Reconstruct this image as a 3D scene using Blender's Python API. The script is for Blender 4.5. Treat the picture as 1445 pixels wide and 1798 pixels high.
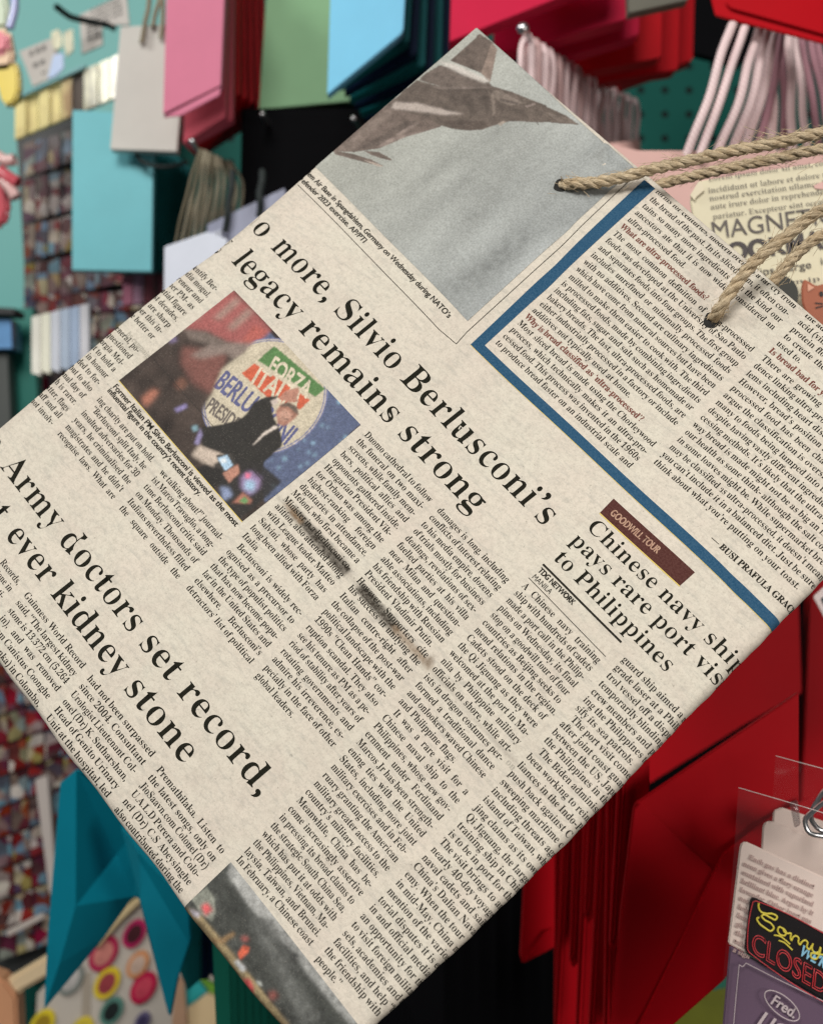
import bpy, bmesh, math, random
import numpy as np
from mathutils import Vector, Matrix
from mathutils.geometry import tessellate_polygon

for o in list(bpy.data.objects):
    bpy.data.objects.remove(o)
SC = bpy.context.scene
COL = SC.collection
random.seed(11)
RNG = np.random.default_rng(5)

# ------------------------------------------------------------------ camera
cd = bpy.data.cameras.new('camera')
cam = bpy.data.objects.new('camera', cd)
COL.objects.link(cam)
cam.location = (0, 0, 0)
cam.rotation_euler = (math.pi / 2, 0, 0)
cd.sensor_fit = 'VERTICAL'
cd.sensor_height = 24.0
cd.lens = 24.0 * 2366.0 / 1798.0
cd.clip_start = 0.02
cd.clip_end = 60.0
cd.dof.use_dof = True
cd.dof.focus_distance = 0.398
cd.dof.aperture_fstop = 10.8
cd.dof.aperture_blades = 0
SC.camera = cam

# ------------------------------------------------------------------ room light
world = bpy.data.worlds.new('World')
SC.world = world
world.use_nodes = True
bg = world.node_tree.nodes['Background']
bg.inputs[0].default_value = (0.95, 0.97, 1.0, 1)
bg.inputs[1].default_value = 0.05


def area(name, loc, target, size, power, color, size_y=None):
    ld = bpy.data.lights.new(name, 'AREA')
    ld.energy = power
    ld.color = color
    ld.shape = 'RECTANGLE'
    ld.size = size
    ld.size_y = size_y or size
    o = bpy.data.objects.new(name, ld)
    COL.objects.link(o)
    o.location = loc
    d = Vector(target) - Vector(loc)
    o.rotation_euler = d.to_track_quat('-Z', 'Y').to_euler()
    return o


area('ceiling_lamp', (-0.30, -0.85, 1.05), (0.0, 0.42, 0.0), 0.8, 27.5, (1.0, 0.972, 0.925), 0.5)
area('left_fill_lamp', (-1.15, 0.15, 0.95), (-0.42, 1.15, 0.1), 0.5, 10.5, (1.0, 0.985, 0.95), 0.35)  # added lamp without a visible source, brightens the left wall
side = area('side_fill_lamp', (0.75, -0.30, 0.0), (0.20, 0.52, -0.20), 0.4, 1.15, (1.0, 0.93, 0.86))  # added fill that lifts the red bags at the lower right
side.data.spread = math.radians(75)

SC.view_settings.view_transform = 'Standard'
SC.view_settings.look = 'None'
SC.view_settings.exposure = 0.0
SC.view_settings.gamma = 1.0
SC.view_settings.use_curve_mapping = False
SC.render.engine = 'CYCLES'
SC.cycles.max_bounces = 6
SC.cycles.transparent_max_bounces = 8
SC.cycles.use_denoising = True
SC.cycles.denoising_prefilter = 'NONE'
SC.cycles.pixel_filter_type = 'BLACKMAN_HARRIS'
SC.cycles.filter_width = 1.35

# measured print of the newspaper page, in millimetres
POSE_R = ((0.668435,-0.726831,0.157833),(0.633793,0.667676,0.390531),(-0.389231,-0.161011,0.906959))
POSE_T = (-112.462,-115.627,472.719)
PRINT = {
 'blocks': {
  'A': {"S":(),"E":((0,69.68,-1.65),(8,68.45,24.64),(10,68.68,31.28),(21,67.85,67.44)),"L":[
   'identify Ber-',
   'media mogul,',
   'trepreneur and',
   'former PM- as',
   'influential figure',
   'past decades.',
   'are sharp',
   'whether this in-',
   'the better or',
   None,
   'general, po-',
   'questioned',
   'Giorgia Mel-',
   'right to hold a',
   'in honour',
   'decided to for-',
   'but to also',
   'national day of',
   'which is rarer.',
   'latter, flags',
   'staff and all',
   'not involv-']},
  'C2': {"S":((0,72.29,51.27),(5,72.04,67.85)),"E":((0,102.86,52.43),(5,103.68,69.09)),"L":[
   'ing charity are put on hold.',
   '>“Berlusconi split Italy, he',
   'insulted adversaries for 30',
   'years, he criminalised the',
   'magistrates and he didn’t',
   'recognise laws. What are']},
  'C3': {"S":((0,107.69,52.9),(5,107.58,69.48)),"E":((0,140.46,53.86),(5,140.89,71.04)),"L":[
   'we talking about?” journal-',
   'ist Marco Travaglio, a long-',
   'time Berlusconi critic said',
   'on Monday. Thousands of',
   'Italians nevertheless filled',
   'the square outside the']},
  'C4': {"S":((0,146.35,-0.28),(10,143.91,31.48),(14,143.82,44.68),(17,144.75,55.0),(22,145.07,70.9)),"E":((0,177.71,1.27),(9,177.05,29.65),(13,176.94,42.58),(20,177.46,65.33),(22,177.49,72.18)),"L":[
   'Duomo cathedral to follow',
   'the funeral on two maxi-',
   'screens, while family mem-',
   'bers, political allies and',
   'opponents gathered inside.',
   'Hungarian President Vik-',
   'tor Orban was among the',
   'highest-ranking foreign',
   'dignitaries in attendance.',
   'Meloni, who first became a',
   'Minister in a Berlusconi co-',
   'alition, also attended along',
   'with League leader Matteo',
   'Salvini, whose party has',
   'long been allied with Forza',
   '|Italia.',
   '>Berlusconi is widely rec-',
   'ognised as a precursor to',
   'the type of populist politics',
   'that has now become popu-',
   'lar in the United States and',
   'elsewhere. Berlusconi’s',
   'detractors’ list of political']},
  'C5': {"S":((0,181.32,1.52),(10,180.91,33.37),(22,181.27,73.44)),"E":((0,213.06,3.38),(12,212.53,41.25),(21,212.7,70.98)),"L":[
   'damages is long, including',
   'conflicts of interest relating',
   'to his media empire, dozens',
   'of trials mostly for business',
   'dealings, revelations of sex-',
   'fuelled parties at his villa',
   'near Milan and question-',
   'able associations, including',
   'his friendship with Russian',
   '|President Vladimir Putin.',
   'However, Supporters cite',
   'his success in unifying the',
   'Italian centre-right after',
   'the collapse of the post-war',
   'political landscape with the',
   '1990s “Clean Hands” cor-',
   'ruption scandal. They also',
   'see his tenure as PM as a pe-',
   'riod of stability after years of',
   'rotating governments and',
   'admire his irreverence, es-',
   'pecially in the face of other',
   '|global leaders.']},
  'C6': {"S":((0,216.92,0.95),(7,216.58,22.74),(12,216.15,39.15),(22,216.21,71.76),(33,216.68,107.74),(34,216.79,110.87)),"E":((0,247.71,1.89),(8,248.35,26.97),(17,248.32,56.74),(25,248.24,82.72),(31,247.77,101.79),(34,248.13,110.62)),"L":[
   'A Chinese navy training',
   'ship with hundreds of cadets',
   'made a port call in the Philip-',
   'pines on Wednesday, its final',
   'stop on a goodwill tour of four',
   'countries as Beijing seeks to',
   '|mend relations in the region.',
   'Cadets stood on the deck of',
   'the Qi Jiguang as they were',
   'welcomed at the port in Ma-',
   'nila by Philippine military',
   'officials on shore, while art-',
   'ists in dragon costumes per-',
   'formed a traditional dance',
   'and onlookers waved Chinese',
   '|and Philippine flags.',
   '>It was a rare visit for a',
   'Chinese naval ship to the',
   'Philippines, whose new gov-',
   'ernment under Ferdinand',
   'Marcos Jr has been strength-',
   'ening ties with the United',
   'States, including more joint',
   'military exercises and in Feb-',
   'ruary granting the American',
   'military greater access to the',
   '|country’s military facilities.',
   'Meanwhile, China has be-',
   'come increasingly assertive',
   'in pressing its broad claims to',
   'the strategic South China Sea,',
   'which has put it at odds with',
   'the Philippines, Vietnam, Ma-',
   '|laysia, Taiwan, and Brunei.',
   'In February, a Chinese coast']},
  'C7': {"S":((0,251.7,-3.43),(10,252.38,27.68),(14,252.1,41.02),(20,252.45,60.76),(36,251.57,111.75)),"E":(),"L":[
   'guard ship aimed a mili-',
   'grade laser at a Philippine',
   'trol vessel off a disputed',
   'temporarily blinding its',
   'crew members and push-',
   'ing the Philippines to in-',
   '|sify its sea patrols.',
   '>The port visit comes',
   'after joint coast guards',
   'between the US, Japan',
   'the Philippines in the',
   '>The Biden administra-',
   'been working to reinfor',
   'liances in the Indo-Pac',
   'push back against C',
   'sweeping maritime c',
   'including threats again',
   'island of Taiwan, which',
   'jing claims as its own',
   'Qi Jiguang, the largest',
   'training ship in China',
   'is to be in port for three',
   'The visit brings to an',
   'nearly 40-day voyage',
   'naval cadets and sailors',
   'China’s Dalian Naval',
   'emy. When the tour',
   'in mid-May, China ma',
   'mention of the various',
   'torial disputes it is em',
   'in and official media s',
   'an opportunity for the',
   'to visit foreign military',
   'sels, academies and tr',
   'facilities, and help “b',
   'the friendship with',
   '|people.”']},
  'K1': {"S":(),"E":((0,104.95,107.9),(2,104.84,114.25)),"L":[
   'Records,',
   'stone in',
   'ti-']},
  'K2': {"S":((0,109.1,108.44),(2,109.59,115.01)),"E":((0,141.88,109.24),(3,141.89,118.94),(5,141.23,125.91)),"L":[
   'Guinness World Record',
   'said, “The largest kidney',
   'stone is 13.372 cm (5.264',
   'in), and was removed',
   'from Canistus Coonghe',
   'Sri Lanka) in Colombo,']},
  'K3': {"S":((0,145.52,109.92),(5,145.61,126.07)),"E":((0,177.64,110.45),(5,177.45,126.95)),"L":[
   'had not been surpassed',
   'since 2004. Consultant',
   'Urologist Lieutenant Col-',
   'onel (Dr) K. Sutharshan,',
   'Head of Genito Urinary',
   'Unit at the hospital, led']},
  'K4': {"S":((0,181.25,111.64),(5,181.36,127.63)),"E":((0,212.75,112.9),(5,212.66,128.11)),"L":[
   'Premathilaka. Listen to',
   'the latest songs, only on',
   'JioSaavn.com Colonel (Dr)',
   'U.A.L.D Perera and Colo-',
   'nel (Dr) C.S Abeysinghe',
   'also contributed during the']},
  'D1': {"S":((0,151.66,-122.82),(1,152.31,-119.28),(12,153.45,-81.65),(22,153.09,-49.95)),"E":((0,211.75,-119.62),(7,212.36,-96.72),(11,212.47,-83.42),(16,212.82,-66.86),(22,212.77,-47.38)),"L":[
   'forms for centuries, modern bread is a far cry from',
   'the bread of the past. In its sliced form, it often con-',
   'tains so many more ingredients than the kind our',
   'ancestors ate that it is now widely considered an',
   '|ultra-processed food.',
   '#What are ultra-processed foods?',
   'The most common definition of ultra-processed',
   'foods was developed at the University of Sao Paulo',
   'and separates foods into four groups. The first group',
   'includes unrefined or minimally processed foods',
   'with no additives. Second are culinary ingredients',
   'which have come from natural sources but have been',
   'milled to make them easier to cook with. The third',
   'is processed foods, made by combining ingredients',
   'including fats, sugar and salt such as homemade or',
   'bakery breads. The last, ultra-processed foods, are',
   'either industrially processed in a factory or include',
   '|additives not typically used at home.',
   '#Why is bread classified as ‘ultra-processed’?',
   'Most sliced bread is made using the Chorleywood',
   'process, which technically makes it an ultra-pro-',
   'cessed food. This process was invented in the 1960s',
   'to produce bread faster on an industrial scale and']},
  'D2': {"S":((0,215.51,-119.84),(4,215.81,-106.88),(9,216.08,-90.06),(20,216.43,-53.42)),"E":((19,275.06,-55.5),),"L":[
   'the addition of ascorbic acid to the bread and the',
   'acid (vitamin C) or extra enzymes with the wheat',
   'protein flour in the dough, added by the bakers',
   'to create the soft and even texture that we are',
   '|used to.',
   '#Is bread bad for you?',
   'There are growing concerns and a body of evi-',
   'dence linking ultra-processed foods to many prob-',
   'lems including heart disease and other illnesses.',
   'However, bread’s position as an ultra-processed',
   'processed food has been challenged, as experts',
   'argue the classification is oversimplified and too',
   'many to foods being lumped into the same group',
   'despite having vastly different ingredients and pro-',
   'cessing methods. It’s likely that the ultra-processed',
   'way bread is made might not be as big an issue for',
   'our health as some think- although the salt content',
   'in some loaves might be. While supermarket bread',
   'may be classified as ultra-processed, it doesn’t mean',
   'you can’t include it in a balanced diet. Just be sure',
   '|think about what you’re putting on your toast.']},
 },
 'lines': [
  ('H1','more, Silvio Berlusconi’s',(70.45,-25.13),(208.72,-16.52),17.6,'no ','','serif'),
  ('H1','legacy remains strong',(63.83,-12.94),(190.21,-5.27),17.6,'g ','','serif'),
  ('H2','Army doctors set record',(66.51,88.22),(205.58,94.9),17.0,'n ',',','serif'),
  ('H2','ever kidney stone',(87.52,101.06),(186.09,105.07),17.0,'st ','','serif'),
  ('H3','Chinese navy shi',(216.92,-24.84),(273.13,-23.12),10.3,'','p','serif'),
  ('H3','pays rare port vi',(216.58,-18.44),(271.77,-16.52),10.3,'','sit','serif'),
  ('H3','to Philippines',(217.08,-11.35),(263.11,-9.48),10.3,'','','serif'),
  ('CAP','lem Air Base in Spangdahlem, Germany on Wednesday during NATO’s',(56.2,-53.39),(136.25,-45.89),2.75,'ah','','sansb'),
  ('CAP','efender 2023 exercise. AP/PTI',(57.3,-50.12),(93.86,-47.09),2.75,'D','','sansb'),
  ('CAP2','Former Italian PM Silvio Berlusconi is viewed as the most',(72.52,44.62),(140.29,47.57),2.75,'','','sansb'),
  ('CAP2','influential figure in the country’s recent history.',(72.28,46.79),(123.84,49.12),2.75,'','','sansb'),
  ('BY','TDG NETWORK',(216.87,-5.61),(230.93,-5.28),2.4,'','','sansbb'),
  ('BY','MANILA',(216.99,-3.02),(224.2,-2.98),2.4,'','','sans'),
  ('SIG','— BUSI PRAFULA GRAC',(244.95,-46.36),(274.92,-46.17),4.2,'','E','serifb'),
  ('LAB','GOODWILL TOUR',(218.9,-32.74),(237.18,-32.98),3.2,'','','sansc'),
 ],
 'quads': {'red_label': ((216.33, -37.15), (248.75, -36.2), (248.49, -30.4), (216.68, -31.12)), 'yellow': ((216.68, -31.12), (248.49, -30.4), (248.62, -30.08), (216.8, -30.74)), 'blue_v': ((145.75, -124.14), (150.76, -123.95), (151.35, -47.28), (147.98, -44.37)), 'blue_h': ((147.98, -44.37), (151.35, -47.28), (274.38, -42.3), (274.55, -38.94))},
 'rules': ((((216.44,-8.18),(247.98,-7.22)),0.62),(((216.48,-2.38),(247.88,-1.25)),0.2),(((53.29,-48.98),(137.09,-41.23),(144.61,-41.44)),0.22),(((144.61,-41.44),(144.01,-46.71),(143.64,-79.68),(142.51,-117.3),(142.24,-122.43)),0.22)),
 'edges': {'top': ((55.94, -134.76), (94.47, -130.97), (124.71, -127.51), (139.45, -125.18), (150.59, -123.61), (188.69, -121.68), (211.41, -120.66), (222.51, -120.47)), 'left': ((55.94, -134.76), (56.3, -48.33), (56.9, -9.96), (55.82, 4.1), (54.96, 80.03)), 'right': ((274.38, -42.3), (274.76, -4.66), (275.51, 37.39), (275.29, 78.67), (274.43, 110.62)), 'bot': ((122.16, 126.6), (144.24, 127.55), (180.07, 128.47), (216.59, 129.47), (229.62, 129.91), (257.44, 127.99))},
 'holes': ((126.42,-105.8),(196.08,-100.69)),
 'jet': [
  ((0.135,0.105,0.092),0.15,1.0,((55.49,-65.16),(56.28,-94.8),(63.7,-98.7),(76.46,-104.72),(76.93,-98.91),(77.21,-96.86),(71.35,-86.31),(68.05,-77.01),(62.71,-70.35))),
  ((0.108,0.086,0.074),0.18,1.0,((56.63,-90.89),(56.34,-100.15),(56.68,-105.25),(63.91,-108.41),(78.46,-119.98),(86.05,-122.59),(93.39,-124.4),(98.93,-126.08),(99.62,-125.84),(106.96,-127.54),(112.76,-127.54),(109.53,-124.95),(104.21,-121.28),(102.16,-119.31),(94.56,-113.42),(91.15,-107.81),(89.64,-104.8),(85.57,-101.52),(80.79,-98.87),(76.62,-97.41),(70.09,-96.34),(62.39,-92.76))),
  ((0.125,0.1,0.088),0.18,1.0,((57.18,-105.69),(56.67,-108.43),(57.99,-114.92),(65.68,-118.56),(76.75,-120.72),(79.57,-119.82),(71.44,-113.07),(64.59,-108.68))),
  ((0.115,0.09,0.078),0.15,1.0,((59.41,-118.58),(59.05,-133.19),(65.45,-133.48),(67.49,-131.96),(71.87,-121.77),(65.02,-120.1))),
  ((0.215,0.165,0.14),0.12,1.0,((65.0,-133.45),(68.81,-132.25),(77.31,-120.63),(71.76,-121.69))),
  ((0.37,0.32,0.295),0.42,1.0,((57.46,-93.72),(63.7,-98.7),(72.77,-102.79),(79.97,-105.9),(74.43,-101.24),(66.34,-96.25),(58.53,-90.95))),
  ((0.52,0.485,0.455),0.48,0.9,((56.56,-115.8),(61.74,-118.65),(76.43,-121.48),(75.99,-119.63),(67.03,-117.27),(58.99,-115.79))),
  ((0.085,0.066,0.057),0.3,1.0,((76.33,-99.46),(86.78,-107.52),(90.52,-107.52),(87.15,-102.71),(81.95,-99.57))),
  ((0.23,0.185,0.165),0.3,0.7,((67.52,-84.52),(70.28,-94.39),(70.47,-92.44),(69.39,-84.58))),
  ((0.25,0.2,0.18),0.3,0.6,((65.66,-79.16),(77.1,-96.97),(71.35,-86.31),(68.05,-77.01))),
  ((0.134,0.106,0.092),0.12,1.0,((55.72,-65.85),(62.81,-69.39),(69.69,-72.06),(74.61,-72.88),(73.76,-71.91),(64.47,-67.94),(58.24,-65.44))),
  ((0.4,0.34,0.3),0.12,0.8,((67.88,-70.18),(71.7,-72.01),(74.83,-72.86),(73.63,-71.58))),
  ((0.134,0.106,0.092),0.12,1.0,((64.78,-72.91),(69.31,-75.88),(72.96,-76.53),(75.57,-76.71),(73.67,-75.46),(68.3,-73.29))),
  ((0.23,0.19,0.165),0.18,0.5,((80.46,-118.97),(82.43,-120.68),(88.47,-121.13),(92.9,-122.19),(89.79,-118.06),(84.44,-116.93))),
  ((0.185,0.151,0.132),0.24,0.6,((101.34,-124.13),(107.53,-126.96),(112.76,-127.54),(107.06,-123.83))),
  ((0.28,0.235,0.202),0.12,0.7,((92.06,-110.06),(92.69,-112.11),(93.74,-112.44),(93.58,-109.93))),
  ((0.2,0.16,0.14),0.3,0.6,((57.12,-66.41),(57.82,-89.8),(60.41,-91.01),(61.89,-70.2))),
  ((0.085,0.068,0.06),0.18,0.6,((62.62,-71.31),(66.33,-90.92),(69.28,-93.53),(67.15,-77.81))),
  ((0.19,0.155,0.14),0.18,0.6,((56.98,-104.97),(63.59,-107.81),(78.11,-119.41),(78.81,-118.73),(65.58,-107.74))),
  ((0.07,0.055,0.048),0.15,0.5,((64.29,-107.15),(78.29,-118.33),(84.65,-114.04),(74.68,-106.39))),
  ((0.22,0.18,0.155),0.12,0.6,((81.11,-117.43),(80.72,-119.17),(88.3,-112.77),(88.12,-111.6))),
  ((0.07,0.055,0.05),0.12,0.7,((84.89,-118.3),(91.42,-120.95),(91.5,-119.97),(85.51,-117.25))),
  ((0.26,0.21,0.19),0.12,0.7,((93.76,-121.34),(95.33,-124.28),(96.21,-124.3),(94.94,-121.08))),
  ((0.07,0.055,0.05),0.12,0.9,((101.0,-119.13),(102.28,-119.2),(103.17,-118.5),(102.01,-118.75))),
 ],
 'jetq': {'bl': (56.74, -57.46), 'br': (141.36, -49.46), 'tr': (140.17, -121.96)},
 'rally': [
  ((0.09,0.112,0.194),0.3,1.0,((93.94,-3.74),(142.84,-2.73),(142.14,26.43),(140.66,36.07),(128.88,28.34),(96.25,2.06))),
  ((0.302,0.094,0.09),0.8,1.0,((72.98,-5.95),(96.25,-4.88),(96.45,3.77),(88.32,7.92),(79.63,10.22),(71.94,15.61),(71.83,5.56))),
  ((0.382,0.101,0.083),0.6,0.8,((90.66,-1.82),(96.41,-3.98),(96.8,3.3),(92.06,4.77))),
  ((0.302,0.238,0.202),0.9,0.75,((77.63,5.53),(77.24,-4.9),(80.07,-4.97),(80.06,4.36))),
  ((0.302,0.238,0.202),0.9,0.75,((84.1,4.5),(83.92,-5.0),(86.96,-4.85),(86.69,4.27))),
  ((0.302,0.238,0.202),0.9,0.75,((72.09,10.37),(72.14,1.16),(73.92,1.02),(74.0,9.58))),
  ((0.173,0.072,0.061),1.0,1.0,((78.33,19.17),(91.67,10.66),(96.11,16.61),(99.78,23.48),(91.77,25.4),(82.53,23.3))),
  ((0.245,0.194,0.173),0.8,0.85,((82.73,19.63),(85.09,11.5),(95.34,2.84),(97.0,2.69),(95.81,10.96),(91.67,10.66),(86.96,17.66))),
  ((0.194,0.155,0.137),0.7,0.7,((72.34,15.16),(79.79,10.34),(88.58,8.13),(85.61,11.93),(78.5,15.47))),
 ],
 'clip': [
  (94.95,0.59),
  (96.29,6.73),
  (95.39,12.17),
  (95.1,15.79),
  (97.63,20.33),
  (99.55,23.68),
  (100.69,27.67),
  (102.5,31.06),
  (107.33,34.23),
  (132.1,25.22),
  (139.49,1.85),
  (116.69,-10.81),
  (101.57,-8.8),
 ],
 'circle': ((96.15,1.97),(125.6,-2.12),(130.65,19.92)),
 'rally2': (((0.085,0.185,0.065),0.2,1.0,((101.65,-1.44),(125.13,-2.7),(124.79,1.33),(101.66,5.69))),((0.5,0.105,0.055),0.2,1.0,((101.74,7.07),(124.42,3.19),(124.65,7.62),(114.26,12.08),(101.19,12.21)))),
 'rally3': [
  ((0.55,0.46,0.39),0.6,0.85,((110.96,41.69),(110.07,37.97),(118.56,34.43),(123.86,37.33),(120.03,40.08))),
  ((0.026,0.024,0.022),0.25,1.0,((106.08,33.36),(109.84,28.72),(112.98,23.8),(113.48,20.83),(112.08,16.25),(113.47,12.15),(116.18,9.23),(116.64,11.51),(117.65,13.51),(121.27,15.52),(124.13,16.14),(127.03,17.54),(129.9,19.64),(130.09,27.17),(132.05,30.29),(126.22,33.43),(119.64,33.84),(110.96,37.18))),
  ((0.026,0.024,0.023),0.4,0.95,((128.88,28.34),(139.18,27.58),(139.68,34.53),(139.28,45.67),(128.3,43.88),(119.08,39.31),(119.64,33.84),(126.45,30.69))),
  ((0.55,0.47,0.43),0.3,0.9,((115.58,12.1),(116.74,9.71),(117.69,10.92),(117.82,12.91))),
  ((0.4,0.2,0.15),0.25,1.0,((116.53,9.91),(116.49,6.11),(118.47,2.93),(119.95,3.64),(120.83,5.77),(122.57,5.79),(120.35,8.36))),
  ((0.34,0.17,0.125),0.3,1.0,((119.6,13.33),(118.77,10.73),(120.15,8.55),(123.14,7.79),(125.62,9.22),(125.8,12.0),(125.34,14.96),(123.23,15.74))),
  ((0.5,0.3,0.235),0.5,0.8,((120.44,12.94),(121.15,10.56),(124.16,10.19),(124.96,12.38),(123.15,14.55))),
  ((0.11,0.085,0.07),0.3,1.0,((118.8,11.13),(120.01,8.43),(123.34,7.6),(125.7,9.14),(124.11,9.4),(121.3,9.56),(119.78,10.86))),
  ((0.6,0.53,0.48),0.25,1.0,((122.88,16.92),(124.33,15.94),(123.18,21.27),(123.13,26.78),(122.31,21.27))),
  ((0.12,0.08,0.065),0.15,0.6,((122.55,13.27),(124.43,12.3),(124.67,11.39),(124.69,12.9))),
  ((0.12,0.08,0.065),0.12,0.8,((121.64,11.36),(122.65,10.97),(122.55,11.41))),
  ((0.12,0.08,0.065),0.12,0.8,((124.12,10.91),(125.02,10.64),(124.87,11.11))),
  ((0.05,0.045,0.04),0.25,1.0,((116.87,36.39),(120.45,32.66),(124.06,33.82),(124.57,37.91),(122.35,37.92))),
  ((0.35,0.5,0.66),0.25,1.0,((118.16,36.7),(119.64,33.84),(123.69,34.84),(123.45,37.72))),
  ((0.75,0.78,0.8),0.3,0.7,((119.13,36.38),(119.92,34.81),(121.52,35.4),(120.73,36.96))),
  ((0.4,0.2,0.15),0.3,1.0,((123.53,38.89),(124.56,33.51),(127.29,34.9),(127.46,39.56))),
  ((0.02,0.018,0.017),0.4,1.0,((115.49,44.2),(116.98,40.56),(121.72,38.51),(125.52,40.74),(125.24,44.3),(119.94,45.9))),
  ((0.28,0.2,0.36),0.7,1.0,((128.54,35.36),(129.17,32.25),(133.43,31.45),(135.78,34.16),(135.23,38.03),(131.11,37.87))),
  ((0.3,0.46,0.62),0.7,1.0,((130.47,35.16),(133.14,33.4),(135.5,36.1),(132.38,37.47))),
  ((0.6,0.15,0.25),0.4,1.0,((128.62,33.61),(130.06,32.63),(131.05,34.18),(129.81,34.97))),
  ((0.22,0.27,0.42),0.6,1.0,((126.43,42.36),(128.71,40.6),(131.62,41.54),(130.99,44.63))),
  ((0.35,0.15,0.11),0.4,1.0,((133.47,43.06),(133.1,38.43),(137.18,38.21),(137.7,39.36))),
  ((0.12,0.25,0.1),0.3,1.0,((134.41,41.31),(134.66,39.0),(136.81,38.98),(136.5,40.53))),
  ((0.4,0.16,0.11),0.9,1.0,((82.95,40.33),(83.05,35.89),(85.07,34.87),(86.03,38.28),(86.27,41.5))),
  ((0.35,0.15,0.1),0.8,0.4,((86.82,29.81),(87.04,26.18),(90.41,26.6),(90.6,29.82))),
  ((0.2,0.17,0.34),0.4,1.0,((93.76,35.43),(95.43,31.43),(96.89,32.23),(95.64,35.42))),
  ((0.2,0.16,0.3),0.6,0.8,((73.16,20.77),(73.17,18.49),(75.42,19.14),(74.17,21.19))),
  ((0.25,0.22,0.4),0.4,1.0,((108.47,38.56),(105.91,33.84),(108.3,35.02),(110.07,37.97))),
  ((0.2,0.35,0.42),0.4,0.8,((103.17,35.42),(104.04,33.84),(105.95,34.63),(105.09,36.21))),
 ],
 'rallyq': ((74.62,-6.21),(142.95,-2.02),(140.5,44.89),(72.38,41.59)),
 'rallytext': (('FORZA',((106.45,5.96),(123.18,3.69),(104.37,0.66)),(0.56,0.5,0.39)),('ITALIA',((105.65,12.29),(124.2,9.48),(103.65,6.46)),(0.56,0.5,0.39)),('BERLUSCONI',((97.3,21.45),(130.8,18.94),(96.15,14.72)),(0.1,0.105,0.22)),('PRESIDENTE',((101.53,28.59),(122.23,26.39),(100.28,24.04)),(0.13,0.11,0.1))),
 'rallyseam': ((71.69,28.72),(135.52,31.76)),
 'ship': [
  ((0.27,0.275,0.27),0.5,1.0,((216.31,112.21),(219.1,111.63),(271.71,113.87),(270.15,115.54),(253.47,115.71),(241.72,114.75),(231.99,115.57),(226.43,115.45),(217.9,114.69))),
  ((0.36,0.365,0.36),0.7,0.8,((217.84,112.32),(229.75,112.55),(239.24,112.65),(245.34,114.44),(240.54,116.0),(228.92,115.82),(218.86,114.9))),
  ((0.075,0.078,0.075),0.8,0.75,((230.5,117.14),(235.0,113.58),(241.72,114.75),(246.57,115.48),(253.47,115.71),(247.25,119.41),(237.6,119.13))),
  ((0.15,0.155,0.15),1.2,0.6,((227.42,117.41),(236.94,117.46),(265.56,120.45),(261.52,124.77),(237.01,119.76))),
  ((0.21,0.22,0.19),0.3,1.0,((215.91,126.39),(216.77,121.29),(220.46,121.68),(223.36,123.46),(225.0,125.92),(221.07,127.04))),
  ((0.5,0.08,0.09),0.5,1.0,((219.44,125.74),(220.03,123.92),(222.58,123.97),(222.32,126.33))),
  ((0.2,0.15,0.085),0.5,1.0,((216.93,128.93),(220.12,127.43),(230.18,127.0),(241.74,127.02),(248.91,127.45),(259.21,127.24),(257.52,132.43),(217.96,131.46))),
  ((0.3,0.235,0.13),0.3,0.8,((220.13,128.01),(222.03,127.23),(231.42,127.45),(242.65,127.22),(256.87,127.49),(255.72,128.72),(241.81,129.28))),
  ((0.38,0.36,0.42),0.4,1.0,((217.41,128.73),(220.43,127.1),(221.57,128.01),(219.83,128.92))),
  ((0.22,0.14,0.07),0.4,1.0,((227.44,129.29),(229.88,127.32),(230.99,123.18),(231.92,123.38),(231.42,127.45),(229.31,129.1))),
  ((0.55,0.11,0.06),0.3,1.0,((236.13,125.99),(235.6,123.61),(237.09,122.62),(237.88,123.83),(237.81,126.55))),
  ((0.33,0.09,0.08),0.5,1.0,((233.59,122.79),(234.31,121.43),(235.7,121.74),(234.82,122.97))),
  ((0.4,0.07,0.07),0.4,1.0,((241.66,129.44),(243.26,127.72),(245.96,128.31),(246.6,129.93),(244.22,130.17))),
  ((0.2,0.06,0.05),0.6,1.0,((249.19,126.58),(250.34,124.78),(251.83,124.91),(251.57,126.91))),
  ((0.42,0.44,0.47),0.4,1.0,((236.95,128.05),(237.67,126.99),(240.84,126.83),(240.58,128.27))),
  ((0.36,0.38,0.36),0.3,1.0,((244.88,126.86),(245.91,126.06),(247.26,126.35),(246.38,127.0))),
  ((0.04,0.042,0.042),0.5,1.0,((245.66,115.27),(247.44,113.97),(248.66,115.01),(247.18,116.0))),
 ],
 'shipq': ((216.31,112.21),(271.71,113.87),(216.29,129.0)),
 'stain': {'dark': (((149.01, 31.78), (176.71, 33.31)), ((183.29, 33.8), (200.74, 35.0))), 'brown': (((146.1, 31.59), (153.5, 32.32)), ((199.73, 35.01), (214.9, 35.72))), 'blob': ((213.92, 34.76),)},
 'seam': [
  (64.21,31.61),
  (74.08,31.99),
  (134.54,33.2),
  (144.27,31.83),
  (181.21,33.61),
  (213.93,35.88),
  (251.49,37.41),
  (274.61,37.73),
 ],
}
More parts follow.
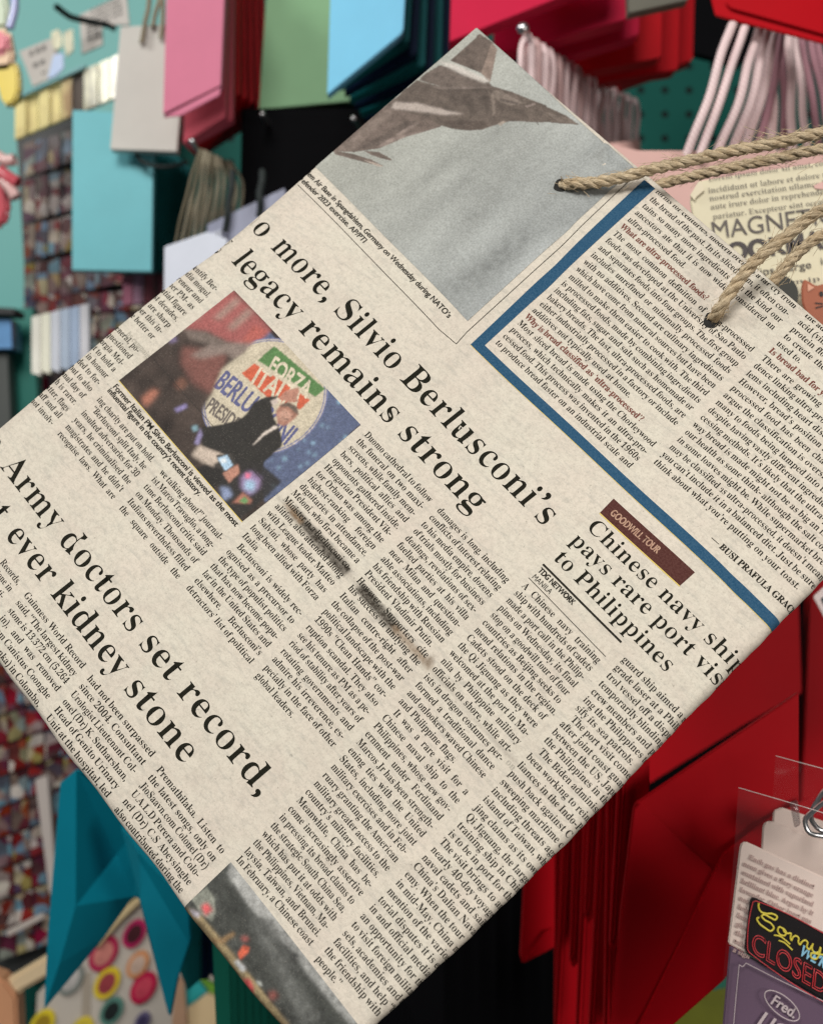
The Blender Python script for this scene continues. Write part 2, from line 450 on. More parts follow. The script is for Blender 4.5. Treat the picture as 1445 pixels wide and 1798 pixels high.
# letter outlines: char, face, advance, then loops of points
OUTLINES = {
('A','s'):(437,[[-9,0,-9,18,9,21,24,30,36,47,49,75,206,466,224,465,384,87,411,34,425,22,443,18,443,0,229,0,229,18,259,21,277,30,283,46,273,81,253,132,103,132,79,71,76,59,75,48,80,32,96,21,124,18,128,18,128,0],[113,161,242,161,177,319]]),
('B','s'):(443,[[16,0,16,17,45,22,62,32,72,51,75,82,75,369,73,394,69,412,62,425,51,433,36,437,15,439,15,455,220,455,297,449,352,429,385,396,396,351,384,302,348,268,287,247,360,223,404,185,418,132,413,93,397,61,371,35,335,15,291,4,238,0],[182,252,188,252,234,257,263,272,279,301,285,345,281,385,269,412,248,428,216,434,198,432,188,425,183,412,182,391],[222,24,259,30,283,49,296,81,301,128,295,176,277,208,245,225,197,231,182,231,182,65,184,46,190,33,202,26]]),
('C','s'):(468,[[257,-11,193,-3,137,20,91,56,56,104,34,162,26,228,34,294,56,351,92,399,139,435,195,458,259,465,309,459,367,440,388,435,408,443,419,465,437,465,437,308,420,308,392,364,356,407,328,427,298,439,265,443,212,430,174,389,151,321,144,226,152,138,177,74,219,36,278,24,318,29,358,45,395,71,428,106,447,89,395,33,332,0]]),
('D','s'):(496,[[20,0,20,17,47,21,63,30,71,46,74,75,74,374,71,407,61,426,43,435,15,439,15,455,222,455,296,449,357,429,405,396,440,351,461,295,468,228,453,128,408,57,333,14,228,0],[222,24,262,30,295,47,319,75,337,115,347,166,351,229,343,318,319,382,279,420,223,433,202,431,190,423,184,409,182,385,182,72,184,48,190,34,202,27]]),
('E','s'):(442,[[14,0,14,17,44,20,62,30,72,48,75,78,75,369,72,405,62,425,44,435,16,439,16,455,399,455,399,320,383,320,375,357,361,386,340,406,295,424,232,430,200,428,191,424,186,417,183,388,183,246,193,246,232,252,259,269,277,300,288,345,304,345,304,118,287,118,282,154,273,181,259,201,241,213,216,220,185,222,183,222,183,67,185,47,192,35,206,29,230,28,276,30,313,39,345,53,371,75,393,105,411,143,430,143,402,0]]),
('F','s'):(404,[[15,0,15,17,45,23,62,34,72,53,75,84,75,375,71,405,61,423,43,433,14,439,14,455,394,455,394,320,377,320,369,357,355,385,336,406,310,420,275,428,230,431,200,429,191,427,186,421,182,398,182,247,190,247,229,253,256,270,274,301,284,347,302,347,302,118,285,118,274,168,257,200,229,218,189,224,182,224,182,81,183,59,188,43,196,31,210,24,229,19,257,17,257,0]]),
('G','s'):(508,[[268,-10,200,-3,141,19,93,55,57,103,35,161,28,229,35,295,57,352,93,399,139,435,195,458,257,465,311,459,369,441,388,436,398,438,406,443,419,465,437,465,437,308,420,308,403,346,382,379,357,406,329,426,299,439,267,443,214,430,176,389,153,322,146,228,150,163,161,110,180,67,206,37,238,19,275,13,308,16,328,27,339,45,343,71,343,128,339,154,329,170,309,179,275,182,275,198,500,198,500,182,473,179,457,171,449,155,446,128,446,29,387,7,328,-6]]),
('H','s'):(523,[[15,0,15,17,45,22,62,32,72,50,75,81,75,379,71,406,62,424,44,434,16,439,16,455,242,455,242,439,204,432,193,425,187,415,183,400,182,379,182,251,342,251,342,379,337,415,331,425,320,432,282,439,282,455,507,455,507,439,478,434,461,424,452,407,449,379,449,81,452,52,461,33,478,22,507,17,507,0,282,0,282,17,311,21,329,31,339,49,342,81,342,221,182,221,182,81,185,50,194,32,212,22,242,17,242,0]]),
('I','s'):(261,[[13,0,13,17,42,23,61,32,72,49,75,75,75,387,72,412,63,427,45,435,13,439,13,455,244,455,244,439,214,435,196,427,186,412,183,387,183,77,187,44,194,34,206,26,246,17,246,0]]),
('J','s'):(330,[[109,-65,78,-62,51,-54,29,-40,11,-22,0,-1,-3,23,0,44,11,61,26,71,44,75,64,71,79,62,89,47,93,28,91,13,85,-1,77,-19,84,-35,105,-40,126,-36,139,-25,145,-6,148,21,148,367,146,391,142,409,135,422,122,430,104,435,79,439,79,455,314,455,314,439,292,436,277,431,266,423,260,411,255,367,255,89,246,21,219,-27,173,-56]]),
('K','s'):(510,[[16,0,16,17,45,22,63,32,72,50,75,81,75,379,72,406,63,424,45,434,17,439,17,455,242,455,242,439,205,432,194,425,187,415,184,400,183,379,183,234,321,373,342,398,349,418,342,430,323,436,291,439,291,455,486,455,486,439,477,439,436,430,392,404,345,361,271,285,463,46,487,25,501,20,519,17,519,0,281,0,281,17,306,18,322,21,331,27,334,34,329,47,316,66,199,214,183,198,183,81,186,50,195,32,213,22,242,17,242,0]]),
('L','s'):(426,[[15,0,15,17,45,22,62,32,72,50,75,81,75,379,71,407,62,425,44,434,16,439,16,455,250,455,250,439,226,437,208,434,196,427,188,416,183,401,182,379,182,83,185,47,191,37,200,31,234,28,278,31,315,40,345,56,370,80,391,112,409,154,427,154,402,0]]),
('M','s'):(634,[[14,0,14,17,43,22,61,32,72,50,75,79,75,382,74,402,71,416,64,426,53,432,15,439,15,455,185,455,317,142,449,455,617,455,617,439,590,433,573,423,563,405,560,378,560,85,561,61,565,43,571,31,582,23,596,19,617,17,617,0,396,0,396,17,433,25,443,32,450,44,453,61,455,83,455,399,288,0,270,0,105,389,105,80,109,48,120,30,139,20,169,17,169,0]]),
('N','s'):(494,[[403,-11,107,350,107,79,110,49,119,31,136,21,167,17,167,0,18,0,18,17,39,19,54,23,65,30,71,41,75,57,76,79,76,388,36,433,18,439,18,455,156,455,391,169,391,377,390,399,386,414,379,425,369,431,331,439,331,455,480,455,480,439,450,434,433,425,425,407,422,377,422,-11]]),
('O','s'):(525,[[261,-11,213,-6,169,7,129,29,94,58,66,93,45,134,32,179,28,228,32,276,45,321,66,362,95,397,130,426,170,448,216,462,265,466,313,462,357,448,397,427,431,399,459,364,481,323,494,277,498,228,494,179,481,134,459,93,430,58,395,29,355,7,310,-6],[265,12,315,26,351,66,372,133,379,228,376,293,365,346,348,389,324,419,294,437,260,443,210,430,174,389,152,322,145,228,149,163,159,109,177,67,201,37,230,18]]),
('P','s'):(418,[[15,0,15,17,45,22,62,32,72,50,75,81,75,379,71,406,62,424,44,434,16,439,16,455,214,455,287,452,336,440,366,422,390,398,404,367,409,332,404,296,390,266,367,240,334,221,292,209,242,206,182,206,182,81,185,50,194,32,212,22,242,17,242,0],[182,230,201,230,244,235,272,253,287,283,292,329,288,375,275,406,252,425,216,431,199,429,189,424,184,414,182,398]]),
('Q','s'):(525,[[378,-116,296,-103,232,-64,187,-1,141,21,101,50,70,86,47,129,32,176,28,228,32,276,45,321,66,362,95,397,130,426,170,448,216,462,265,466,313,462,357,448,397,427,431,399,459,364,481,323,494,277,498,228,493,176,479,128,454,86,421,49,379,21,330,0,360,-45,398,-72,445,-81,467,-79,492,-73,495,-92,435,-110],[265,12,316,26,351,66,373,133,380,228,377,293,366,346,348,389,324,419,294,437,260,443,210,430,174,389,152,322,145,228,149,163,160,109,178,67,202,37,231,18]]),
('R','s'):(473,[[15,0,15,17,45,22,62,32,72,50,75,81,75,379,71,406,62,424,44,434,16,439,16,455,217,455,278,452,329,442,367,426,395,403,412,372,417,334,406,285,372,248,315,224,432,50,452,26,463,19,478,17,480,17,480,0,338,0,201,212,182,212,182,81,185,50,194,32,212,22,242,17,242,0],[182,234,203,234,249,240,280,258,298,290,304,336,295,389,268,421,224,431,202,429,190,422,184,409,182,385]]),
('S','s'):(390,[[43,-11,43,158,62,158,83,94,111,50,136,30,164,19,197,15,231,20,257,36,273,60,279,89,273,117,255,140,225,160,163,191,112,221,77,253,56,289,50,332,54,370,67,403,88,429,115,449,148,462,185,466,229,461,282,448,291,446,300,445,313,450,320,466,339,466,339,319,322,319,310,354,293,385,272,410,248,429,222,441,194,445,163,440,140,426,125,406,120,380,124,356,137,336,159,319,189,303,253,273,290,253,317,233,337,211,350,188,357,162,359,133,354,93,339,58,314,29,281,8,240,-6,192,-10,158,-8,126,1,98,9,85,12,75,11,69,7,61,-11]]),
('T','s'):(423,[[92,0,92,17,123,21,142,31,152,50,156,81,156,433,149,433,102,426,65,403,41,367,29,318,11,318,11,455,410,455,410,317,394,317,381,368,357,404,319,426,269,433,263,433,263,81,267,49,276,30,296,21,328,17,328,0]]),
('U','s'):(492,[[248,-13,192,-8,147,6,114,29,91,61,78,103,73,155,73,379,70,406,61,424,43,434,15,439,15,455,240,455,240,439,202,432,192,425,185,415,181,379,181,140,186,88,203,51,221,35,245,25,275,22,326,31,363,56,385,99,392,159,392,378,389,406,379,423,360,433,328,439,328,455,474,455,474,439,448,432,433,421,425,404,422,378,422,181,418,118,403,69,380,32,346,7,302,-8]]),
('V','s'):(428,[[212,-13,44,381,22,420,8,432,-14,439,-14,455,211,455,211,439,184,437,166,432,156,423,152,410,161,378,259,143,348,377,355,409,351,423,342,432,324,437,299,439,299,455,442,455,442,439,423,436,408,427,395,411,382,383,230,-13]]),
('W','s'):(611,[[171,-11,32,393,24,413,15,427,3,435,-15,439,-15,455,181,455,181,439,162,437,150,432,143,423,140,410,148,373,223,153,301,353,286,399,278,418,267,429,252,435,229,439,229,455,439,455,439,439,413,436,398,427,393,412,399,386,474,166,541,369,549,406,546,421,538,430,524,436,503,439,503,455,624,455,624,439,607,433,594,421,584,404,575,379,446,-11,428,-11,316,309,190,-11]]),
('X','s'):(471,[[11,0,11,17,40,23,66,39,90,66,193,208,78,386,47,425,33,435,16,439,14,439,14,455,244,455,244,439,229,439,207,436,194,428,190,415,193,404,201,388,265,289,322,373,335,396,339,414,334,427,319,435,293,439,293,455,458,455,458,439,455,439,427,435,403,423,380,403,357,373,281,265,413,57,436,28,448,20,461,17,464,17,464,0,238,0,238,17,243,17,269,20,285,28,290,41,286,57,275,79,210,183,138,81,128,62,124,45,130,30,146,21,174,17,174,0]]),
('Y','s'):(426,[[101,0,101,17,131,22,148,32,157,50,161,81,161,179,46,387,29,414,14,429,1,435,-13,438,-13,455,207,455,207,438,195,438,179,436,167,432,158,425,156,416,164,392,248,226,333,366,345,389,349,408,343,424,326,435,298,438,295,438,295,455,439,455,439,438,423,434,409,424,383,392,268,203,268,81,271,50,280,32,298,22,328,17,328,0]]),
('Z','s'):(442,[[20,0,20,11,276,430,214,430,174,427,141,420,115,407,94,386,76,356,61,316,44,316,57,455,406,455,406,443,153,29,239,29,282,32,319,43,349,61,374,87,393,121,407,164,424,164,407,0]]),
('a','s'):(344,[[255,-10,226,-5,208,10,200,35,168,11,133,-4,95,-9,64,-4,40,11,25,34,20,63,25,91,39,115,63,136,119,164,199,190,199,241,196,266,187,282,171,292,148,296,123,293,109,286,104,274,113,257,121,243,123,231,120,215,110,202,95,194,77,191,59,194,45,203,36,218,33,236,37,259,49,278,69,295,95,308,126,316,162,318,223,312,263,292,280,271,290,244,293,210,293,62,295,40,298,36,304,34,320,42,329,28,306,7,281,-6],[151,34,174,41,187,50,199,63,199,169,154,151,127,123,118,84,122,56,133,39]]),
('b','s'):(361,[[43,-11,43,388,41,414,37,428,26,436,8,439,8,455,138,455,138,279,162,301,190,314,221,318,254,313,284,299,308,276,326,245,338,208,342,166,337,118,323,75,300,40,270,13,233,-4,192,-10,162,-6,133,7,105,28,53,-11],[183,14,204,18,220,30,232,49,242,95,245,160,242,213,231,251,212,273,184,280,169,277,155,270,144,257,138,242,138,69,143,38,158,20]]),
('c','s'):(293,[[156,-10,119,-5,87,11,59,35,38,68,24,106,19,150,25,196,40,237,64,271,96,297,133,313,175,319,218,314,250,298,271,275,277,245,275,228,266,215,253,207,236,204,214,209,201,225,196,251,197,261,197,271,194,286,185,294,169,297,138,285,118,248,112,187,118,123,137,76,156,55,178,42,204,38,239,47,271,72,285,60,248,21,205,-2]]),
('d','s'):(370,[[140,-10,107,-5,78,10,53,35,35,66,23,104,19,147,24,196,36,237,55,272,81,297,112,313,146,318,175,314,201,301,223,280,223,401,220,419,212,430,198,437,176,439,176,455,319,455,319,75,320,54,325,41,335,32,353,28,353,11,294,6,223,-10,223,39,201,12,173,-5],[171,28,187,31,202,41,215,56,223,76,223,242,217,257,206,270,191,278,174,281,155,277,141,267,130,250,121,210,118,153,120,98,130,58,146,36]]),
('e','s'):(301,[[154,-10,117,-5,85,10,58,35,37,69,24,109,19,157,24,201,38,240,59,273,87,298,120,313,157,318,193,314,224,301,249,280,268,251,279,216,283,173,283,166,117,166,127,97,154,56,199,42,225,47,248,62,270,86,285,73,248,27,205,-1],[116,192,201,192,201,215,199,252,193,277,181,292,161,297,136,286,121,255,116,203]]),
('f','s'):(214,[[15,0,15,16,40,22,46,27,50,35,52,73,52,277,16,277,16,310,52,310,52,353,56,386,67,413,85,436,123,457,174,465,212,460,240,446,257,425,263,400,260,381,252,367,239,358,224,355,208,358,195,365,187,376,185,391,187,405,193,420,196,426,197,433,193,441,180,443,163,440,153,430,149,413,148,390,148,310,203,310,203,277,148,277,148,65,150,40,158,26,173,18,199,16,199,0]]),
('g','s'):(327,[[146,-140,89,-136,48,-122,22,-100,14,-75,20,-54,38,-38,69,-26,44,-10,29,9,24,30,28,54,42,74,67,92,102,110,58,135,31,169,22,212,27,242,40,268,60,289,88,305,120,315,157,318,196,315,233,304,317,304,317,268,268,268,286,237,291,203,288,176,276,151,258,131,234,116,205,106,172,103,157,103,142,104,126,102,112,94,104,84,101,71,105,59,119,51,141,49,175,49,223,47,259,40,285,29,303,13,312,-9,316,-37,311,-67,296,-92,272,-113,219,-133],[157,124,178,130,190,146,197,173,199,211,197,249,190,276,178,292,157,297,137,292,124,276,117,249,114,211,117,173,124,146,137,130],[161,-116,218,-111,252,-94,263,-66,260,-51,249,-41,231,-36,205,-34,97,-34,79,-52,73,-73,79,-89,95,-103,122,-113]]),
('h','s'):(381,[[18,0,18,16,35,19,45,26,51,37,52,56,52,399,51,417,46,429,36,437,19,440,19,455,148,455,148,267,175,295,207,313,243,318,292,306,321,271,330,212,330,56,332,38,337,26,347,19,363,16,363,0,202,0,202,16,207,16,223,21,232,34,235,56,235,217,234,241,229,258,219,268,203,271,173,262,148,235,148,56,149,38,154,26,164,19,180,16,180,0]]),
('i','s'):(198,[[101,362,81,366,65,376,54,393,50,412,54,432,65,449,81,460,101,463,120,460,137,449,147,432,151,412,147,393,136,376,120,366],[18,0,18,16,35,19,45,26,51,37,52,56,52,252,51,272,47,285,37,291,20,293,21,310,148,310,148,56,150,38,154,26,164,19,180,16,180,0]]),
('j','s'):(210,[[106,363,86,367,70,378,59,394,56,414,59,434,71,450,87,461,106,465,126,461,142,450,153,434,157,414,153,394,142,378,126,367],[36,-140,11,-138,-11,-131,-29,-120,-44,-105,-53,-88,-56,-70,-53,-53,-45,-40,-32,-32,-15,-29,2,-31,15,-39,23,-51,26,-66,24,-76,19,-87,11,-103,16,-113,31,-117,49,-113,58,-100,62,-80,64,-54,64,250,62,271,56,284,43,291,22,294,22,310,159,310,159,-21,156,-58,145,-87,127,-110,102,-127,72,-137]]),
('k','s'):(359,[[17,0,17,16,35,19,45,26,51,38,52,56,52,398,51,417,47,429,38,436,20,439,21,455,148,455,148,169,227,248,240,264,244,278,235,290,209,293,206,293,206,310,345,310,345,293,308,284,275,260,222,209,346,34,360,21,376,16,376,0,211,0,211,16,217,16,234,20,239,32,232,49,163,147,148,134,148,56,149,38,154,26,164,19,180,16,180,0]]),
('l','s'):(199,[[18,0,18,16,35,19,45,26,51,37,52,56,52,398,51,417,47,429,38,436,20,439,20,455,148,455,148,56,150,38,154,26,164,19,180,16,180,0]]),
('m','s'):(554,[[18,0,18,16,35,19,45,26,51,37,52,56,52,253,51,271,46,284,36,291,19,294,19,310,146,310,146,265,173,294,204,312,237,318,277,312,305,293,320,261,348,293,381,312,418,318,465,306,494,271,504,212,504,56,505,38,510,26,520,19,536,16,536,0,377,0,377,16,393,19,403,26,408,38,410,56,410,217,408,241,404,258,394,268,377,271,349,263,324,237,324,56,326,38,331,26,340,19,356,16,356,0,199,0,199,16,215,19,225,26,230,38,232,56,232,217,230,241,226,258,216,268,199,271,170,262,146,235,146,56,148,38,152,27,162,19,177,16,177,0]]),
('n','s'):(381,[[18,0,18,16,35,19,45,26,51,37,52,56,52,253,51,271,46,284,36,291,19,294,19,310,148,310,148,267,175,296,207,313,243,318,292,306,321,271,330,212,330,56,332,38,337,26,347,19,363,16,363,0,202,0,202,16,207,16,223,21,232,34,235,56,235,217,234,241,229,258,219,268,203,271,173,262,148,235,148,56,149,38,154,26,164,19,180,16,180,0]]),
('o','s'):(336,[[169,-10,127,-5,90,11,60,37,38,70,24,110,19,154,24,199,38,239,60,272,90,297,127,313,168,318,209,313,245,298,275,273,298,240,312,200,317,154,312,108,298,69,275,36,245,11,210,-5],[169,11,193,18,209,39,214,56,217,81,220,154,217,227,208,271,192,292,169,299,144,292,128,271,120,227,117,154,120,82,123,56,128,39,144,18]]),
('p','s'):(371,[[17,-139,17,-124,31,-122,40,-117,47,-110,50,-101,52,-64,52,243,51,269,46,283,37,291,19,295,19,310,143,310,143,263,166,294,195,313,230,319,264,314,293,298,317,274,335,241,346,203,350,160,346,113,334,72,316,38,291,12,261,-5,227,-10,196,-5,170,9,148,32,148,-58,152,-99,158,-110,167,-118,197,-123,197,-139],[195,28,222,36,239,59,249,99,253,154,250,208,241,248,232,265,218,275,199,278,179,273,162,259,148,235,148,69,160,46,176,33]]),
('q','s'):(364,[[175,-139,175,-123,199,-120,214,-114,221,-102,224,-83,224,29,200,8,173,-5,142,-9,108,-5,79,10,54,33,36,64,24,101,20,144,25,192,40,234,63,270,93,297,129,313,170,319,200,315,229,302,257,281,309,320,320,320,320,-83,321,-102,326,-113,337,-120,354,-123,354,-139],[179,30,194,32,208,40,218,52,224,67,224,241,219,271,204,289,179,295,159,291,143,280,131,261,120,218,117,156,120,100,131,60,142,43,158,33]]),
('r','s'):(287,[[18,0,18,16,35,19,45,26,51,37,52,56,52,252,51,273,46,285,37,291,20,293,21,310,146,310,146,252,165,280,187,301,210,314,233,318,258,315,275,304,286,287,289,266,287,248,278,234,265,225,248,222,233,224,222,231,207,250,199,257,189,260,175,255,162,241,152,220,149,192,149,56,152,37,159,25,173,19,197,16,197,0]]),
('s','s'):(288,[[151,-10,122,-6,87,6,73,9,60,4,51,-9,36,-9,36,105,53,105,66,68,87,39,112,21,140,15,162,18,179,27,189,40,192,58,183,84,156,105,107,130,76,148,54,169,41,193,37,220,44,259,65,291,98,312,141,319,166,316,199,308,206,306,213,305,223,308,230,319,244,319,244,222,228,222,215,254,196,277,174,291,149,296,130,294,116,286,108,274,105,259,107,244,115,232,128,222,146,212,191,189,221,172,241,151,253,127,257,95,250,51,228,18,194,-3]]),
('t','s'):(228,[[124,-9,89,-4,66,10,53,36,48,71,48,279,20,279,20,300,88,369,112,398,129,424,144,424,144,310,208,310,208,279,144,279,144,82,146,64,149,51,157,43,168,40,189,49,206,75,222,66,198,24,165,-1]]),
('u','s'):(375,[[131,-10,91,-3,65,17,51,51,46,97,46,248,44,268,39,282,29,291,11,294,11,310,142,310,142,74,144,58,151,46,162,38,177,36,205,43,228,66,228,248,226,269,221,283,209,291,189,294,189,310,324,310,324,70,326,51,331,39,342,33,360,30,360,13,300,7,228,-10,228,40,209,19,186,3,160,-7]]),
('v','s'):(306,[[142,-10,38,248,22,281,12,290,-3,293,-3,310,164,310,164,294,156,294,136,290,129,276,130,268,185,122,236,253,241,272,237,284,224,292,203,294,203,310,305,310,305,295,289,289,278,279,260,243,160,-10]]),
('w','s'):(435,[[122,-10,17,265,6,284,-1,290,-11,293,-11,310,138,310,138,293,120,289,116,284,114,276,116,266,120,253,167,127,211,235,201,266,190,288,181,293,168,295,168,310,323,310,323,293,302,288,296,276,296,269,298,262,336,141,382,256,387,275,385,283,380,289,356,295,356,310,445,310,445,295,433,292,425,284,412,258,304,-10,289,-10,223,197,140,-10]]),
('x','s'):(319,[[5,0,5,15,34,29,62,56,123,136,43,263,24,285,4,293,4,310,169,310,169,294,147,291,140,280,149,260,183,206,224,257,232,268,234,279,232,286,227,290,201,294,201,310,311,310,311,296,283,283,254,254,198,184,291,36,303,21,310,17,319,15,319,0,155,0,155,16,178,19,184,24,185,30,182,43,173,59,138,114,97,61,88,46,85,34,92,20,114,15,118,15,118,0]]),
('y','s'):(300,[[52,-140,29,-137,10,-125,-3,-107,-7,-84,-4,-67,5,-53,18,-43,36,-40,51,-42,64,-49,72,-61,75,-76,74,-81,74,-87,77,-96,86,-99,99,-92,114,-74,129,-44,140,-5,36,251,25,275,15,287,8,292,-3,293,-5,310,162,310,162,293,136,289,130,284,128,275,130,267,133,257,185,119,230,241,236,260,238,274,236,284,229,289,203,293,203,310,300,310,300,293,287,290,277,281,259,242,162,-24,145,-65,129,-96,113,-117,95,-131,76,-138]]),
('z','s'):(293,[[13,0,13,14,168,287,128,287,96,283,72,272,55,250,44,216,26,216,32,310,275,310,275,291,126,25,152,25,194,30,223,44,244,69,260,107,276,107,268,0]]),
('0','s'):(375,[[188,-7,150,-3,118,7,91,24,60,61,39,111,27,171,23,241,27,311,39,371,60,420,91,456,118,473,150,483,189,486,242,479,283,456,314,419,336,370,348,310,353,240,348,171,336,110,314,61,283,24,256,7,225,-3],[188,37,210,43,227,61,237,91,246,155,248,240,246,326,237,390,227,419,211,437,189,443,166,437,150,419,139,390,130,326,127,240,130,155,139,91,150,61,166,43]]),
('1','s'):(375,[[65,0,65,36,120,36,135,38,146,45,152,58,154,79,154,416,108,365,87,351,67,346,52,349,40,359,31,375,28,396,74,412,101,426,132,447,179,482,254,482,254,79,256,61,261,47,271,38,288,36,343,36,343,0]]),
('2','s'):(375,[[24,0,24,69,123,171,160,210,187,245,206,277,218,307,224,338,226,371,223,405,212,427,196,441,174,445,145,438,126,416,116,380,112,329,77,333,50,344,32,365,26,396,30,419,43,441,63,459,92,474,129,483,174,486,220,483,258,473,288,456,310,434,323,407,328,375,326,352,319,329,308,306,291,281,238,220,154,138,87,74,244,74,263,77,279,86,292,101,300,120,305,141,345,141,341,0]]),
('3','s'):(375,[[163,-7,117,-4,81,5,53,18,34,35,23,54,19,74,23,96,36,113,54,123,76,126,82,89,99,62,125,46,158,40,180,42,199,49,216,61,230,79,238,105,241,139,234,174,214,202,181,221,137,227,95,227,95,269,140,269,178,275,204,296,220,327,225,367,221,400,211,424,193,440,169,445,148,441,133,430,122,413,116,391,111,341,75,345,47,356,30,374,24,401,28,423,41,444,62,461,108,480,173,486,237,479,286,458,309,436,323,409,328,377,320,335,298,301,265,275,225,256,252,249,279,238,305,222,326,201,340,174,345,138,341,101,329,70,312,44,288,25,261,10,230,1,197,-5]]),
('4','s'):(375,[[121,0,121,36,140,36,161,38,179,44,191,58,195,84,195,125,9,125,9,166,199,480,293,480,293,169,363,169,363,125,293,125,293,84,297,58,309,44,327,38,348,36,357,36,357,0],[56,169,195,169,195,287,196,351,199,416,189,394,174,366,158,338,146,319]]),
('5','s'):(375,[[165,-7,119,-4,84,5,58,18,40,35,30,54,27,75,31,95,42,109,59,118,81,121,82,102,88,83,97,66,111,52,130,43,154,40,176,43,195,50,212,63,226,83,234,111,237,148,231,192,213,223,184,241,146,247,103,243,71,235,40,247,62,480,316,480,319,357,281,357,275,380,267,399,258,404,244,406,105,406,94,281,126,288,168,291,216,287,258,276,293,256,319,228,335,192,340,148,336,108,324,75,306,48,282,27,255,12,226,1,195,-5]]),
('6','s'):(375,[[197,-7,150,-1,109,18,76,49,51,93,35,151,30,222,33,275,42,325,57,370,77,409,104,441,137,466,176,481,222,486,261,484,291,476,313,464,329,449,338,431,340,412,336,393,322,376,298,364,260,360,256,400,251,419,243,434,232,443,216,447,191,441,170,426,152,401,134,345,125,269,161,286,186,292,218,294,256,290,288,278,315,258,336,230,348,196,352,155,348,110,334,71,313,38,282,13,244,-2],[199,38,222,44,239,64,251,98,255,148,250,196,238,228,219,247,193,253,174,251,154,243,137,232,125,221,131,138,147,81,162,57,179,42]]),
('7','s'):(375,[[111,0,289,406,113,406,93,403,80,391,74,372,70,338,30,338,33,480,353,480,353,447,168,0]]),
('8','s'):(375,[[183,-7,132,-2,91,11,60,31,38,57,25,88,20,122,27,162,47,193,79,219,119,242,83,267,57,296,41,327,36,364,39,395,50,423,70,449,99,469,140,482,191,486,235,483,271,471,299,453,318,429,330,401,334,369,328,333,310,305,281,282,244,260,296,230,330,199,349,166,355,127,350,88,335,55,310,29,276,9,234,-3],[203,283,224,298,239,317,247,340,250,370,248,389,243,407,234,423,222,436,206,444,187,447,163,442,145,426,134,402,130,372,135,341,149,318,172,300],[187,32,218,37,241,55,257,82,262,116,256,146,239,170,208,192,164,216,143,199,126,178,115,152,111,120,116,84,132,56,156,38]]),
('9','s'):(375,[[152,-7,116,-4,88,4,67,17,53,33,45,51,42,69,44,83,50,94,61,102,75,107,87,80,103,56,126,41,156,36,194,48,223,84,242,145,251,230,234,212,212,198,186,188,155,185,119,189,87,201,60,220,40,248,28,282,24,324,28,369,42,409,64,441,95,466,133,481,177,486,223,480,264,463,298,433,323,390,340,332,345,261,343,207,334,157,321,111,301,72,274,39,241,14,200,-2],[184,233,206,236,224,245,239,260,251,278,245,352,231,403,217,424,201,437,181,441,156,434,137,413,125,377,121,328,128,275,149,244]]),
('A','b'):(667,[[362,686,293,686,0,0,100,0,186,201,476,201,567,0,667,0],[326,536,436,289,224,289]]),
('B','b'):(563,[[75,0,309,0,418,17,490,60,530,118,543,182,532,246,499,298,448,337,379,360,379,362,438,397,472,445,483,508,471,571,433,627,368,667,273,682,75,682],[173,594,263,594,320,586,356,566,376,535,382,499,373,451,346,417,301,397,238,390,173,390],[173,302,291,302,358,294,405,272,433,239,442,196,435,158,412,123,367,98,296,88,173,88]]),
('C','b'):(708,[[656,635,570,667,493,685,422,691,272,664,154,589,76,475,48,331,70,218,136,107,251,24,416,-9,513,-1,593,20,663,51,663,158,584,116,504,90,425,81,313,100,226,153,169,235,149,340,170,444,227,527,313,581,421,601,498,593,575,570,656,530]]),
('D','b'):(750,[[76,0,342,0,493,29,607,105,679,214,704,341,683,462,617,572,504,651,341,682,76,682],[174,594,325,594,449,574,536,519,586,438,603,341,592,266,550,183,466,116,330,88,174,88]]),
('E','b'):(500,[[462,682,75,682,75,0,471,0,471,88,173,88,173,300,452,300,452,388,173,388,173,594,462,594]]),
('F','b'):(469,[[440,682,76,682,76,0,174,0,174,317,440,317,440,405,174,405,174,594,440,594]]),
('G','b'):(740,[[673,336,444,336,444,248,575,248,575,108,503,89,427,81,316,100,228,154,171,235,151,340,171,443,227,526,310,581,414,601,496,593,578,571,659,534,659,633,566,668,491,686,416,691,271,664,155,589,78,477,50,337,77,199,153,89,268,17,413,-9,502,-3,586,15,673,47]]),
('H','b'):(729,[[653,682,555,682,555,385,173,385,173,682,75,682,75,0,173,0,173,297,555,297,555,0,653,0]]),
('I','b'):(250,[[174,682,76,682,76,0,174,0]]),
('J','b'):(250,[[174,682,76,682,76,21,73,-48,58,-98,25,-127,-37,-137,-62,-137,-44,-228,-14,-230,73,-213,131,-167,164,-96,174,-8]]),
('K','b'):(656,[[285,359,582,682,460,682,173,370,173,682,75,682,75,0,173,0,173,337,520,0,655,0]]),
('L','b'):(490,[[172,682,74,682,74,0,480,0,480,88,172,88]]),
('M','b'):(781,[[709,682,618,682,391,402,165,682,73,682,73,0,171,0,171,531,173,531,383,267,399,267,609,531,611,531,611,0,709,0]]),
('N','b'):(781,[[706,682,614,682,614,154,152,682,74,682,74,0,166,0,166,525,622,0,706,0]]),
('O','b'):(823,[[45,341,71,208,143,97,258,20,409,-9,564,20,680,97,753,209,778,341,752,476,679,587,563,663,411,691,261,663,145,587,71,475],[146,341,166,445,222,527,305,581,411,601,517,581,601,527,657,445,677,341,657,238,601,155,517,101,411,81,305,101,221,155,166,238]]),
('P','b'):(510,[[70,682,70,0,168,0,168,295,270,295,373,310,444,350,486,411,500,486,487,562,447,625,380,667,283,682],[168,594,283,594,339,585,374,561,393,527,399,490,391,445,366,411,329,390,279,383,168,383]]),
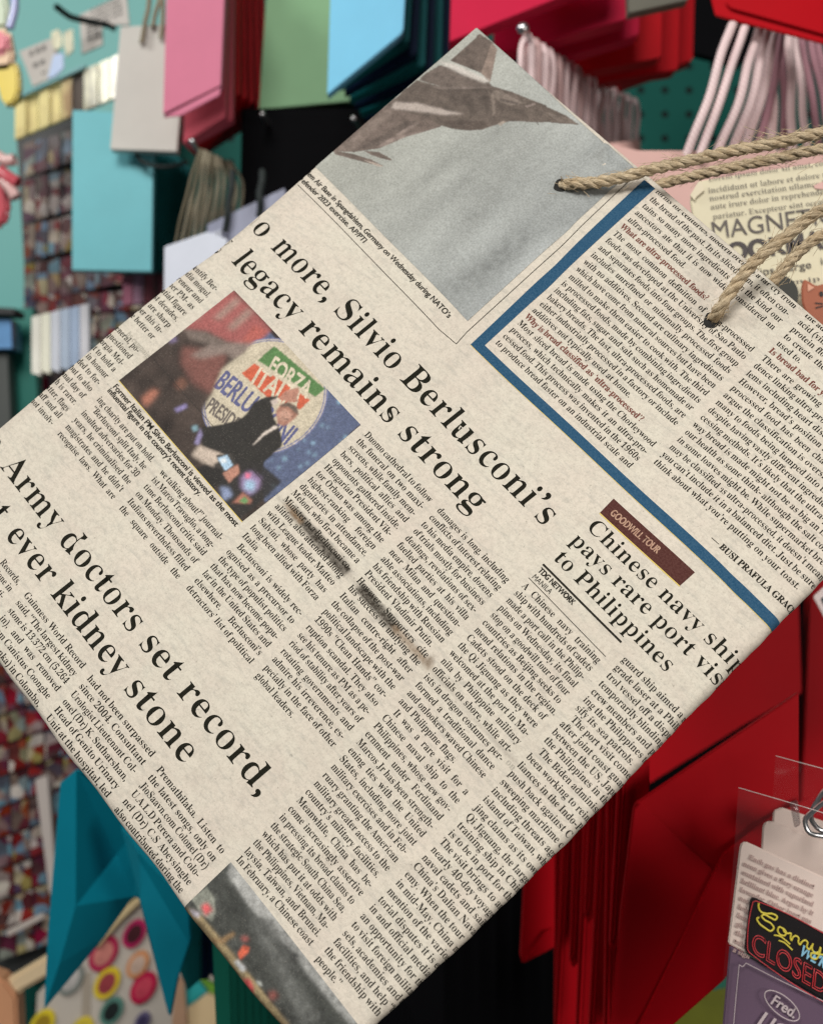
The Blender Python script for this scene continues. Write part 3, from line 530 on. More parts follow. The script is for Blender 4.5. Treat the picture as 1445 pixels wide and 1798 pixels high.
('Q','b'):(823,[[496,0,610,43,700,120,759,221,780,339,753,478,677,590,563,664,421,691,269,665,150,593,73,483,45,341,66,221,125,119,215,43,331,0,431,-65,542,-114,666,-139,754,-52,751,-49,682,-56,601,-40,496,-1],[417,601,522,581,605,525,659,442,679,338,660,239,606,157,524,102,419,81,300,102,214,159,163,241,146,340,160,424,205,509,289,575]]),
('R','b'):(604,[[77,682,77,0,175,0,175,296,216,296,265,287,321,243,397,140,487,0,604,0,551,74,511,135,462,213,414,276,359,324,421,363,460,419,473,491,457,571,413,631,342,669,249,682],[175,598,238,598,299,591,340,570,364,538,372,495,366,454,345,418,303,393,238,384,175,384]]),
('S','b'):(458,[[399,643,350,670,299,686,247,691,162,678,97,642,55,584,40,509,86,396,188,320,289,252,335,165,323,126,287,93,224,79,159,90,98,124,44,178,44,54,102,19,165,-2,235,-9,311,5,372,43,412,102,426,176,380,303,279,381,177,443,131,522,145,564,183,593,239,603,288,597,342,575,399,532]]),
('T','b'):(604,[[587,682,17,682,17,594,253,594,253,0,351,0,351,594,587,594]]),
('U','b'):(708,[[648,682,550,682,550,285,547,226,534,176,507,136,468,108,415,88,347,81,291,87,242,107,200,139,176,172,163,215,159,279,159,682,61,682,61,258,85,138,149,55,240,7,345,-9,478,11,573,67,629,154,648,268]]),
('V','b'):(604,[[604,682,507,682,303,203,98,682,0,682,295,-6,315,-6]]),
('W','b'):(1042,[[1041,682,944,682,758,212,568,682,475,682,286,212,98,682,0,682,276,-6,295,-6,521,552,745,-6,764,-6]]),
('X','b'):(708,[[687,682,569,682,356,422,142,682,23,682,296,353,2,0,121,0,356,282,588,0,706,0,415,353]]),
('Y','b'):(604,[[301,447,118,682,0,682,253,361,253,0,351,0,351,360,604,682,486,682]]),
('Z','b'):(646,[[450,594,16,0,631,0,631,88,197,88,631,682,43,682,43,594]]),
('a','b'):(427,[[411,80,383,62,364,56,351,61,347,79,347,310,334,376,300,422,248,449,184,458,124,451,75,431,35,397,35,300,80,342,128,366,177,374,222,366,249,340,258,295,258,271,179,243,125,222,76,196,40,157,26,101,40,47,78,7,136,-9,177,-4,217,11,257,37,270,11,292,-4,325,-9,363,-2,411,26],[258,91,233,71,207,58,180,54,147,62,124,84,116,117,136,162,187,195,258,222]]),
('b','b'):(500,[[148,682,59,682,59,25,137,0,226,-9,327,8,402,56,450,132,466,234,451,323,411,394,350,441,272,458,229,454,187,440,148,417],[148,332,183,359,216,374,250,378,301,367,341,335,366,286,375,221,365,162,337,116,293,86,238,75,193,79,148,89]]),
('c','b'):(438,[[393,427,352,443,310,454,263,458,171,441,101,393,57,316,41,216,58,125,105,54,177,8,269,-9,342,-1,403,17,403,105,341,83,284,75,221,85,174,115,143,161,132,224,142,286,170,334,213,365,269,376,307,372,347,359,393,332]]),
('d','b'):(510,[[451,682,362,682,362,440,313,454,268,458,178,441,107,395,61,325,44,235,59,138,103,64,171,16,262,0,451,0],[362,75,272,75,207,86,165,117,142,164,135,222,145,286,175,335,220,367,279,378,321,374,362,361]]),
('e','b'):(479,[[438,130,386,101,334,82,281,76,223,85,179,110,147,152,130,211,446,211,432,320,393,397,332,443,251,458,166,442,100,395,56,323,41,230,55,140,98,64,166,11,259,-9,327,-3,384,14,438,44],[132,270,154,330,194,368,253,381,308,367,343,329,358,270]]),
('f','b'):(250,[[296,682,226,691,172,679,129,648,98,609,79,556,72,482,72,449,9,449,9,369,72,369,72,0,161,0,161,369,242,369,242,449,161,449,161,492,166,538,182,573,211,595,256,603,276,601,296,595]]),
('g','b'):(427,[[421,449,236,449,154,438,93,407,54,359,40,294,46,248,64,210,95,178,139,153,139,151,101,136,77,114,68,87,73,68,88,49,113,30,49,4,12,-37,0,-94,15,-149,58,-192,124,-220,207,-230,296,-220,363,-192,405,-147,419,-87,412,-46,390,-10,350,18,289,38,213,55,168,74,152,96,186,127,260,142,334,181,354,208,370,244,376,282,372,317,357,347,329,380,421,380],[296,293,285,249,255,220,210,209,163,219,131,248,120,291,132,332,164,361,209,372,252,361,284,333],[333,-94,318,-129,276,-151,209,-159,141,-151,98,-128,84,-90,97,-55,133,-31,186,-22,232,-25,280,-37,318,-59]]),
('h','b'):(500,[[150,682,61,682,61,0,150,0,150,322,189,360,225,381,262,387,309,373,339,336,350,278,350,0,439,0,439,275,427,355,396,413,347,447,286,458,237,450,191,427,152,390,150,390]]),
('i','b'):(219,[[154,449,65,449,65,0,154,0],[163,585,156,612,137,631,110,638,83,631,64,612,57,585,64,558,83,539,110,532,137,539,156,558]]),
('j','b'):(219,[[150,449,61,449,61,-66,52,-110,29,-143,-6,-164,61,-230,110,-193,140,-139,150,-59],[159,585,152,612,133,631,106,638,79,631,60,612,53,585,60,558,79,539,106,532,133,539,152,558]]),
('k','b'):(479,[[460,449,354,449,155,229,380,0,500,0,268,229],[151,682,62,682,62,0,151,0]]),
('l','b'):(219,[[154,682,65,682,65,0,154,0]]),
('m','b'):(771,[[59,449,59,0,148,0,148,326,183,360,219,378,260,383,301,372,330,338,341,279,341,0,430,0,430,326,464,355,498,376,530,383,577,371,610,335,623,278,623,0,712,0,712,282,702,354,672,410,625,445,563,458,504,447,455,418,413,377,378,422,332,449,279,458,237,451,193,428,148,390,148,449]]),
('n','b'):(500,[[150,449,61,449,61,0,150,0,150,322,189,360,225,381,262,387,309,373,339,336,350,278,350,0,439,0,439,277,427,357,394,414,346,447,286,458,237,450,191,427,152,390,150,390]]),
('o','b'):(552,[[273,458,179,440,104,392,54,319,36,229,54,134,103,58,178,9,273,-9,372,8,449,57,498,132,516,229,498,321,447,393,370,441],[272,378,333,367,382,336,414,288,425,228,414,163,384,113,336,82,272,71,213,82,167,114,138,164,127,229,138,289,168,336,214,367]]),
('p','b'):(500,[[146,11,193,-4,236,-9,328,8,400,55,447,128,464,221,448,319,399,391,320,434,211,449,57,449,57,-230,146,-230],[146,369,227,369,291,359,336,330,364,284,373,222,362,162,333,114,287,82,230,71,188,76,146,91]]),
('q','b'):(500,[[354,-230,443,-230,443,449,279,449,154,424,80,362,45,287,36,221,53,128,100,55,172,8,264,-9,306,-5,354,7],[354,369,354,86,312,71,270,66,213,78,167,111,138,161,127,222,140,288,173,334,220,360,273,369]]),
('r','b'):(396,[[69,449,69,0,158,0,158,235,173,305,212,354,267,373,306,361,350,329,397,406,361,435,326,452,290,458,248,447,204,410,160,346,158,346,158,449]]),
('s','b'):(385,[[324,421,256,449,192,458,131,450,84,426,54,387,44,336,77,260,149,206,221,163,254,120,245,93,221,76,188,69,147,75,97,95,41,128,41,32,95,8,145,-5,197,-9,256,1,303,27,334,69,345,123,335,165,303,205,244,249,181,288,146,317,135,339,142,360,163,375,194,380,231,375,275,360,324,333]]),
('t','b'):(333,[[167,542,0,379,0,369,78,369,78,132,87,76,115,31,160,2,224,-9,277,0,332,21,332,104,280,79,231,71,203,77,178,98,167,139,167,369,309,369,309,449,167,449]]),
('u','b'):(500,[[437,0,437,449,348,449,348,128,316,93,280,72,241,65,190,77,159,110,149,164,149,449,60,449,60,170,71,94,103,38,152,3,215,-9,261,-1,307,22,348,57,348,0]]),
('v','b'):(438,[[206,-9,236,-9,434,449,339,449,221,173,100,449,3,449]]),
('w','b'):(719,[[393,449,327,449,213,177,95,449,0,449,200,-9,228,-9,360,305,493,-9,521,-9,719,449,624,449,507,177]]),
('x','b'):(500,[[487,449,373,449,245,295,112,449,0,449,189,228,0,0,112,0,245,161,386,0,500,0,302,228]]),
('y','b'):(438,[[438,449,338,449,222,196,101,449,0,449,174,96,21,-230,120,-230]]),
('z','b'):(417,[[404,449,21,449,21,369,249,369,11,0,405,0,405,80,165,80]]),
('0','b'):(500,[[470,341,454,484,410,595,340,666,250,691,160,666,90,595,46,484,30,341,46,198,90,87,160,16,250,-9,340,16,410,87,454,198],[372,341,364,233,340,153,301,102,250,84,199,102,161,153,136,233,128,341,136,449,161,530,199,580,250,598,301,580,340,530,364,449]]),
('1','b'):(500,[[300,682,202,682,202,0,300,0]]),
('2','b'):(500,[[466,93,205,93,302,214,368,312,405,396,417,478,402,564,359,632,293,675,209,691,155,684,102,662,48,626,48,503,101,558,153,587,202,595,249,586,286,559,310,519,319,467,314,416,298,371,271,321,200,216,116,107,34,7,34,0,466,0]]),
('3','b'):(500,[[81,569,143,591,197,598,260,586,300,550,315,496,307,454,281,423,239,404,180,397,180,307,244,301,289,277,317,240,326,193,312,135,274,98,216,84,166,90,115,107,64,136,64,30,113,9,161,-4,209,-9,296,6,364,49,408,114,424,198,414,266,382,324,326,360,376,398,404,447,413,513,399,586,358,643,295,678,212,691,143,684,81,662]]),
('4','b'):(500,[[398,691,356,691,11,269,11,224,300,224,300,0,398,0,398,224,471,224,471,312,398,312],[298,506,300,506,300,312,142,312]]),
('5','b'):(500,[[404,682,101,682,101,327,202,336,277,313,324,268,340,207,329,160,298,120,254,94,199,84,149,90,99,106,50,134,50,33,106,9,159,-5,215,-9,304,7,375,53,421,122,438,209,421,297,372,367,294,411,190,423,190,594,404,594]]),
('6','b'):(500,[[317,691,200,594,114,482,62,360,44,233,60,134,105,58,174,9,264,-9,341,7,405,51,449,116,465,195,450,274,410,337,350,379,274,394,214,385,167,366,212,461,285,547,376,616],[146,265,184,287,217,298,254,301,312,287,352,250,367,196,353,137,315,98,258,84,207,97,166,133,143,189]]),
('7','b'):(500,[[490,682,49,682,49,589,344,589,94,29,181,-9]]),
('8','b'):(500,[[468,184,457,250,426,306,373,348,421,391,449,441,458,493,443,572,401,634,337,676,257,691,174,676,108,635,64,573,48,495,58,439,85,390,129,348,75,305,43,251,32,185,49,109,96,47,165,6,252,-9,337,6,406,47,451,108],[360,495,345,444,307,407,253,393,199,408,161,445,146,497,160,550,198,585,255,598,309,584,346,548],[370,192,362,151,340,117,302,93,250,84,188,98,146,136,130,192,145,248,187,286,252,300,313,286,355,248]]),
('9','b'):(500,[[187,-9,297,80,384,191,441,316,461,442,445,541,400,620,331,672,244,691,158,674,93,628,51,563,36,489,51,411,92,348,153,305,229,290,284,298,335,319,298,231,228,144,127,63],[134,490,149,546,188,584,246,598,304,581,344,536,360,475,359,450,355,420,318,399,282,387,250,383,191,398,150,436]]),
('.','b'):(219,[[109,111,79,103,57,81,49,51,57,21,79,-1,109,-9,139,-1,161,21,169,51,161,81,139,103]]),
(',','b'):(219,[[59,-118,124,-84,163,-32,176,26,167,77,143,111,105,123,75,116,54,95,46,66,52,37,69,18,95,10,97,-29,85,-69,59,-99]]),
('(','b'):(323,[[167,232,176,362,203,482,248,593,311,694,258,694,177,596,116,482,78,358,64,232,78,106,116,-18,177,-132,258,-230,311,-230,248,-129,203,-18,176,102]]),
(')','b'):(323,[[156,232,147,102,120,-19,75,-129,12,-230,65,-230,146,-132,207,-18,245,106,259,232,245,358,207,482,146,596,65,694,12,694,75,593,120,483,147,362]]),
('?','b'):(333,[[82,595,101,599,126,601,161,593,184,569,192,534,163,448,109,363,80,267,86,228,105,198,139,175,157,255,209,343,264,439,290,546,281,595,254,643,204,678,129,691],[154,111,124,103,102,81,94,51,102,21,124,-1,154,-9,184,-1,206,21,214,51,206,81,184,103]]),
('-','b'):(323,[[283,267,40,267,40,174,283,174]]),
('‘','b'):(219,[[160,691,98,658,59,606,46,538,54,491,77,458,113,445,144,452,165,472,173,506,166,535,148,555,120,565,120,603,131,638,160,672]]),
('’','b'):(219,[[59,445,121,478,160,530,173,598,165,645,142,678,106,691,75,684,54,664,46,630,53,601,71,581,99,571,99,533,88,498,59,464]]),
('“','b'):(427,[[373,691,311,658,272,606,259,538,267,491,290,458,326,445,357,452,378,472,386,506,379,535,361,555,333,565,333,603,344,638,373,672],[155,691,93,658,54,606,41,538,49,491,72,458,108,445,139,452,160,472,168,506,161,535,143,555,115,565,115,603,126,638,155,672]]),
('”','b'):(427,[[272,445,334,478,373,530,386,598,378,645,355,678,319,691,288,684,267,664,259,630,266,601,284,581,312,571,312,533,301,498,272,464],[54,445,116,478,155,530,168,598,160,645,137,678,101,691,70,684,49,664,41,630,48,601,66,581,94,571,94,533,83,498,54,464]]),
('—','b'):(1000,[[1009,285,-9,285,-9,221,1009,221]]),
('/','b'):(281,[[8,-9,78,-9,274,691,204,691]]),
}

# ------------------------------------------------------------------ helpers
FOC = 2366.0


def W(px, py, Y):
    """A point of the shop seen at photo pixel (px, py), Y metres in front of the camera."""
    return Vector(((px - 722.5) / FOC * Y, Y, -(py - 899.0) / FOC * Y))


def link(o, parent=None):
    COL.objects.link(o)
    if parent is not None:
        o.parent = parent
    return o


def thing(name, label, cat, loc=(0, 0, 0), group=None):
    o = bpy.data.objects.new(name, None)
    COL.objects.link(o)
    o.empty_display_size = 0.02
    o.location = loc
    o['label'] = label
    o['category'] = cat
    if group:
        o['group'] = group
    return o


def mesh_obj(name, verts, faces, mat, parent=None, smooth=False):
    me = bpy.data.meshes.new(name)
    me.from_pydata([tuple(v) for v in verts], [], [tuple(f) for f in faces])
    me.update()
    if mat:
        me.materials.append(mat)
    if smooth:
        me.polygons.foreach_set('use_smooth', [True] * len(me.polygons))
    return link(bpy.data.objects.new(name, me), parent)


def mesh_np(name, V, F, mat, parent=None, smooth=False):
    """V (n,3) float, F (m,3 or 4) int arrays."""
    me = bpy.data.meshes.new(name)
    n, m, k = len(V), len(F), F.shape[1]
    me.vertices.add(n)
    me.vertices.foreach_set('co', np.ascontiguousarray(V, dtype=np.float32).ravel())
    me.loops.add(m * k)
    me.loops.foreach_set('vertex_index', np.ascontiguousarray(F, dtype=np.int32).ravel())
    me.polygons.add(m)
    me.polygons.foreach_set('loop_start', np.arange(0, m * k, k, dtype=np.int32))
    me.polygons.foreach_set('loop_total', np.full(m, k, dtype=np.int32))
    me.update(calc_edges=True)
    me.validate()
    if smooth:
        me.polygons.foreach_set('use_smooth', [True] * len(me.polygons))
    me.materials.append(mat)
    return link(bpy.data.objects.new(name, me), parent)


# ------------------------------------------------------------------ materials
def mat_new(name):
    m = bpy.data.materials.new(name)
    m.use_nodes = True
    nt = m.node_tree
    return m, nt, nt.nodes['Principled BSDF']


def N(nt, kind, **kw):
    n = nt.nodes.new(kind)
    for k, v in kw.items():
        setattr(n, k, v)
    return n


def mix_col(nt, fac, a, b, blend='MIX'):
    m = nt.nodes.new('ShaderNodeMix')
    m.data_type = 'RGBA'
    m.blend_type = blend
    for sock, val in ((m.inputs[0], fac), (m.inputs[6], a), (m.inputs[7], b)):
        if hasattr(val, 'is_linked') or hasattr(val, 'node'):
            nt.links.new(val, sock)
        elif isinstance(val, (tuple, list)):
            sock.default_value = (val[0], val[1], val[2], 1)
        else:
            sock.default_value = val
    return m.outputs[2]


def noise(nt, scale, detail=3.0, rough=0.55, vec=None, stretch=None, coord='Object', dist=0.0):
    tc = nt.nodes.new('ShaderNodeTexCoord')
    src = tc.outputs[coord]
    if stretch:
        mp = nt.nodes.new('ShaderNodeMapping')
        mp.inputs['Scale'].default_value = stretch
        nt.links.new(src, mp.inputs[0])
        src = mp.outputs[0]
    n = nt.nodes.new('ShaderNodeTexNoise')
    n.inputs['Scale'].default_value = scale
    n.inputs['Detail'].default_value = detail
    n.inputs['Roughness'].default_value = rough
    n.inputs['Distortion'].default_value = dist
    nt.links.new(src, n.inputs['Vector'])
    return n.outputs['Fac']


def ramp(nt, fac, p0, p1, c0=(0, 0, 0), c1=(1, 1, 1)):
    r = nt.nodes.new('ShaderNodeValToRGB')
    r.color_ramp.elements[0].position = p0
    r.color_ramp.elements[1].position = p1
    r.color_ramp.elements[0].color = (*c0, 1)
    r.color_ramp.elements[1].color = (*c1, 1)
    nt.links.new(fac, r.inputs[0])
    return r.outputs[0]


def math_node(nt, op, a, b=0.0):
    m = nt.nodes.new('ShaderNodeMath')
    m.operation = op
    for i, v in ((0, a), (1, b)):
        if hasattr(v, 'node'):
            nt.links.new(v, m.inputs[i])
        else:
            m.inputs[i].default_value = v
    return m.outputs[0]


def bump(nt, bsdf, height, strength, distance):
    b = nt.nodes.new('ShaderNodeBump')
    b.inputs['Strength'].default_value = strength
    b.inputs['Distance'].default_value = distance
    nt.links.new(height, b.inputs['Height'])
    nt.links.new(b.outputs[0], bsdf.inputs['Normal'])


def newsprint_bump(nt, bsdf):
    big = noise(nt, 55, 4.0, 0.6, dist=0.6)
    mid = noise(nt, 240, 3.0, 0.6)
    fib = noise(nt, 1500, 2.0, 0.6)
    h = math_node(nt, 'ADD', math_node(nt, 'MULTIPLY', big, 1.0), math_node(nt, 'MULTIPLY', mid, 0.16))
    h = math_node(nt, 'ADD', h, math_node(nt, 'MULTIPLY', fib, 0.05))
    bump(nt, bsdf, h, 0.72, 0.0012)


def fibre_mask(nt):
    return ramp(nt, noise(nt, 1900, 3.0, 0.75), 0.36, 0.64)


def make_newsprint():
    m, nt, b = mat_new('newsprint')
    base = (0.585, 0.548, 0.462)
    c = mix_col(nt, ramp(nt, noise(nt, 33, 4.0, 0.6), 0.35, 0.7), base, (0.595, 0.53, 0.452))
    c = mix_col(nt, math_node(nt, 'MULTIPLY', ramp(nt, noise(nt, 95, 4.0, 0.6, dist=0.8), 0.46, 0.74), 0.40), c, (0.50, 0.43, 0.37))
    # fibres and flecks
    c = mix_col(nt, math_node(nt, 'MULTIPLY', ramp(nt, noise(nt, 640, 4.0, 0.75), 0.45, 0.78), 0.55), c, (0.36, 0.33, 0.28))
    c = mix_col(nt, math_node(nt, 'MULTIPLY', ramp(nt, noise(nt, 1700, 2.0, 0.7), 0.5, 0.75), 0.38), c, (0.33, 0.30, 0.25))
    c = mix_col(nt, math_node(nt, 'MULTIPLY', ramp(nt, noise(nt, 900, 2.0, 0.6), 0.68, 0.76), 0.45), c, (0.16, 0.14, 0.12))
    # print of the reverse side showing through as soft grey lines
    st = noise(nt, 1.0, 3.0, 0.7, stretch=(160, 620, 1))
    c = mix_col(nt, math_node(nt, 'MULTIPLY', ramp(nt, st, 0.50, 0.70), 0.34), c, (0.30, 0.30, 0.27))
    # tape stains and the pasted seam (mesh attribute: rgb = colour, alpha = amount)
    at = N(nt, 'ShaderNodeAttribute', attribute_name='stain')
    grain = ramp(nt, noise(nt, 850, 4.0, 0.8), 0.25, 0.8)
    amt = math_node(nt, 'MULTIPLY', at.outputs['Alpha'], math_node(nt, 'ADD', math_node(nt, 'MULTIPLY', grain, 0.6), 0.62))
    amt = math_node(nt, 'MINIMUM', amt, 1.0)
    c = mix_col(nt, amt, c, at.outputs['Color'])
    nt.links.new(c, b.inputs['Base Color'])
    b.inputs['Roughness'].default_value = 0.85
    b.inputs['Specular IOR Level'].default_value = 0.2
    newsprint_bump(nt, b)
    return m


def make_ink(name, col, faded, amount=0.5):
    m, nt, b = mat_new(name)
    f = math_node(nt, 'MULTIPLY', fibre_mask(nt), amount)
    c = mix_col(nt, f, col, faded)
    nt.links.new(c, b.inputs['Base Color'])
    b.inputs['Roughness'].default_value = 0.9
    b.inputs['Specular IOR Level'].default_value = 0.06
    newsprint_bump(nt, b)
    return m


def make_photo_print():
    m, nt, b = mat_new('printed_halftone')
    at = N(nt, 'ShaderNodeAttribute', attribute_name='print')
    c = at.outputs['Color']
    g = ramp(nt, noise(nt, 1500, 2.0, 0.7), 0.3, 0.7, (0.80, 0.79, 0.76), (1.16, 1.15, 1.13))
    c = mix_col(nt, 1.0, c, g, 'MULTIPLY')
    g2 = ramp(nt, noise(nt, 420, 3.0, 0.7), 0.3, 0.7, (0.93, 0.93, 0.93), (1.06, 1.06, 1.06))
    c = mix_col(nt, 1.0, c, g2, 'MULTIPLY')
    c = mix_col(nt, math_node(nt, 'MULTIPLY', ramp(nt, noise(nt, 2300, 1.0, 0.5), 0.62, 0.75), 0.08), c, (0.6, 0.55, 0.47))
    nt.links.new(c, b.inputs['Base Color'])
    b.inputs['Roughness'].default_value = 0.75
    b.inputs['Specular IOR Level'].default_value = 0.25
    newsprint_bump(nt, b)
    return m


def make_paper(name, col, rough=0.55, var=0.06, bump_s=0.15, spec=0.35):
    """Coloured bag paper: a faint mottle, soft dents and scuffs."""
    m, nt, b = mat_new(name)
    dark = tuple(x * (1 - var * 2.2) for x in col)
    lite = tuple(min(1, x * (1 + var)) for x in col)
    c = mix_col(nt, noise(nt, 30, 4.0, 0.6), dark, lite)
    nt.links.new(c, b.inputs['Base Color'])
    b.inputs['Roughness'].default_value = rough
    b.inputs['Specular IOR Level'].default_value = spec
    h = math_node(nt, 'ADD', noise(nt, 14, 2.0, 0.5), math_node(nt, 'MULTIPLY', noise(nt, 420, 3.0, 0.6), 0.03))
    bump(nt, b, h, bump_s, 0.006)
    return m


def make_cord(name, col, dark):
    m, nt, b = mat_new(name)
    uv = N(nt, 'ShaderNodeUVMap')
    w = N(nt, 'ShaderNodeTexWave', wave_type='BANDS', bands_direction='DIAGONAL')
    w.inputs['Scale'].default_value = 1.0
    w.inputs['Distortion'].default_value = 0.6
    mp = N(nt, 'ShaderNodeMapping')
    mp.inputs['Scale'].default_value = (260, 2, 1)
    nt.links.new(uv.outputs[0], mp.inputs[0])
    nt.links.new(mp.outputs[0], w.inputs[0])
    c = mix_col(nt, w.outputs['Fac'], dark, col)
    nt.links.new(c, b.inputs['Base Color'])
    b.inputs['Roughness'].default_value = 0.7
    bump(nt, b, w.outputs['Fac'], 0.5, 0.0006)
    return m


def make_jute():
    m, nt, b = mat_new('jute_fibre')
    uv = N(nt, 'ShaderNodeUVMap')
    mp = N(nt, 'ShaderNodeMapping')
    mp.inputs['Scale'].default_value = (420, 26, 1)
    nt.links.new(uv.outputs[0], mp.inputs[0])
    n = N(nt, 'ShaderNodeTexNoise')
    n.inputs['Scale'].default_value = 1.0
    n.inputs['Detail'].default_value = 4.0
    n.inputs['Roughness'].default_value = 0.7
    nt.links.new(mp.outputs[0], n.inputs['Vector'])
    f = ramp(nt, n.outputs['Fac'], 0.32, 0.68)
    c = mix_col(nt, f, (0.19, 0.125, 0.062), (0.82, 0.68, 0.47))
    c = mix_col(nt, math_node(nt, 'MULTIPLY', ramp(nt, noise(nt, 190, 3.0, 0.6), 0.4, 0.75), 0.5), c, (0.42, 0.29, 0.155))
    nt.links.new(c, b.inputs['Base Color'])
    b.inputs['Roughness'].default_value = 0.65
    b.inputs['Specular IOR Level'].default_value = 0.3
    bump(nt, b, n.outputs['Fac'], 0.9, 0.0005)
    return m


def make_plain(name, col, rough=0.5, metal=0.0, spec=0.5, var=0.0, scale=60):
    m, nt, b = mat_new(name)
    if var:
        c = mix_col(nt, noise(nt, scale, 3.0, 0.6), tuple(x * (1 - var) for x in col), tuple(min(1, x * (1 + var)) for x in col))
        nt.links.new(c, b.inputs['Base Color'])
    else:
        b.inputs['Base Color'].default_value = (*col, 1)
    b.inputs['Roughness'].default_value = rough
    b.inputs['Metallic'].default_value = metal
    b.inputs['Specular IOR Level'].default_value = spec
    return m


def make_clear(name, tint=(1, 1, 1), alpha=0.18, rough=0.12):
    """Thin clear film: mostly see-through, with a glossy skin."""
    m = bpy.data.materials.new(name)
    m.use_nodes = True
    nt = m.node_tree
    nt.nodes.clear()
    out = nt.nodes.new('ShaderNodeOutputMaterial')
    tr = nt.nodes.new('ShaderNodeBsdfTransparent')
    pr = nt.nodes.new('ShaderNodeBsdfAnisotropic')
    pr.inputs['Color'].default_value = (*tint, 1)
    pr.inputs['Roughness'].default_value = rough
    mx = nt.nodes.new('ShaderNodeMixShader')
    n = noise(nt, 25, 3.0, 0.6)
    f = math_node(nt, 'MULTIPLY', ramp(nt, n, 0.3, 0.75), alpha * 2)
    nt.links.new(f, mx.inputs[0])
    nt.links.new(tr.outputs[0], mx.inputs[1])
    nt.links.new(pr.outputs[0], mx.inputs[2])
    nt.links.new(mx.outputs[0], out.inputs[0])
    return m


def make_pegboard():
    m, nt, b = mat_new('shaded_teal_pegboard')
    tc = N(nt, 'ShaderNodeTexCoord')
    sep = N(nt, 'ShaderNodeSeparateXYZ')
    nt.links.new(tc.outputs['Object'], sep.inputs[0])
    d2 = None
    for ax in ('X', 'Z'):
        f = math_node(nt, 'SUBTRACT', math_node(nt, 'FRACT', math_node(nt, 'DIVIDE', sep.outputs[ax], 0.0254)), 0.5)
        q = math_node(nt, 'MULTIPLY', f, f)
        d2 = q if d2 is None else math_node(nt, 'ADD', d2, q)
    hole = math_node(nt, 'LESS_THAN', d2, 0.0235)
    c = mix_col(nt, noise(nt, 9, 3.0, 0.6), (0.006, 0.085, 0.068), (0.009, 0.105, 0.086))  # shade behind the hanging bags put into the dark base colour
    c = mix_col(nt, hole, c, (0.006, 0.012, 0.012))
    nt.links.new(c, b.inputs['Base Color'])
    b.inputs['Roughness'].default_value = 0.6
    b.inputs['Specular IOR Level'].default_value = 0.12
    return m


def make_card_art():
    """Shiny printed sticker cards: every card gets its own blotches of colour."""
    m, nt, b = mat_new('printed_sticker_card')
    oi = N(nt, 'ShaderNodeObjectInfo')
    tc = N(nt, 'ShaderNodeTexCoord')
    add = N(nt, 'ShaderNodeVectorMath', operation='ADD')
    comb = N(nt, 'ShaderNodeCombineXYZ')
    for i in range(3):
        nt.links.new(math_node(nt, 'MULTIPLY', oi.outputs['Random'], 7.3 + i * 3.1), comb.inputs[i])
    nt.links.new(tc.outputs['Object'], add.inputs[0])
    nt.links.new(comb.outputs[0], add.inputs[1])
    v = N(nt, 'ShaderNodeTexVoronoi')
    v.inputs['Scale'].default_value = 90
    nt.links.new(add.outputs[0], v.inputs['Vector'])
    sp = N(nt, 'ShaderNodeSeparateColor')
    nt.links.new(v.outputs['Color'], sp.inputs[0])
    r = N(nt, 'ShaderNodeValToRGB')
    r.color_ramp.interpolation = 'LINEAR'
    cols = [(0.015, 0.014, 0.02), (0.22, 0.015, 0.02), (0.06, 0.035, 0.035), (0.30, 0.22, 0.18), (0.03, 0.04, 0.09), (0.30, 0.055, 0.03), (0.05, 0.015, 0.02), (0.16, 0.28, 0.38), (0.25, 0.18, 0.03), (0.55, 0.50, 0.46), (0.10, 0.02, 0.035)]
    el = r.color_ramp.elements
    el[0].color = (*cols[0], 1)
    el[1].position = 1 / len(cols)
    el[1].color = (*cols[1], 1)
    for i in range(2, len(cols)):
        e = el.new(i / len(cols))
        e.color = (*cols[i], 1)
    nt.links.new(sp.outputs[0], r.inputs[0])
    hs = N(nt, 'ShaderNodeHueSaturation')
    nt.links.new(math_node(nt, 'ADD', 0.48, math_node(nt, 'MULTIPLY', oi.outputs['Random'], 0.04)), hs.inputs['Hue'])
    nt.links.new(r.outputs[0], hs.inputs['Color'])
    hs.inputs['Saturation'].default_value = 1.05
    c = mix_col(nt, 1.0, hs.outputs[0], ramp(nt, noise(nt, 40, 3.0, 0.7), 0.3, 0.75, (0.35, 0.35, 0.36), (1.25, 1.25, 1.25)), 'MULTIPLY')
    nt.links.new(c, b.inputs['Base Color'])
    b.inputs['Roughness'].default_value = 0.22
    b.inputs['Coat Weight'].default_value = 0.35
    return m


# ------------------------------------------------------------------ lettering
GLYPH = {}
for _key, (_adv, _loops) in OUTLINES.items():
    GLYPH[_key] = (_adv / 1000.0, [np.array(l, float).reshape(-1, 2) / 1000.0 for l in _loops])
_TRI = {}

# font styles: face, stroke change across x and y (em), x stretch of the glyph
STYLE = {
    'serif': ('s', -0.006, 0.001, 1.0), 'head': ('s', -0.0125, 0.0, 1.0), 'serifb': ('s', 0.012, 0.006, 1.0), 'light': ('s', -0.016, -0.002, 1.0), 'red': ('s', 0.012, 0.004, 1.0),
    'sans': ('b', 0.0, 0.0, 1.0), 'sansb': ('b', 0.034, 0.018, 1.0), 'sansbb': ('b', 0.058, 0.030, 1.0), 'sansc': ('b', 0.060, 0.016, 1.0),
}


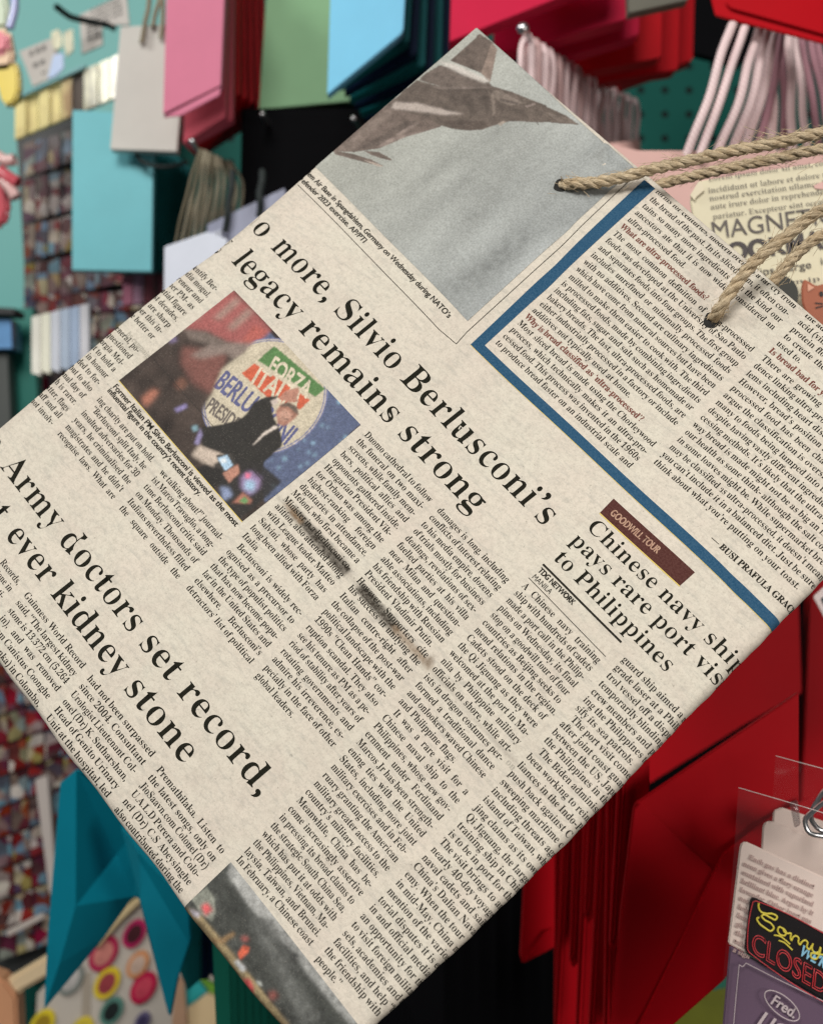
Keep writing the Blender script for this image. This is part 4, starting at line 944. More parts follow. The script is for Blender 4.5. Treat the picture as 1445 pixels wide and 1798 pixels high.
def glyph(ch, style):
    """(advance, verts (n,2), tris (m,3)) of one letter, size 1."""
    k = (ch, style)
    if k in _TRI:
        return _TRI[k]
    face, dx, dy, _ = STYLE[style]
    if ch == ' ':
        g = (0.168 if face == 's' else 0.26, None, None)
        _TRI[k] = g
        return g
    key = (ch, face)
    sc = 1.0
    if key not in GLYPH:
        key = (ch, 'b')
        sc = 0.70
        dx, dy = abs(dx) * 0.4, abs(dy) * 0.4
    adv, loops = GLYPH[key]
    loops = [l * sc for l in loops]
    adv *= sc
    if key[1] == 'b' and face == 's' and ch in '.,':
        adv *= 1.02
    areas = [0.5 * np.sum(l[:, 0] * np.roll(l[:, 1], -1) - np.roll(l[:, 0], -1) * l[:, 1]) for l in loops]
    if areas[int(np.argmax(np.abs(areas)))] < 0:
        loops = [l[::-1] for l in loops]
    out = []
    for l in loops:
        e = np.roll(l, -1, 0) - l
        e /= np.linalg.norm(e, axis=1)[:, None] + 1e-9
        n1 = np.stack([e[:, 1], -e[:, 0]], 1)
        n = n1 + np.roll(n1, 1, 0)
        n /= np.maximum(np.linalg.norm(n, axis=1), 0.5)[:, None]
        out.append(l + n * np.array([dx, dy]))
    # every outer loop is filled on its own, with the holes that lie inside it
    ar = [0.5 * np.sum(l[:, 0] * np.roll(l[:, 1], -1) - np.roll(l[:, 0], -1) * l[:, 1]) for l in out]
    Vl, Tl, n0 = [], [], 0
    for l, a in zip(out, ar):
        if a <= 0:
            continue
        part = [l] + [h for h, b in zip(out, ar) if b < 0 and l[:, 0].min() < h[:, 0].mean() < l[:, 0].max() and l[:, 1].min() < h[:, 1].mean() < l[:, 1].max()]
        tris = tessellate_polygon([[Vector((p[0], p[1], 0)) for p in q] for q in part])
        Vl += part
        Tl.append(np.array(tris, dtype=np.int32).reshape(-1, 3) + n0)
        n0 += sum(len(q) for q in part)
    V = np.concatenate(Vl)
    T = np.concatenate(Tl)
    _TRI[k] = (adv, V, T)
    return _TRI[k]


def run_width(text, style):
    return sum(glyph(c, style)[0] for c in text)


class Ink:
    """Collects letters and flat shapes in page millimetres."""

    def __init__(self):
        self.V, self.T, self.n = [], [], 0

    def add(self, V, T):
        self.V.append(V)
        self.T.append(T + self.n)
        self.n += len(V)

    def text(self, text, s, e, size, style, xs=1.0, space=None):
        """Set text from s towards e; xs stretches the letters, space is the word gap in mm."""
        s, e = np.array(s, float), np.array(e, float)
        d = (e - s) / np.linalg.norm(e - s)
        up = np.array([d[1], -d[0]])
        x = 0.0
        for c in text:
            adv, V, T = glyph(c, style)
            if V is not None:
                self.add(s + (V[:, :1] * size * xs + x) * d + V[:, 1:] * size * up, T)
                x += adv * size * xs
            else:
                x += space if space is not None else adv * size * xs
        return x

    def quad(self, q, nu=12, nv=2):
        q = np.array(q, float)
        a, b = np.meshgrid(np.linspace(0, 1, nu), np.linspace(0, 1, nv))
        a, b = a.ravel()[:, None], b.ravel()[:, None]
        V = q[0] * (1 - a) * (1 - b) + q[1] * a * (1 - b) + q[2] * a * b + q[3] * (1 - a) * b
        T = []
        for j in range(nv - 1):
            for i in range(nu - 1):
                k = j * nu + i
                T += [(k, k + 1, k + nu + 1), (k, k + nu + 1, k + nu)]
        self.add(V, np.array(T, dtype=np.int32))

    def line(self, pts, w):
        pts = [np.array(p, float) for p in pts]
        for a, b in zip(pts, pts[1:]):
            d = (b - a) / np.linalg.norm(b - a)
            n = np.array([-d[1], d[0]]) * w / 2
            self.quad([a - n, b - n + d * w * 0.4, b + n + d * w * 0.4, a + n], max(2, int(np.linalg.norm(b - a) / 2)), 2)

    def build(self, name, mat, parent, surf, eps=0.06):
        V = np.concatenate(self.V)
        T = np.concatenate(self.T)
        # finer pieces where the sheet bends round its folds
        for _ in range(2):
            c = V[T]
            m = (c[:, :, 0].max(1) > 269) & (c[:, :, 0].max(1) < 290) | (c[:, :, 1].min(1) < -119.5) & (c[:, :, 0].max(1) < 290)
            if not m.any() or abs(V).max() > 400:
                break
            a, b, d = T[m].T
            n = len(V)
            k = len(a)
            V = np.concatenate([V, (V[a] + V[b]) / 2, (V[b] + V[d]) / 2, (V[d] + V[a]) / 2])
            ab, bd, da = n + np.arange(k), n + k + np.arange(k), n + 2 * k + np.arange(k)
            T = np.concatenate([T[~m], np.stack([a, ab, da], 1), np.stack([ab, b, bd], 1), np.stack([da, bd, d], 1), np.stack([ab, bd, da], 1)]).astype(np.int32)
        return mesh_np(name, surf(V[:, 0], V[:, 1], eps) / 1000.0, T, mat, parent)

# ------------------------------------------------------------------ the newspaper carrier bag
# page millimetres: u along the reading direction, v down the page, w away from the viewer
EDGE = PRINT['edges']


def _interp(x, pts, axis):
    xs = [p[axis] for p in pts]
    ys = [p[1 - axis] for p in pts]
    o = np.argsort(xs)
    return np.interp(x, np.array(xs)[o], np.array(ys)[o])


CREASES = [
    ((125.03, -120.5), (126.12, -127.86), -0.45, 1.7),
    ((124.56, -127.67), (130.71, -121.37), 0.4, 1.7),
    ((130.71, -121.37), (138.15, -122.11), 0.4, 1.7),
    ((126.87, -127.09), (139.21, -124.98), -0.5, 1.7),
    ((212, -100), (236, -60), 0.35, 2.2),
    ((236, -60), (262, -38), 0.3, 2.0),
    ((92, 92), (150, 84), 0.3, 2.5),
    ((150, -10), (184, -30), 0.25, 2.0),
    ((225, 98), (262, 66), -0.4, 2.2),
    ((70, 20), (64, -40), 0.3, 2.0),
    ((190, -118), (205, -78), 0.3, 2.0),
    ((160, -60), (140, -95), 0.4, 3.0),
    ((120, -70), (108, -110), 0.35, 3.0)]


def bulge(u, v):
    x = (u - 165) / 110
    y = v / 128
    b = -2.2 * (1 - x * x) * (1 - 0.5 * y * y) + 0.9 * np.sin(0.045 * u + 0.03 * v + 1.0) + 0.4 * np.sin(0.11 * u - 0.06 * v)
    u, v = np.asarray(u, float), np.asarray(v, float)
    for a, c, amp, wid in CREASES:
        dx, dy = c[0] - a[0], c[1] - a[1]
        L = math.hypot(dx, dy)
        t = ((u - a[0]) * dx + (v - a[1]) * dy) / L
        s = (-(u - a[0]) * dy + (v - a[1]) * dx) / L
        ends = np.clip(1 + np.minimum(t, L - t) / 2.5, 0, 1)
        b = b + 1.5 * amp * np.exp(-(s / wid) ** 2) * ends
    for hu, hv in PRINT['holes']:
        b = b + 0.55 * np.exp(-((u - hu) ** 2 + (v - hv) ** 2) / 22.0) - 0.4 * np.exp(-((u - hu - 5) ** 2 + (v - hv + 4) ** 2) / 40.0)
    return b


R_R, R_L, R_B, R_T = 2.3, 0.55, 1.9, 0.9


def u_left(v):
    return _interp(v, EDGE['left'], 1)


def u_right(v):
    return _interp(v, EDGE['right'], 1) + 0.3 + 0.10 * np.sin(v * 0.33) + 0.06 * np.sin(v * 0.9 + 1)


def v_top(u):
    return np.interp(u, [p[0] for p in EDGE['top']] + [276], [p[1] - 0.7 * min(1, max(0, (p[0] - 120) / 25)) for p in EDGE['top']] + [-120.3])


def v_bot(u):
    return np.interp(u, [55, 122, 144, 180, 216, 230, 257, 276], [125.4, 126.4, 127.4, 128.4, 129.4, 129.8, 129.2, 127.6]) + 0.25 * np.sin(u * 0.21)


def fold(p, v):
    """Page position (p, v) -> point of the paper, following it round the folded edges."""
    p = np.asarray(p, float)
    v = np.asarray(v, float)
    uR, uL = u_right(v), u_left(v)
    u = p.copy()
    w = np.zeros_like(p)
    e = p - (uR - R_R)
    a = np.clip(e / R_R, 0, math.pi)
    over = np.maximum(e - math.pi * R_R, 0)
    k = e > 0
    u = np.where(k, uR - R_R + R_R * np.sin(a) - over, u)
    w = np.where(k, R_R * (1 - np.cos(a)), w)
    e = (uL + R_L) - p
    a = np.clip(e / R_L, 0, math.pi)
    over = np.maximum(e - math.pi * R_L, 0)
    k = e > 0
    u = np.where(k, uL + R_L - R_L * np.sin(a) + over, u)
    w = np.where(k, R_L * (1 - np.cos(a)), w)
    vB, vT = v_bot(u), v_top(u)
    e = v - (vB - R_B)
    a = np.clip(e / R_B, 0, math.pi / 2)
    over = np.maximum(e - math.pi / 2 * R_B, 0)
    k = e > 0
    w = np.where(k, w + R_B * (1 - np.cos(a)) + over, w)
    v2 = np.where(k, vB - R_B + R_B * np.sin(a), v)
    e = (vT + R_T) - v
    a = np.clip(e / R_T, 0, math.pi)
    over = np.maximum(e - math.pi * R_T, 0)
    k = e > 0
    w = np.where(k, w + R_T * (1 - np.cos(a)), w)
    v2 = np.where(k, vT + R_T - R_T * np.sin(a) + over, v2)
    return np.stack([u, v2, w + bulge(u, v2)], 1)


def page(p, v, eps=0.0):
    P = fold(p, v)
    if eps:
        h = 0.05
        n = np.cross(fold(p + h, v) - fold(p - h, v), fold(p, v + h) - fold(p, v - h))
        n /= np.linalg.norm(n, axis=1)[:, None] + 1e-12
        P = P - n * eps
    return P


M3 = Matrix(((1, 0, 0), (0, 0, 1), (0, -1, 0))) @ Matrix(POSE_R)     # page axes -> room axes
T3 = Matrix(((1, 0, 0), (0, 0, 1), (0, -1, 0))) @ (Vector(POSE_T) / 1000.0)


def page_world(u, v, w=0.0):
    return M3 @ (Vector((u, v, w + float(bulge(u, v)))) / 1000.0) + T3


paper_bag = thing('paper_bag', 'large carrier bag made of printed newspaper with jute rope handles, filling the foreground', 'bag')
_base = Vector((165.0, 128.0, 0.0)) / 1000.0
paper_bag.matrix_world = Matrix.Translation(M3 @ _base + T3) @ M3.to_4x4()
BASE = np.array([165.0, 128.0, 0.0])


def on_page(p, v, eps=0.0):
    return page(p, v, eps) - BASE


M_NEWS = make_newsprint()
M_INK = make_ink('black_newspaper_ink', (0.010, 0.0095, 0.007), (0.055, 0.05, 0.04), 0.45)
M_INKB = make_ink('headline_ink', (0.009, 0.0085, 0.006), (0.026, 0.026, 0.018), 0.6)
M_GHOST = make_ink('faded_ink', (0.33, 0.31, 0.265), (0.45, 0.42, 0.35), 0.9)
M_REDINK = make_ink('red_brown_ink', (0.115, 0.028, 0.022), (0.27, 0.14, 0.11), 0.7)
M_BLUE = make_ink('blue_border_ink', (0.016, 0.062, 0.122), (0.05, 0.112, 0.18), 0.7)
M_LABEL = make_ink('maroon_label_ink', (0.062, 0.021, 0.018), (0.12, 0.055, 0.046), 0.6)
M_YEL = make_ink('yellow_misprint_ink', (0.62, 0.47, 0.09), (0.6, 0.5, 0.25), 0.6)
M_PALE = make_ink('pale_label_lettering', (0.46, 0.31, 0.22), (0.19, 0.07, 0.055), 0.7)
M_HALF = make_photo_print()
M_HOLE = make_plain('dark_hole', (0.01, 0.009, 0.008), 0.9)


def build_body():
    NU, NV = 214, 250
    rows = np.linspace(0, 1, NV)
    # more columns round the right-hand fold
    s = np.concatenate([np.linspace(-1.6, 0.9, 5)[:-1] / 219, np.linspace(0.9, 213, NU - 36) / 219, np.linspace(214, 226, 32) / 219])
    S, Tt = np.meshgrid(s, rows)
    p = 55.9 + S * 219
    vt = v_top(np.clip(p, 56, 276)) - 1.6
    vb = v_bot(np.clip(p, 55, 276)) + 1.15
    v = vt + (vb - vt) * Tt
    shape = p.shape
    front = on_page(p.ravel(), v.ravel()).reshape(shape + (3,))
    nb = 40
    k = np.linspace(0, 1, nb + 2)[1:-1]
    back = front[:, -1:, :] * (1 - k)[None, :, None] + front[:, :1, :] * k[None, :, None]
    tt = np.clip((rows - 0.02) / 0.1, 0, 1)[:, None]
    back[:, :, 2] += 1.6 * np.sin(np.pi * k)[None, :] * tt
    G = np.concatenate([front, back], 1)
    nc = G.shape[1]
    idx = np.arange(NV * nc).reshape(NV, nc)
    nxt = np.roll(idx, -1, 1)
    F = np.stack([idx[:-1], nxt[:-1], nxt[1:], idx[1:]], -1).reshape(-1, 4)
    V = G.reshape(-1, 3) / 1000.0
    # close the bottom between front and back rows
    fr = idx[-1, :shape[1]]
    bk = idx[-1, shape[1]:][::-1]
    m = np.interp(np.linspace(0, 1, len(fr)), np.linspace(0, 1, len(bk)), np.arange(len(bk))).round().astype(int)
    bf = [(fr[i], fr[i + 1], bk[m[i + 1]], bk[m[i]]) for i in range(len(fr) - 1) if bk[m[i + 1]] != bk[m[i]]]
    F = np.concatenate([F, np.array(bf)])
    o = mesh_np('bag_body', V, F, M_NEWS, paper_bag, smooth=True)
    # stains and pasted seam
    pu, pv = p.ravel(), v.ravel()
    col = np.zeros((NV * nc, 4))
    A = np.zeros(NV * nc)
    C = np.zeros((NV * nc, 3))
    fi = idx[:, :shape[1]].ravel()

    def seg_dist(a, b):
        a, b = np.array(a), np.array(b)
        d = b - a
        L = np.linalg.norm(d)
        d = d / L
        x = (pu - a[0]) * d[0] + (pv - a[1]) * d[1]
        y = -(pu - a[0]) * d[1] + (pv - a[1]) * d[0]
        ex = np.maximum(np.maximum(-x, x - L), 0)
        return x / L, y, ex

    def put(c, amt):
        amt = np.clip(amt, 0, 1)
        old = A[fi]
        new = np.maximum(old, amt)
        t = np.where(new > 0, np.clip(2 * amt / np.maximum(old + amt, 1e-6), 0, 1), 0)[:, None]
        C[fi] = C[fi] * (1 - t) + np.array(c) * t
        A[fi] = new
    wob = 0.35 * np.sin(pu * 1.9) + 0.3 * np.sin(pu * 4.3 + pv) + 0.25 * np.sin(pv * 5.1)
    for a, b in zip(PRINT['seam'], PRINT['seam'][1:]):
        x, y, ex = seg_dist(a, b)
        put((0.16, 0.14, 0.115), np.clip(1 - np.abs(y) / 0.75, 0, 1) * (ex < 0.3) * 0.36)
    # grubby rubbed edges
    edge = np.minimum(np.minimum(pu - u_left(pv), u_right(pv) - pu), v_bot(pu) - pv)
    put((0.28, 0.235, 0.19), np.clip(0.55 - edge / 7 + 0.15 * wob, 0, 1) * (pv > -60) * 0.34)
    for k_, (a, b) in enumerate(PRINT['stain']['dark']):
        x, y, ex = seg_dist(a, b)
        put((0.026, 0.020, 0.014), np.clip(2.2 - np.abs(y + 0.25 * wob) / 0.95, 0, 1) * np.clip(1 - ex / 1.4, 0, 1) * (0.98 if k_ == 0 else 1.0))
    for a, b in PRINT['stain']['brown']:
        x, y, ex = seg_dist(a, b)
        put((0.17, 0.105, 0.055), np.clip(1.7 - np.abs(y + 0.3 * wob) / 0.95, 0, 1) * np.clip(1 - ex / 1.6, 0, 1) * 0.72)
    bx, by = PRINT['stain']['blob'][0]
    r = np.hypot(pu - bx, (pv - by) * 1.0) + 0.5 * wob
    put((0.11, 0.065, 0.033), np.clip(1.4 - r / 1.5, 0, 1) * 0.8)
    col[:, :3] = C
    col[:, 3] = A
    at = o.data.attributes.new('stain', 'FLOAT_COLOR', 'POINT')
    at.data.foreach_set('color', col.astype(np.float32).ravel())
    return o


build_body()


def interp_pt(pts, k):
    ks = [q[0] for q in pts]
    if len(pts) == 1:
        return None
    if k < ks[0]:
        i = 0
    elif k >= ks[-1]:
        i = len(ks) - 2
    else:
        i = max(j for j in range(len(ks) - 1) if ks[j] <= k)
    t = (k - ks[i]) / (ks[i + 1] - ks[i])
    a, b = np.array(pts[i][1:]), np.array(pts[i + 1][1:])
    return a + (b - a) * t


# column: first-line slope used where only one end of the line was on the front of the bag
COLW = 31.5
SIZE = 4.62
ARTICLES = {
    'A': ('rally_story', SIZE, 0.035), 'C2': ('rally_story', SIZE, 0.04), 'C3': ('rally_story', SIZE, 0.03), 'C4': ('rally_story', SIZE, 0.04), 'C5': ('rally_story', SIZE, 0.04),
    'C6': ('navy', SIZE, 0.03), 'C7': ('navy', SIZE, 0.02), 'K1': ('k', SIZE, 0.03), 'K2': ('k', SIZE, 0.03), 'K3': ('k', SIZE, 0.03), 'K4': ('k', SIZE, 0.03),
    'D1': ('bread', SIZE * 0.985, 0.05), 'D2': ('bread', SIZE * 0.985, 0.04),
}


def set_article(key):
    blk = PRINT['blocks'][key]
    _, size, slope = ARTICLES[key]
    ink = Ink()
    S, E = blk['S'], blk['E']
    lines = []
    for k, t in enumerate(blk['L']):
        if t is None:
            continue
        s = interp_pt(S, k) if S else None
        e = interp_pt(E, k) if E else None
        if key == 'D2':
            s19 = interp_pt(S, 19)
            e = s + (np.array(E[0][1:]) - s19)
        if s is None:
            s = e - COLW * np.array([1, slope])
        if e is None:
            e = s + COLW * np.array([1, slope])
        lines.append((k, t, s, e))
    need = []
    for k, t, s, e in lines:
        if t[0] in '|#' or key in ('A', 'K1', 'C7'):
            continue
        w = np.linalg.norm(e - s) - (1.3 if t[0] == '>' else 0)
        t2 = t.lstrip('>')
        need.append((w - t2.count(' ') * 0.145 * size) / (run_width(t2.replace(' ', ''), 'serif') * size))
    xs = float(np.median(need)) if need else 0.97
    print('column', key, 'stretch %.3f' % xs)
    for k, t, s, e in lines:
        d = (e - s) / np.linalg.norm(e - s)
        w = np.linalg.norm(e - s)
        if t[0] == '#':
            nat = run_width(t[1:], 'red') * size * xs
            red = Ink()
            red.text(t[1:], s, e, size, 'red', xs * 0.985)
            red.build('red_subheading', M_REDINK, paper_bag, on_page, 0.07)
            continue
        if t[0] == '|' or key in ('A', 'C7', 'K1'):
            t2 = t.lstrip('|>')
            x2 = 0.885 if key == 'C7' else 0.93 if key in ('A', 'K1') else xs
            if key in ('A', 'K1'):
                nat = run_width(t2.replace(' ', ''), 'serif') * size * x2 + t2.count(' ') * 0.16 * size
                s = e - d * nat
            if t[0] == '>':
                s = s + d * 1.3
            ink.text(t2, s, e + d * 50, size, 'serif', x2, (0.135 if key == 'C7' else 0.16) * size)
            continue
        if t[0] == '>':
            s = s + d * 1.3
            w -= 1.3
            t = t[1:]
        nsp = t.count(' ')
        gw = run_width(t.replace(' ', ''), 'serif') * size
        x2 = min(xs * 1.01, (w - nsp * 0.115 * size) / gw)
        ink.text(t, s, e, size, 'serif', x2, (w - gw * x2) / max(nsp, 1))
    o = ink.build('article_text', M_INK, paper_bag, on_page)
    return o


for _k in ARTICLES:
    set_article(_k)

# single lines
_groups = {}
for grp, text, s, e, size, pre, post, style in PRINT['lines']:
    _groups.setdefault(grp, []).append((text, np.array(s), np.array(e), size, pre, post, style))
NAME = {'H1': ('headline', M_INKB), 'H2': ('headline', M_INKB), 'H3': ('headline', M_INKB), 'CAP': ('photo_caption', M_INK), 'CAP2': ('photo_caption', M_INK), 'BY': ('byline', M_INK), 'SIG': ('author_line', M_INK), 'LAB': ('label_lettering', M_PALE)}
_label = Ink()
_label.quad(PRINT['quads']['red_label'], 20, 5)
label_obj = _label.build('maroon_label', M_LABEL, paper_bag, on_page, 0.06)
for grp, ls in _groups.items():
    ink = Ink()
    for text, s, e, size, pre, post, style in ls:
        st = 'head' if (style == 'serif') else style
        w = np.linalg.norm(e - s)
        d = (e - s) / w
        xs = w / (run_width(text, st) * size)
        print('line', grp, text[:18], 'stretch %.3f' % xs)
        ink.text(text, s, e, size, st, xs)
        if pre:
            pw = run_width(pre, st) * size * xs
            ink.text(pre, s - d * (pw + 0.12 * size), e, size, st, xs)
        if post:
            ink.text(post, e, e + d, size, st, xs)
    n, m = NAME[grp]
    ink.build(n, m, label_obj if grp == 'LAB' else paper_bag, on_page, 0.11 if grp == 'LAB' else 0.065)

ink = Ink()
for pts, w in PRINT['rules']:
    ink.line(pts, w)
ink.build('printed_rule', M_INK, paper_bag, on_page, 0.08)
ink = Ink()
ink.quad(PRINT['quads']['blue_v'], 3, 60)
q = PRINT['quads']['blue_h']
_d = (np.array(q[2]) - np.array(q[1])) / np.linalg.norm(np.array(q[2]) - np.array(q[1])) * 9
ink.quad([q[0], tuple(np.array(q[3]) + _d), tuple(np.array(q[2]) + _d), q[1]], 420, 5)
ink.build('blue_border', M_BLUE, paper_bag, on_page, 0.075)
ink = Ink()
ink.quad(PRINT['quads']['yellow'], 20, 2)
_a, _b = np.array(q[0]), np.array(q[3])
_n = np.array([0.02, 0.17])
ink.quad([_a, _b + _d * 0.4, _b + _d * 0.4 + _n, _a + _n], 300, 2)
ink.build('yellow_misprint', M_YEL, paper_bag, on_page, 0.065)
# ghost writing along the pasted seam
ink = Ink()
ink.text('by campaign', (60.2, 29.5), (69.0, 29.9), 4.3, 'serif', 0.9)
ink.build('faint_reverse_text', M_GHOST, paper_bag, on_page)
ink = Ink()
ink.text('on', (249.4, 39.4), (254, 39.6), 4.4, 'serif', 0.95)
ink.build('faint_reverse_text', M_GHOST, paper_bag, on_page)


# ------------------------------------------------------------------ pictures printed on the page
def inside(P, loops):
    """Even-odd test of points P (n,2) against closed loops."""
    r = np.zeros(len(P), bool)
    x, y = P[:, 0], P[:, 1]
    for l in loops:
        l = np.asarray(l, float)
        for (x0, y0), (x1, y1) in zip(l, np.roll(l, -1, 0)):
            if y0 == y1:
                continue
            c = ((y0 > y) != (y1 > y)) & (x < (x1 - x0) * (y - y0) / (y1 - y0) + x0)
            r ^= c
    return r


def blur(a, sig):
    if sig < 0.3:
        return a
    n = int(math.ceil(sig * 3))
    k = np.exp(-0.5 * (np.arange(-n, n + 1) / sig) ** 2)
    k /= k.sum()
    for ax in (0, 1):
        p = np.pad(a, [(n, n) if i == ax else (0, 0) for i in range(2)], mode='edge')
        a = sum(k[i] * np.take(p, range(i, i + a.shape[ax]), axis=ax) for i in range(2 * n + 1))
    return a


def smooth_noise(shape, sx, sy, seed):
    r = np.random.default_rng(seed).normal(size=shape)
    n = r
    for ax, s in ((1, sx), (0, sy)):
        m = int(math.ceil(s * 3))
        k = np.exp(-0.5 * (np.arange(-m, m + 1) / s) ** 2)
        p = np.pad(n, [(m, m) if i == ax else (0, 0) for i in range(2)], mode='wrap')
        n = np.apply_along_axis(lambda q_: np.convolve(q_, k, 'valid'), ax, p)
    return (n - n.mean()) / n.std()


class Picture:
    def __init__(self, corners_fn, nu, nv, step):
        a, b = np.meshgrid(np.linspace(0, 1, nu), np.linspace(0, 1, nv))
        self.P = corners_fn(a.ravel(), b.ravel())
        self.shape = (nv, nu)
        self.step = step
        self.C = np.zeros((nv, nu, 3))

    def fill(self, col, soft, loops, alpha=1.0):
        m = inside(self.P, loops).reshape(self.shape).astype(float)
        m = blur(m, max(soft / self.step, 0.45)) * alpha
        self.C = self.C * (1 - m[..., None]) + np.array(col) * m[..., None]

    def letters(self, text, base, e, top, col):
        base, e, top = np.array(base), np.array(e), np.array(top)
        d, up = e - base, top - base
        w = run_width(text, 'sansc')
        x = 0
        for c in text:
            adv = glyph(c, 'sansc')[0]
            loops = [base + (l[:, :1] + x) / w * d + l[:, 1:] / 0.70 * up for l in GLYPH[(c, 'b')][1]]
            wt = 0.026 * np.linalg.norm(up)
            for o_ in ((-wt, 0), (wt, 0), (0, wt), (0, -wt)):
                self.fill(col, 0.1, [l + np.array(o_) for l in loops])
            x += adv

    def build(self, name, label=None):
        nv, nu = self.shape
        i = np.arange(nv * nu).reshape(nv, nu)
        F = np.stack([i[:-1, :-1], i[:-1, 1:], i[1:, 1:], i[1:, :-1]], -1).reshape(-1, 4)
        V = on_page(self.P[:, 0], self.P[:, 1], 0.12) / 1000.0
        o = mesh_np(name, V, F, M_HALF, paper_bag, smooth=True)
        if label:
            o['label'] = label
        at = o.data.attributes.new('print', 'FLOAT_COLOR', 'POINT')
        col = np.concatenate([np.clip(self.C, 0.004, 1).reshape(-1, 3), np.ones((nv * nu, 1))], 1)
        at.data.foreach_set('color', col.astype(np.float32).ravel())
        return o


# 1: fighter jet against a grey sky
bl, br, tr = (np.array(PRINT['jetq'][k]) for k in ('bl', 'br', 'tr'))
bl = bl + (bl - br) / np.linalg.norm(bl - br) * 1.4


def jet_corners(a, b):
    bot = bl[None] * (1 - a)[:, None] + br[None] * a[:, None]
    tu = (bl[0] - 0.4) * (1 - a) + tr[0] * a
    top = np.stack([tu, v_top(tu) - 1.4], 1)
    return bot * (1 - b)[:, None] + top * b[:, None]


pic = Picture(jet_corners, 270, 270, 0.32)
A_, B_ = np.meshgrid(np.linspace(0, 1, 270), np.linspace(0, 1, 270))
sky = np.array([0.335, 0.343, 0.315]) * (1 - A_[..., None]) + np.array([0.285, 0.304, 0.308]) * A_[..., None]
n1 = smooth_noise((270, 270), 9, 34, 1)
n2 = smooth_noise((270, 270), 5, 14, 2)
sh = np.clip(A_ * 1.2 - 0.1, 0, 1)
pic.C = sky * (1 + (0.045 + 0.06 * sh) * n1 + 0.025 * n2)[..., None] * (1 + 0.10 * (B_ - 0.4))[..., None]
for col, soft, al, pts in PRINT['jet']:
    pic.fill(col, soft, [pts], al)
mott = smooth_noise((270, 270), 2.2, 2.2, 7)
drk = np.clip((0.30 - pic.C.mean(-1)) / 0.1, 0, 1)
pic.C *= (1 + 0.10 * mott * drk)[..., None]
pic.build('printed_photo', 'printed picture of a fighter jet against a grey sky')

# 2: rally
c0, c1, c2, c3 = (np.array(c) for c in PRINT['rallyq'])


def rally_corners(a, b):
    a, b = a[:, None], b[:, None]
    return c0 * (1 - a) * (1 - b) + c1 * a * (1 - b) + c2 * a * b + c3 * (1 - a) * b


pic = Picture(rally_corners, 260, 190, 0.27)
pic.C[:] = (0.047, 0.034, 0.029)
pic.C *= (1 + 0.16 * smooth_noise((190, 260), 6, 6, 3))[..., None]
for col, soft, al, pts in PRINT['rally']:
    pic.fill(col, soft, [pts], al)
(x1, y1), (x2, y2), (x3, y3) = PRINT['circle']
dd = 2 * (x1 * (y2 - y3) + x2 * (y3 - y1) + x3 * (y1 - y2))
cx = ((x1 ** 2 + y1 ** 2) * (y2 - y3) + (x2 ** 2 + y2 ** 2) * (y3 - y1) + (x3 ** 2 + y3 ** 2) * (y1 - y2)) / dd
cy = ((x1 ** 2 + y1 ** 2) * (x3 - x2) + (x2 ** 2 + y2 ** 2) * (x1 - x3) + (x3 ** 2 + y3 ** 2) * (x2 - x1)) / dd
cr = math.hypot(x1 - cx, y1 - cy)
mask_l = [np.array(PRINT['rallyq'][0]) + t for t in ((0, 0),)]
ang = np.linspace(0, 2 * math.pi, 72, endpoint=False)
clipm = pic.C.copy()
disc = lambda r_: [np.stack([cx + r_ * np.cos(ang), cy + r_ * np.sin(ang)], 1)]
# the round emblem is partly hidden by the crowd and flags on its left
keep = blur(inside(pic.P, [PRINT['clip']]).reshape(pic.shape).astype(float), 2.2)[..., None]
before = pic.C.copy()
pic.fill((0.16, 0.17, 0.30), 0.15, disc(cr + 1.0))
pic.fill((0.50, 0.44, 0.36), 0.15, disc(cr + 0.55))
pic.fill((0.15, 0.16, 0.29), 0.15, disc(cr + 0.2))
pic.fill((0.50, 0.445, 0.345), 0.15, disc(cr - 0.2))
for col, soft, al, pts in PRINT['rally2']:
    pic.fill(col, soft, [pts], al)
for text, (b0, b1, b2), col in PRINT['rallytext']:
    pic.letters(text, b0, b1, b2, col)
pic.C = before * (1 - keep) + pic.C * keep
spark = np.random.default_rng(9)
for _ in range(34):
    u_, v_ = spark.uniform(118, 146), spark.uniform(-8, 34)
    if math.hypot(u_ - cx, v_ - cy) > cr + 1.5:
        r_ = spark.uniform(0.25, 0.8)
        pic.fill((0.28, 0.46, 0.60), 0.45, [np.stack([u_ + r_ * np.cos(ang), v_ + r_ * np.sin(ang)], 1)], spark.uniform(0.3, 0.85))
for col, soft, al, pts in PRINT['rally3']:
    pic.fill(col, soft, [pts], al)
sa, sb = (np.array(p_) for p_ in PRINT['rallyseam'])
sn = np.array([-(sb - sa)[1], (sb - sa)[0]]) / np.linalg.norm(sb - sa) * 0.11
pic.fill((0.025, 0.02, 0.018), 0.1, [[sa - sn, sb - sn, sb + sn, sa + sn]], 0.8)
pic.C *= (1 + 0.05 * smooth_noise((190, 260), 1.6, 1.6, 4))[..., None]
pic.build('printed_photo', 'printed picture of a man in a dark suit waving at a rally')
ink = Ink()
ink.line([c3 + np.array([-0.1, 0.12]), c2 + np.array([0.1, 0.12])], 0.24)
ink.build('yellow_misprint', M_YEL, paper_bag, on_page, 0.085)

# 3: dark ship along the bottom edge
s0, s1, s2 = (np.array(c) for c in PRINT['shipq'])
s2 = s2 + (s2 - s0) / np.linalg.norm(s2 - s0) * 4.0


def ship_corners(a, b):
    a, b = a[:, None], b[:, None]
    top = s0 + (s1 - s0) * a * 1.12
    return top + (s2 - s0) * b * (1 + 0.0 * a)


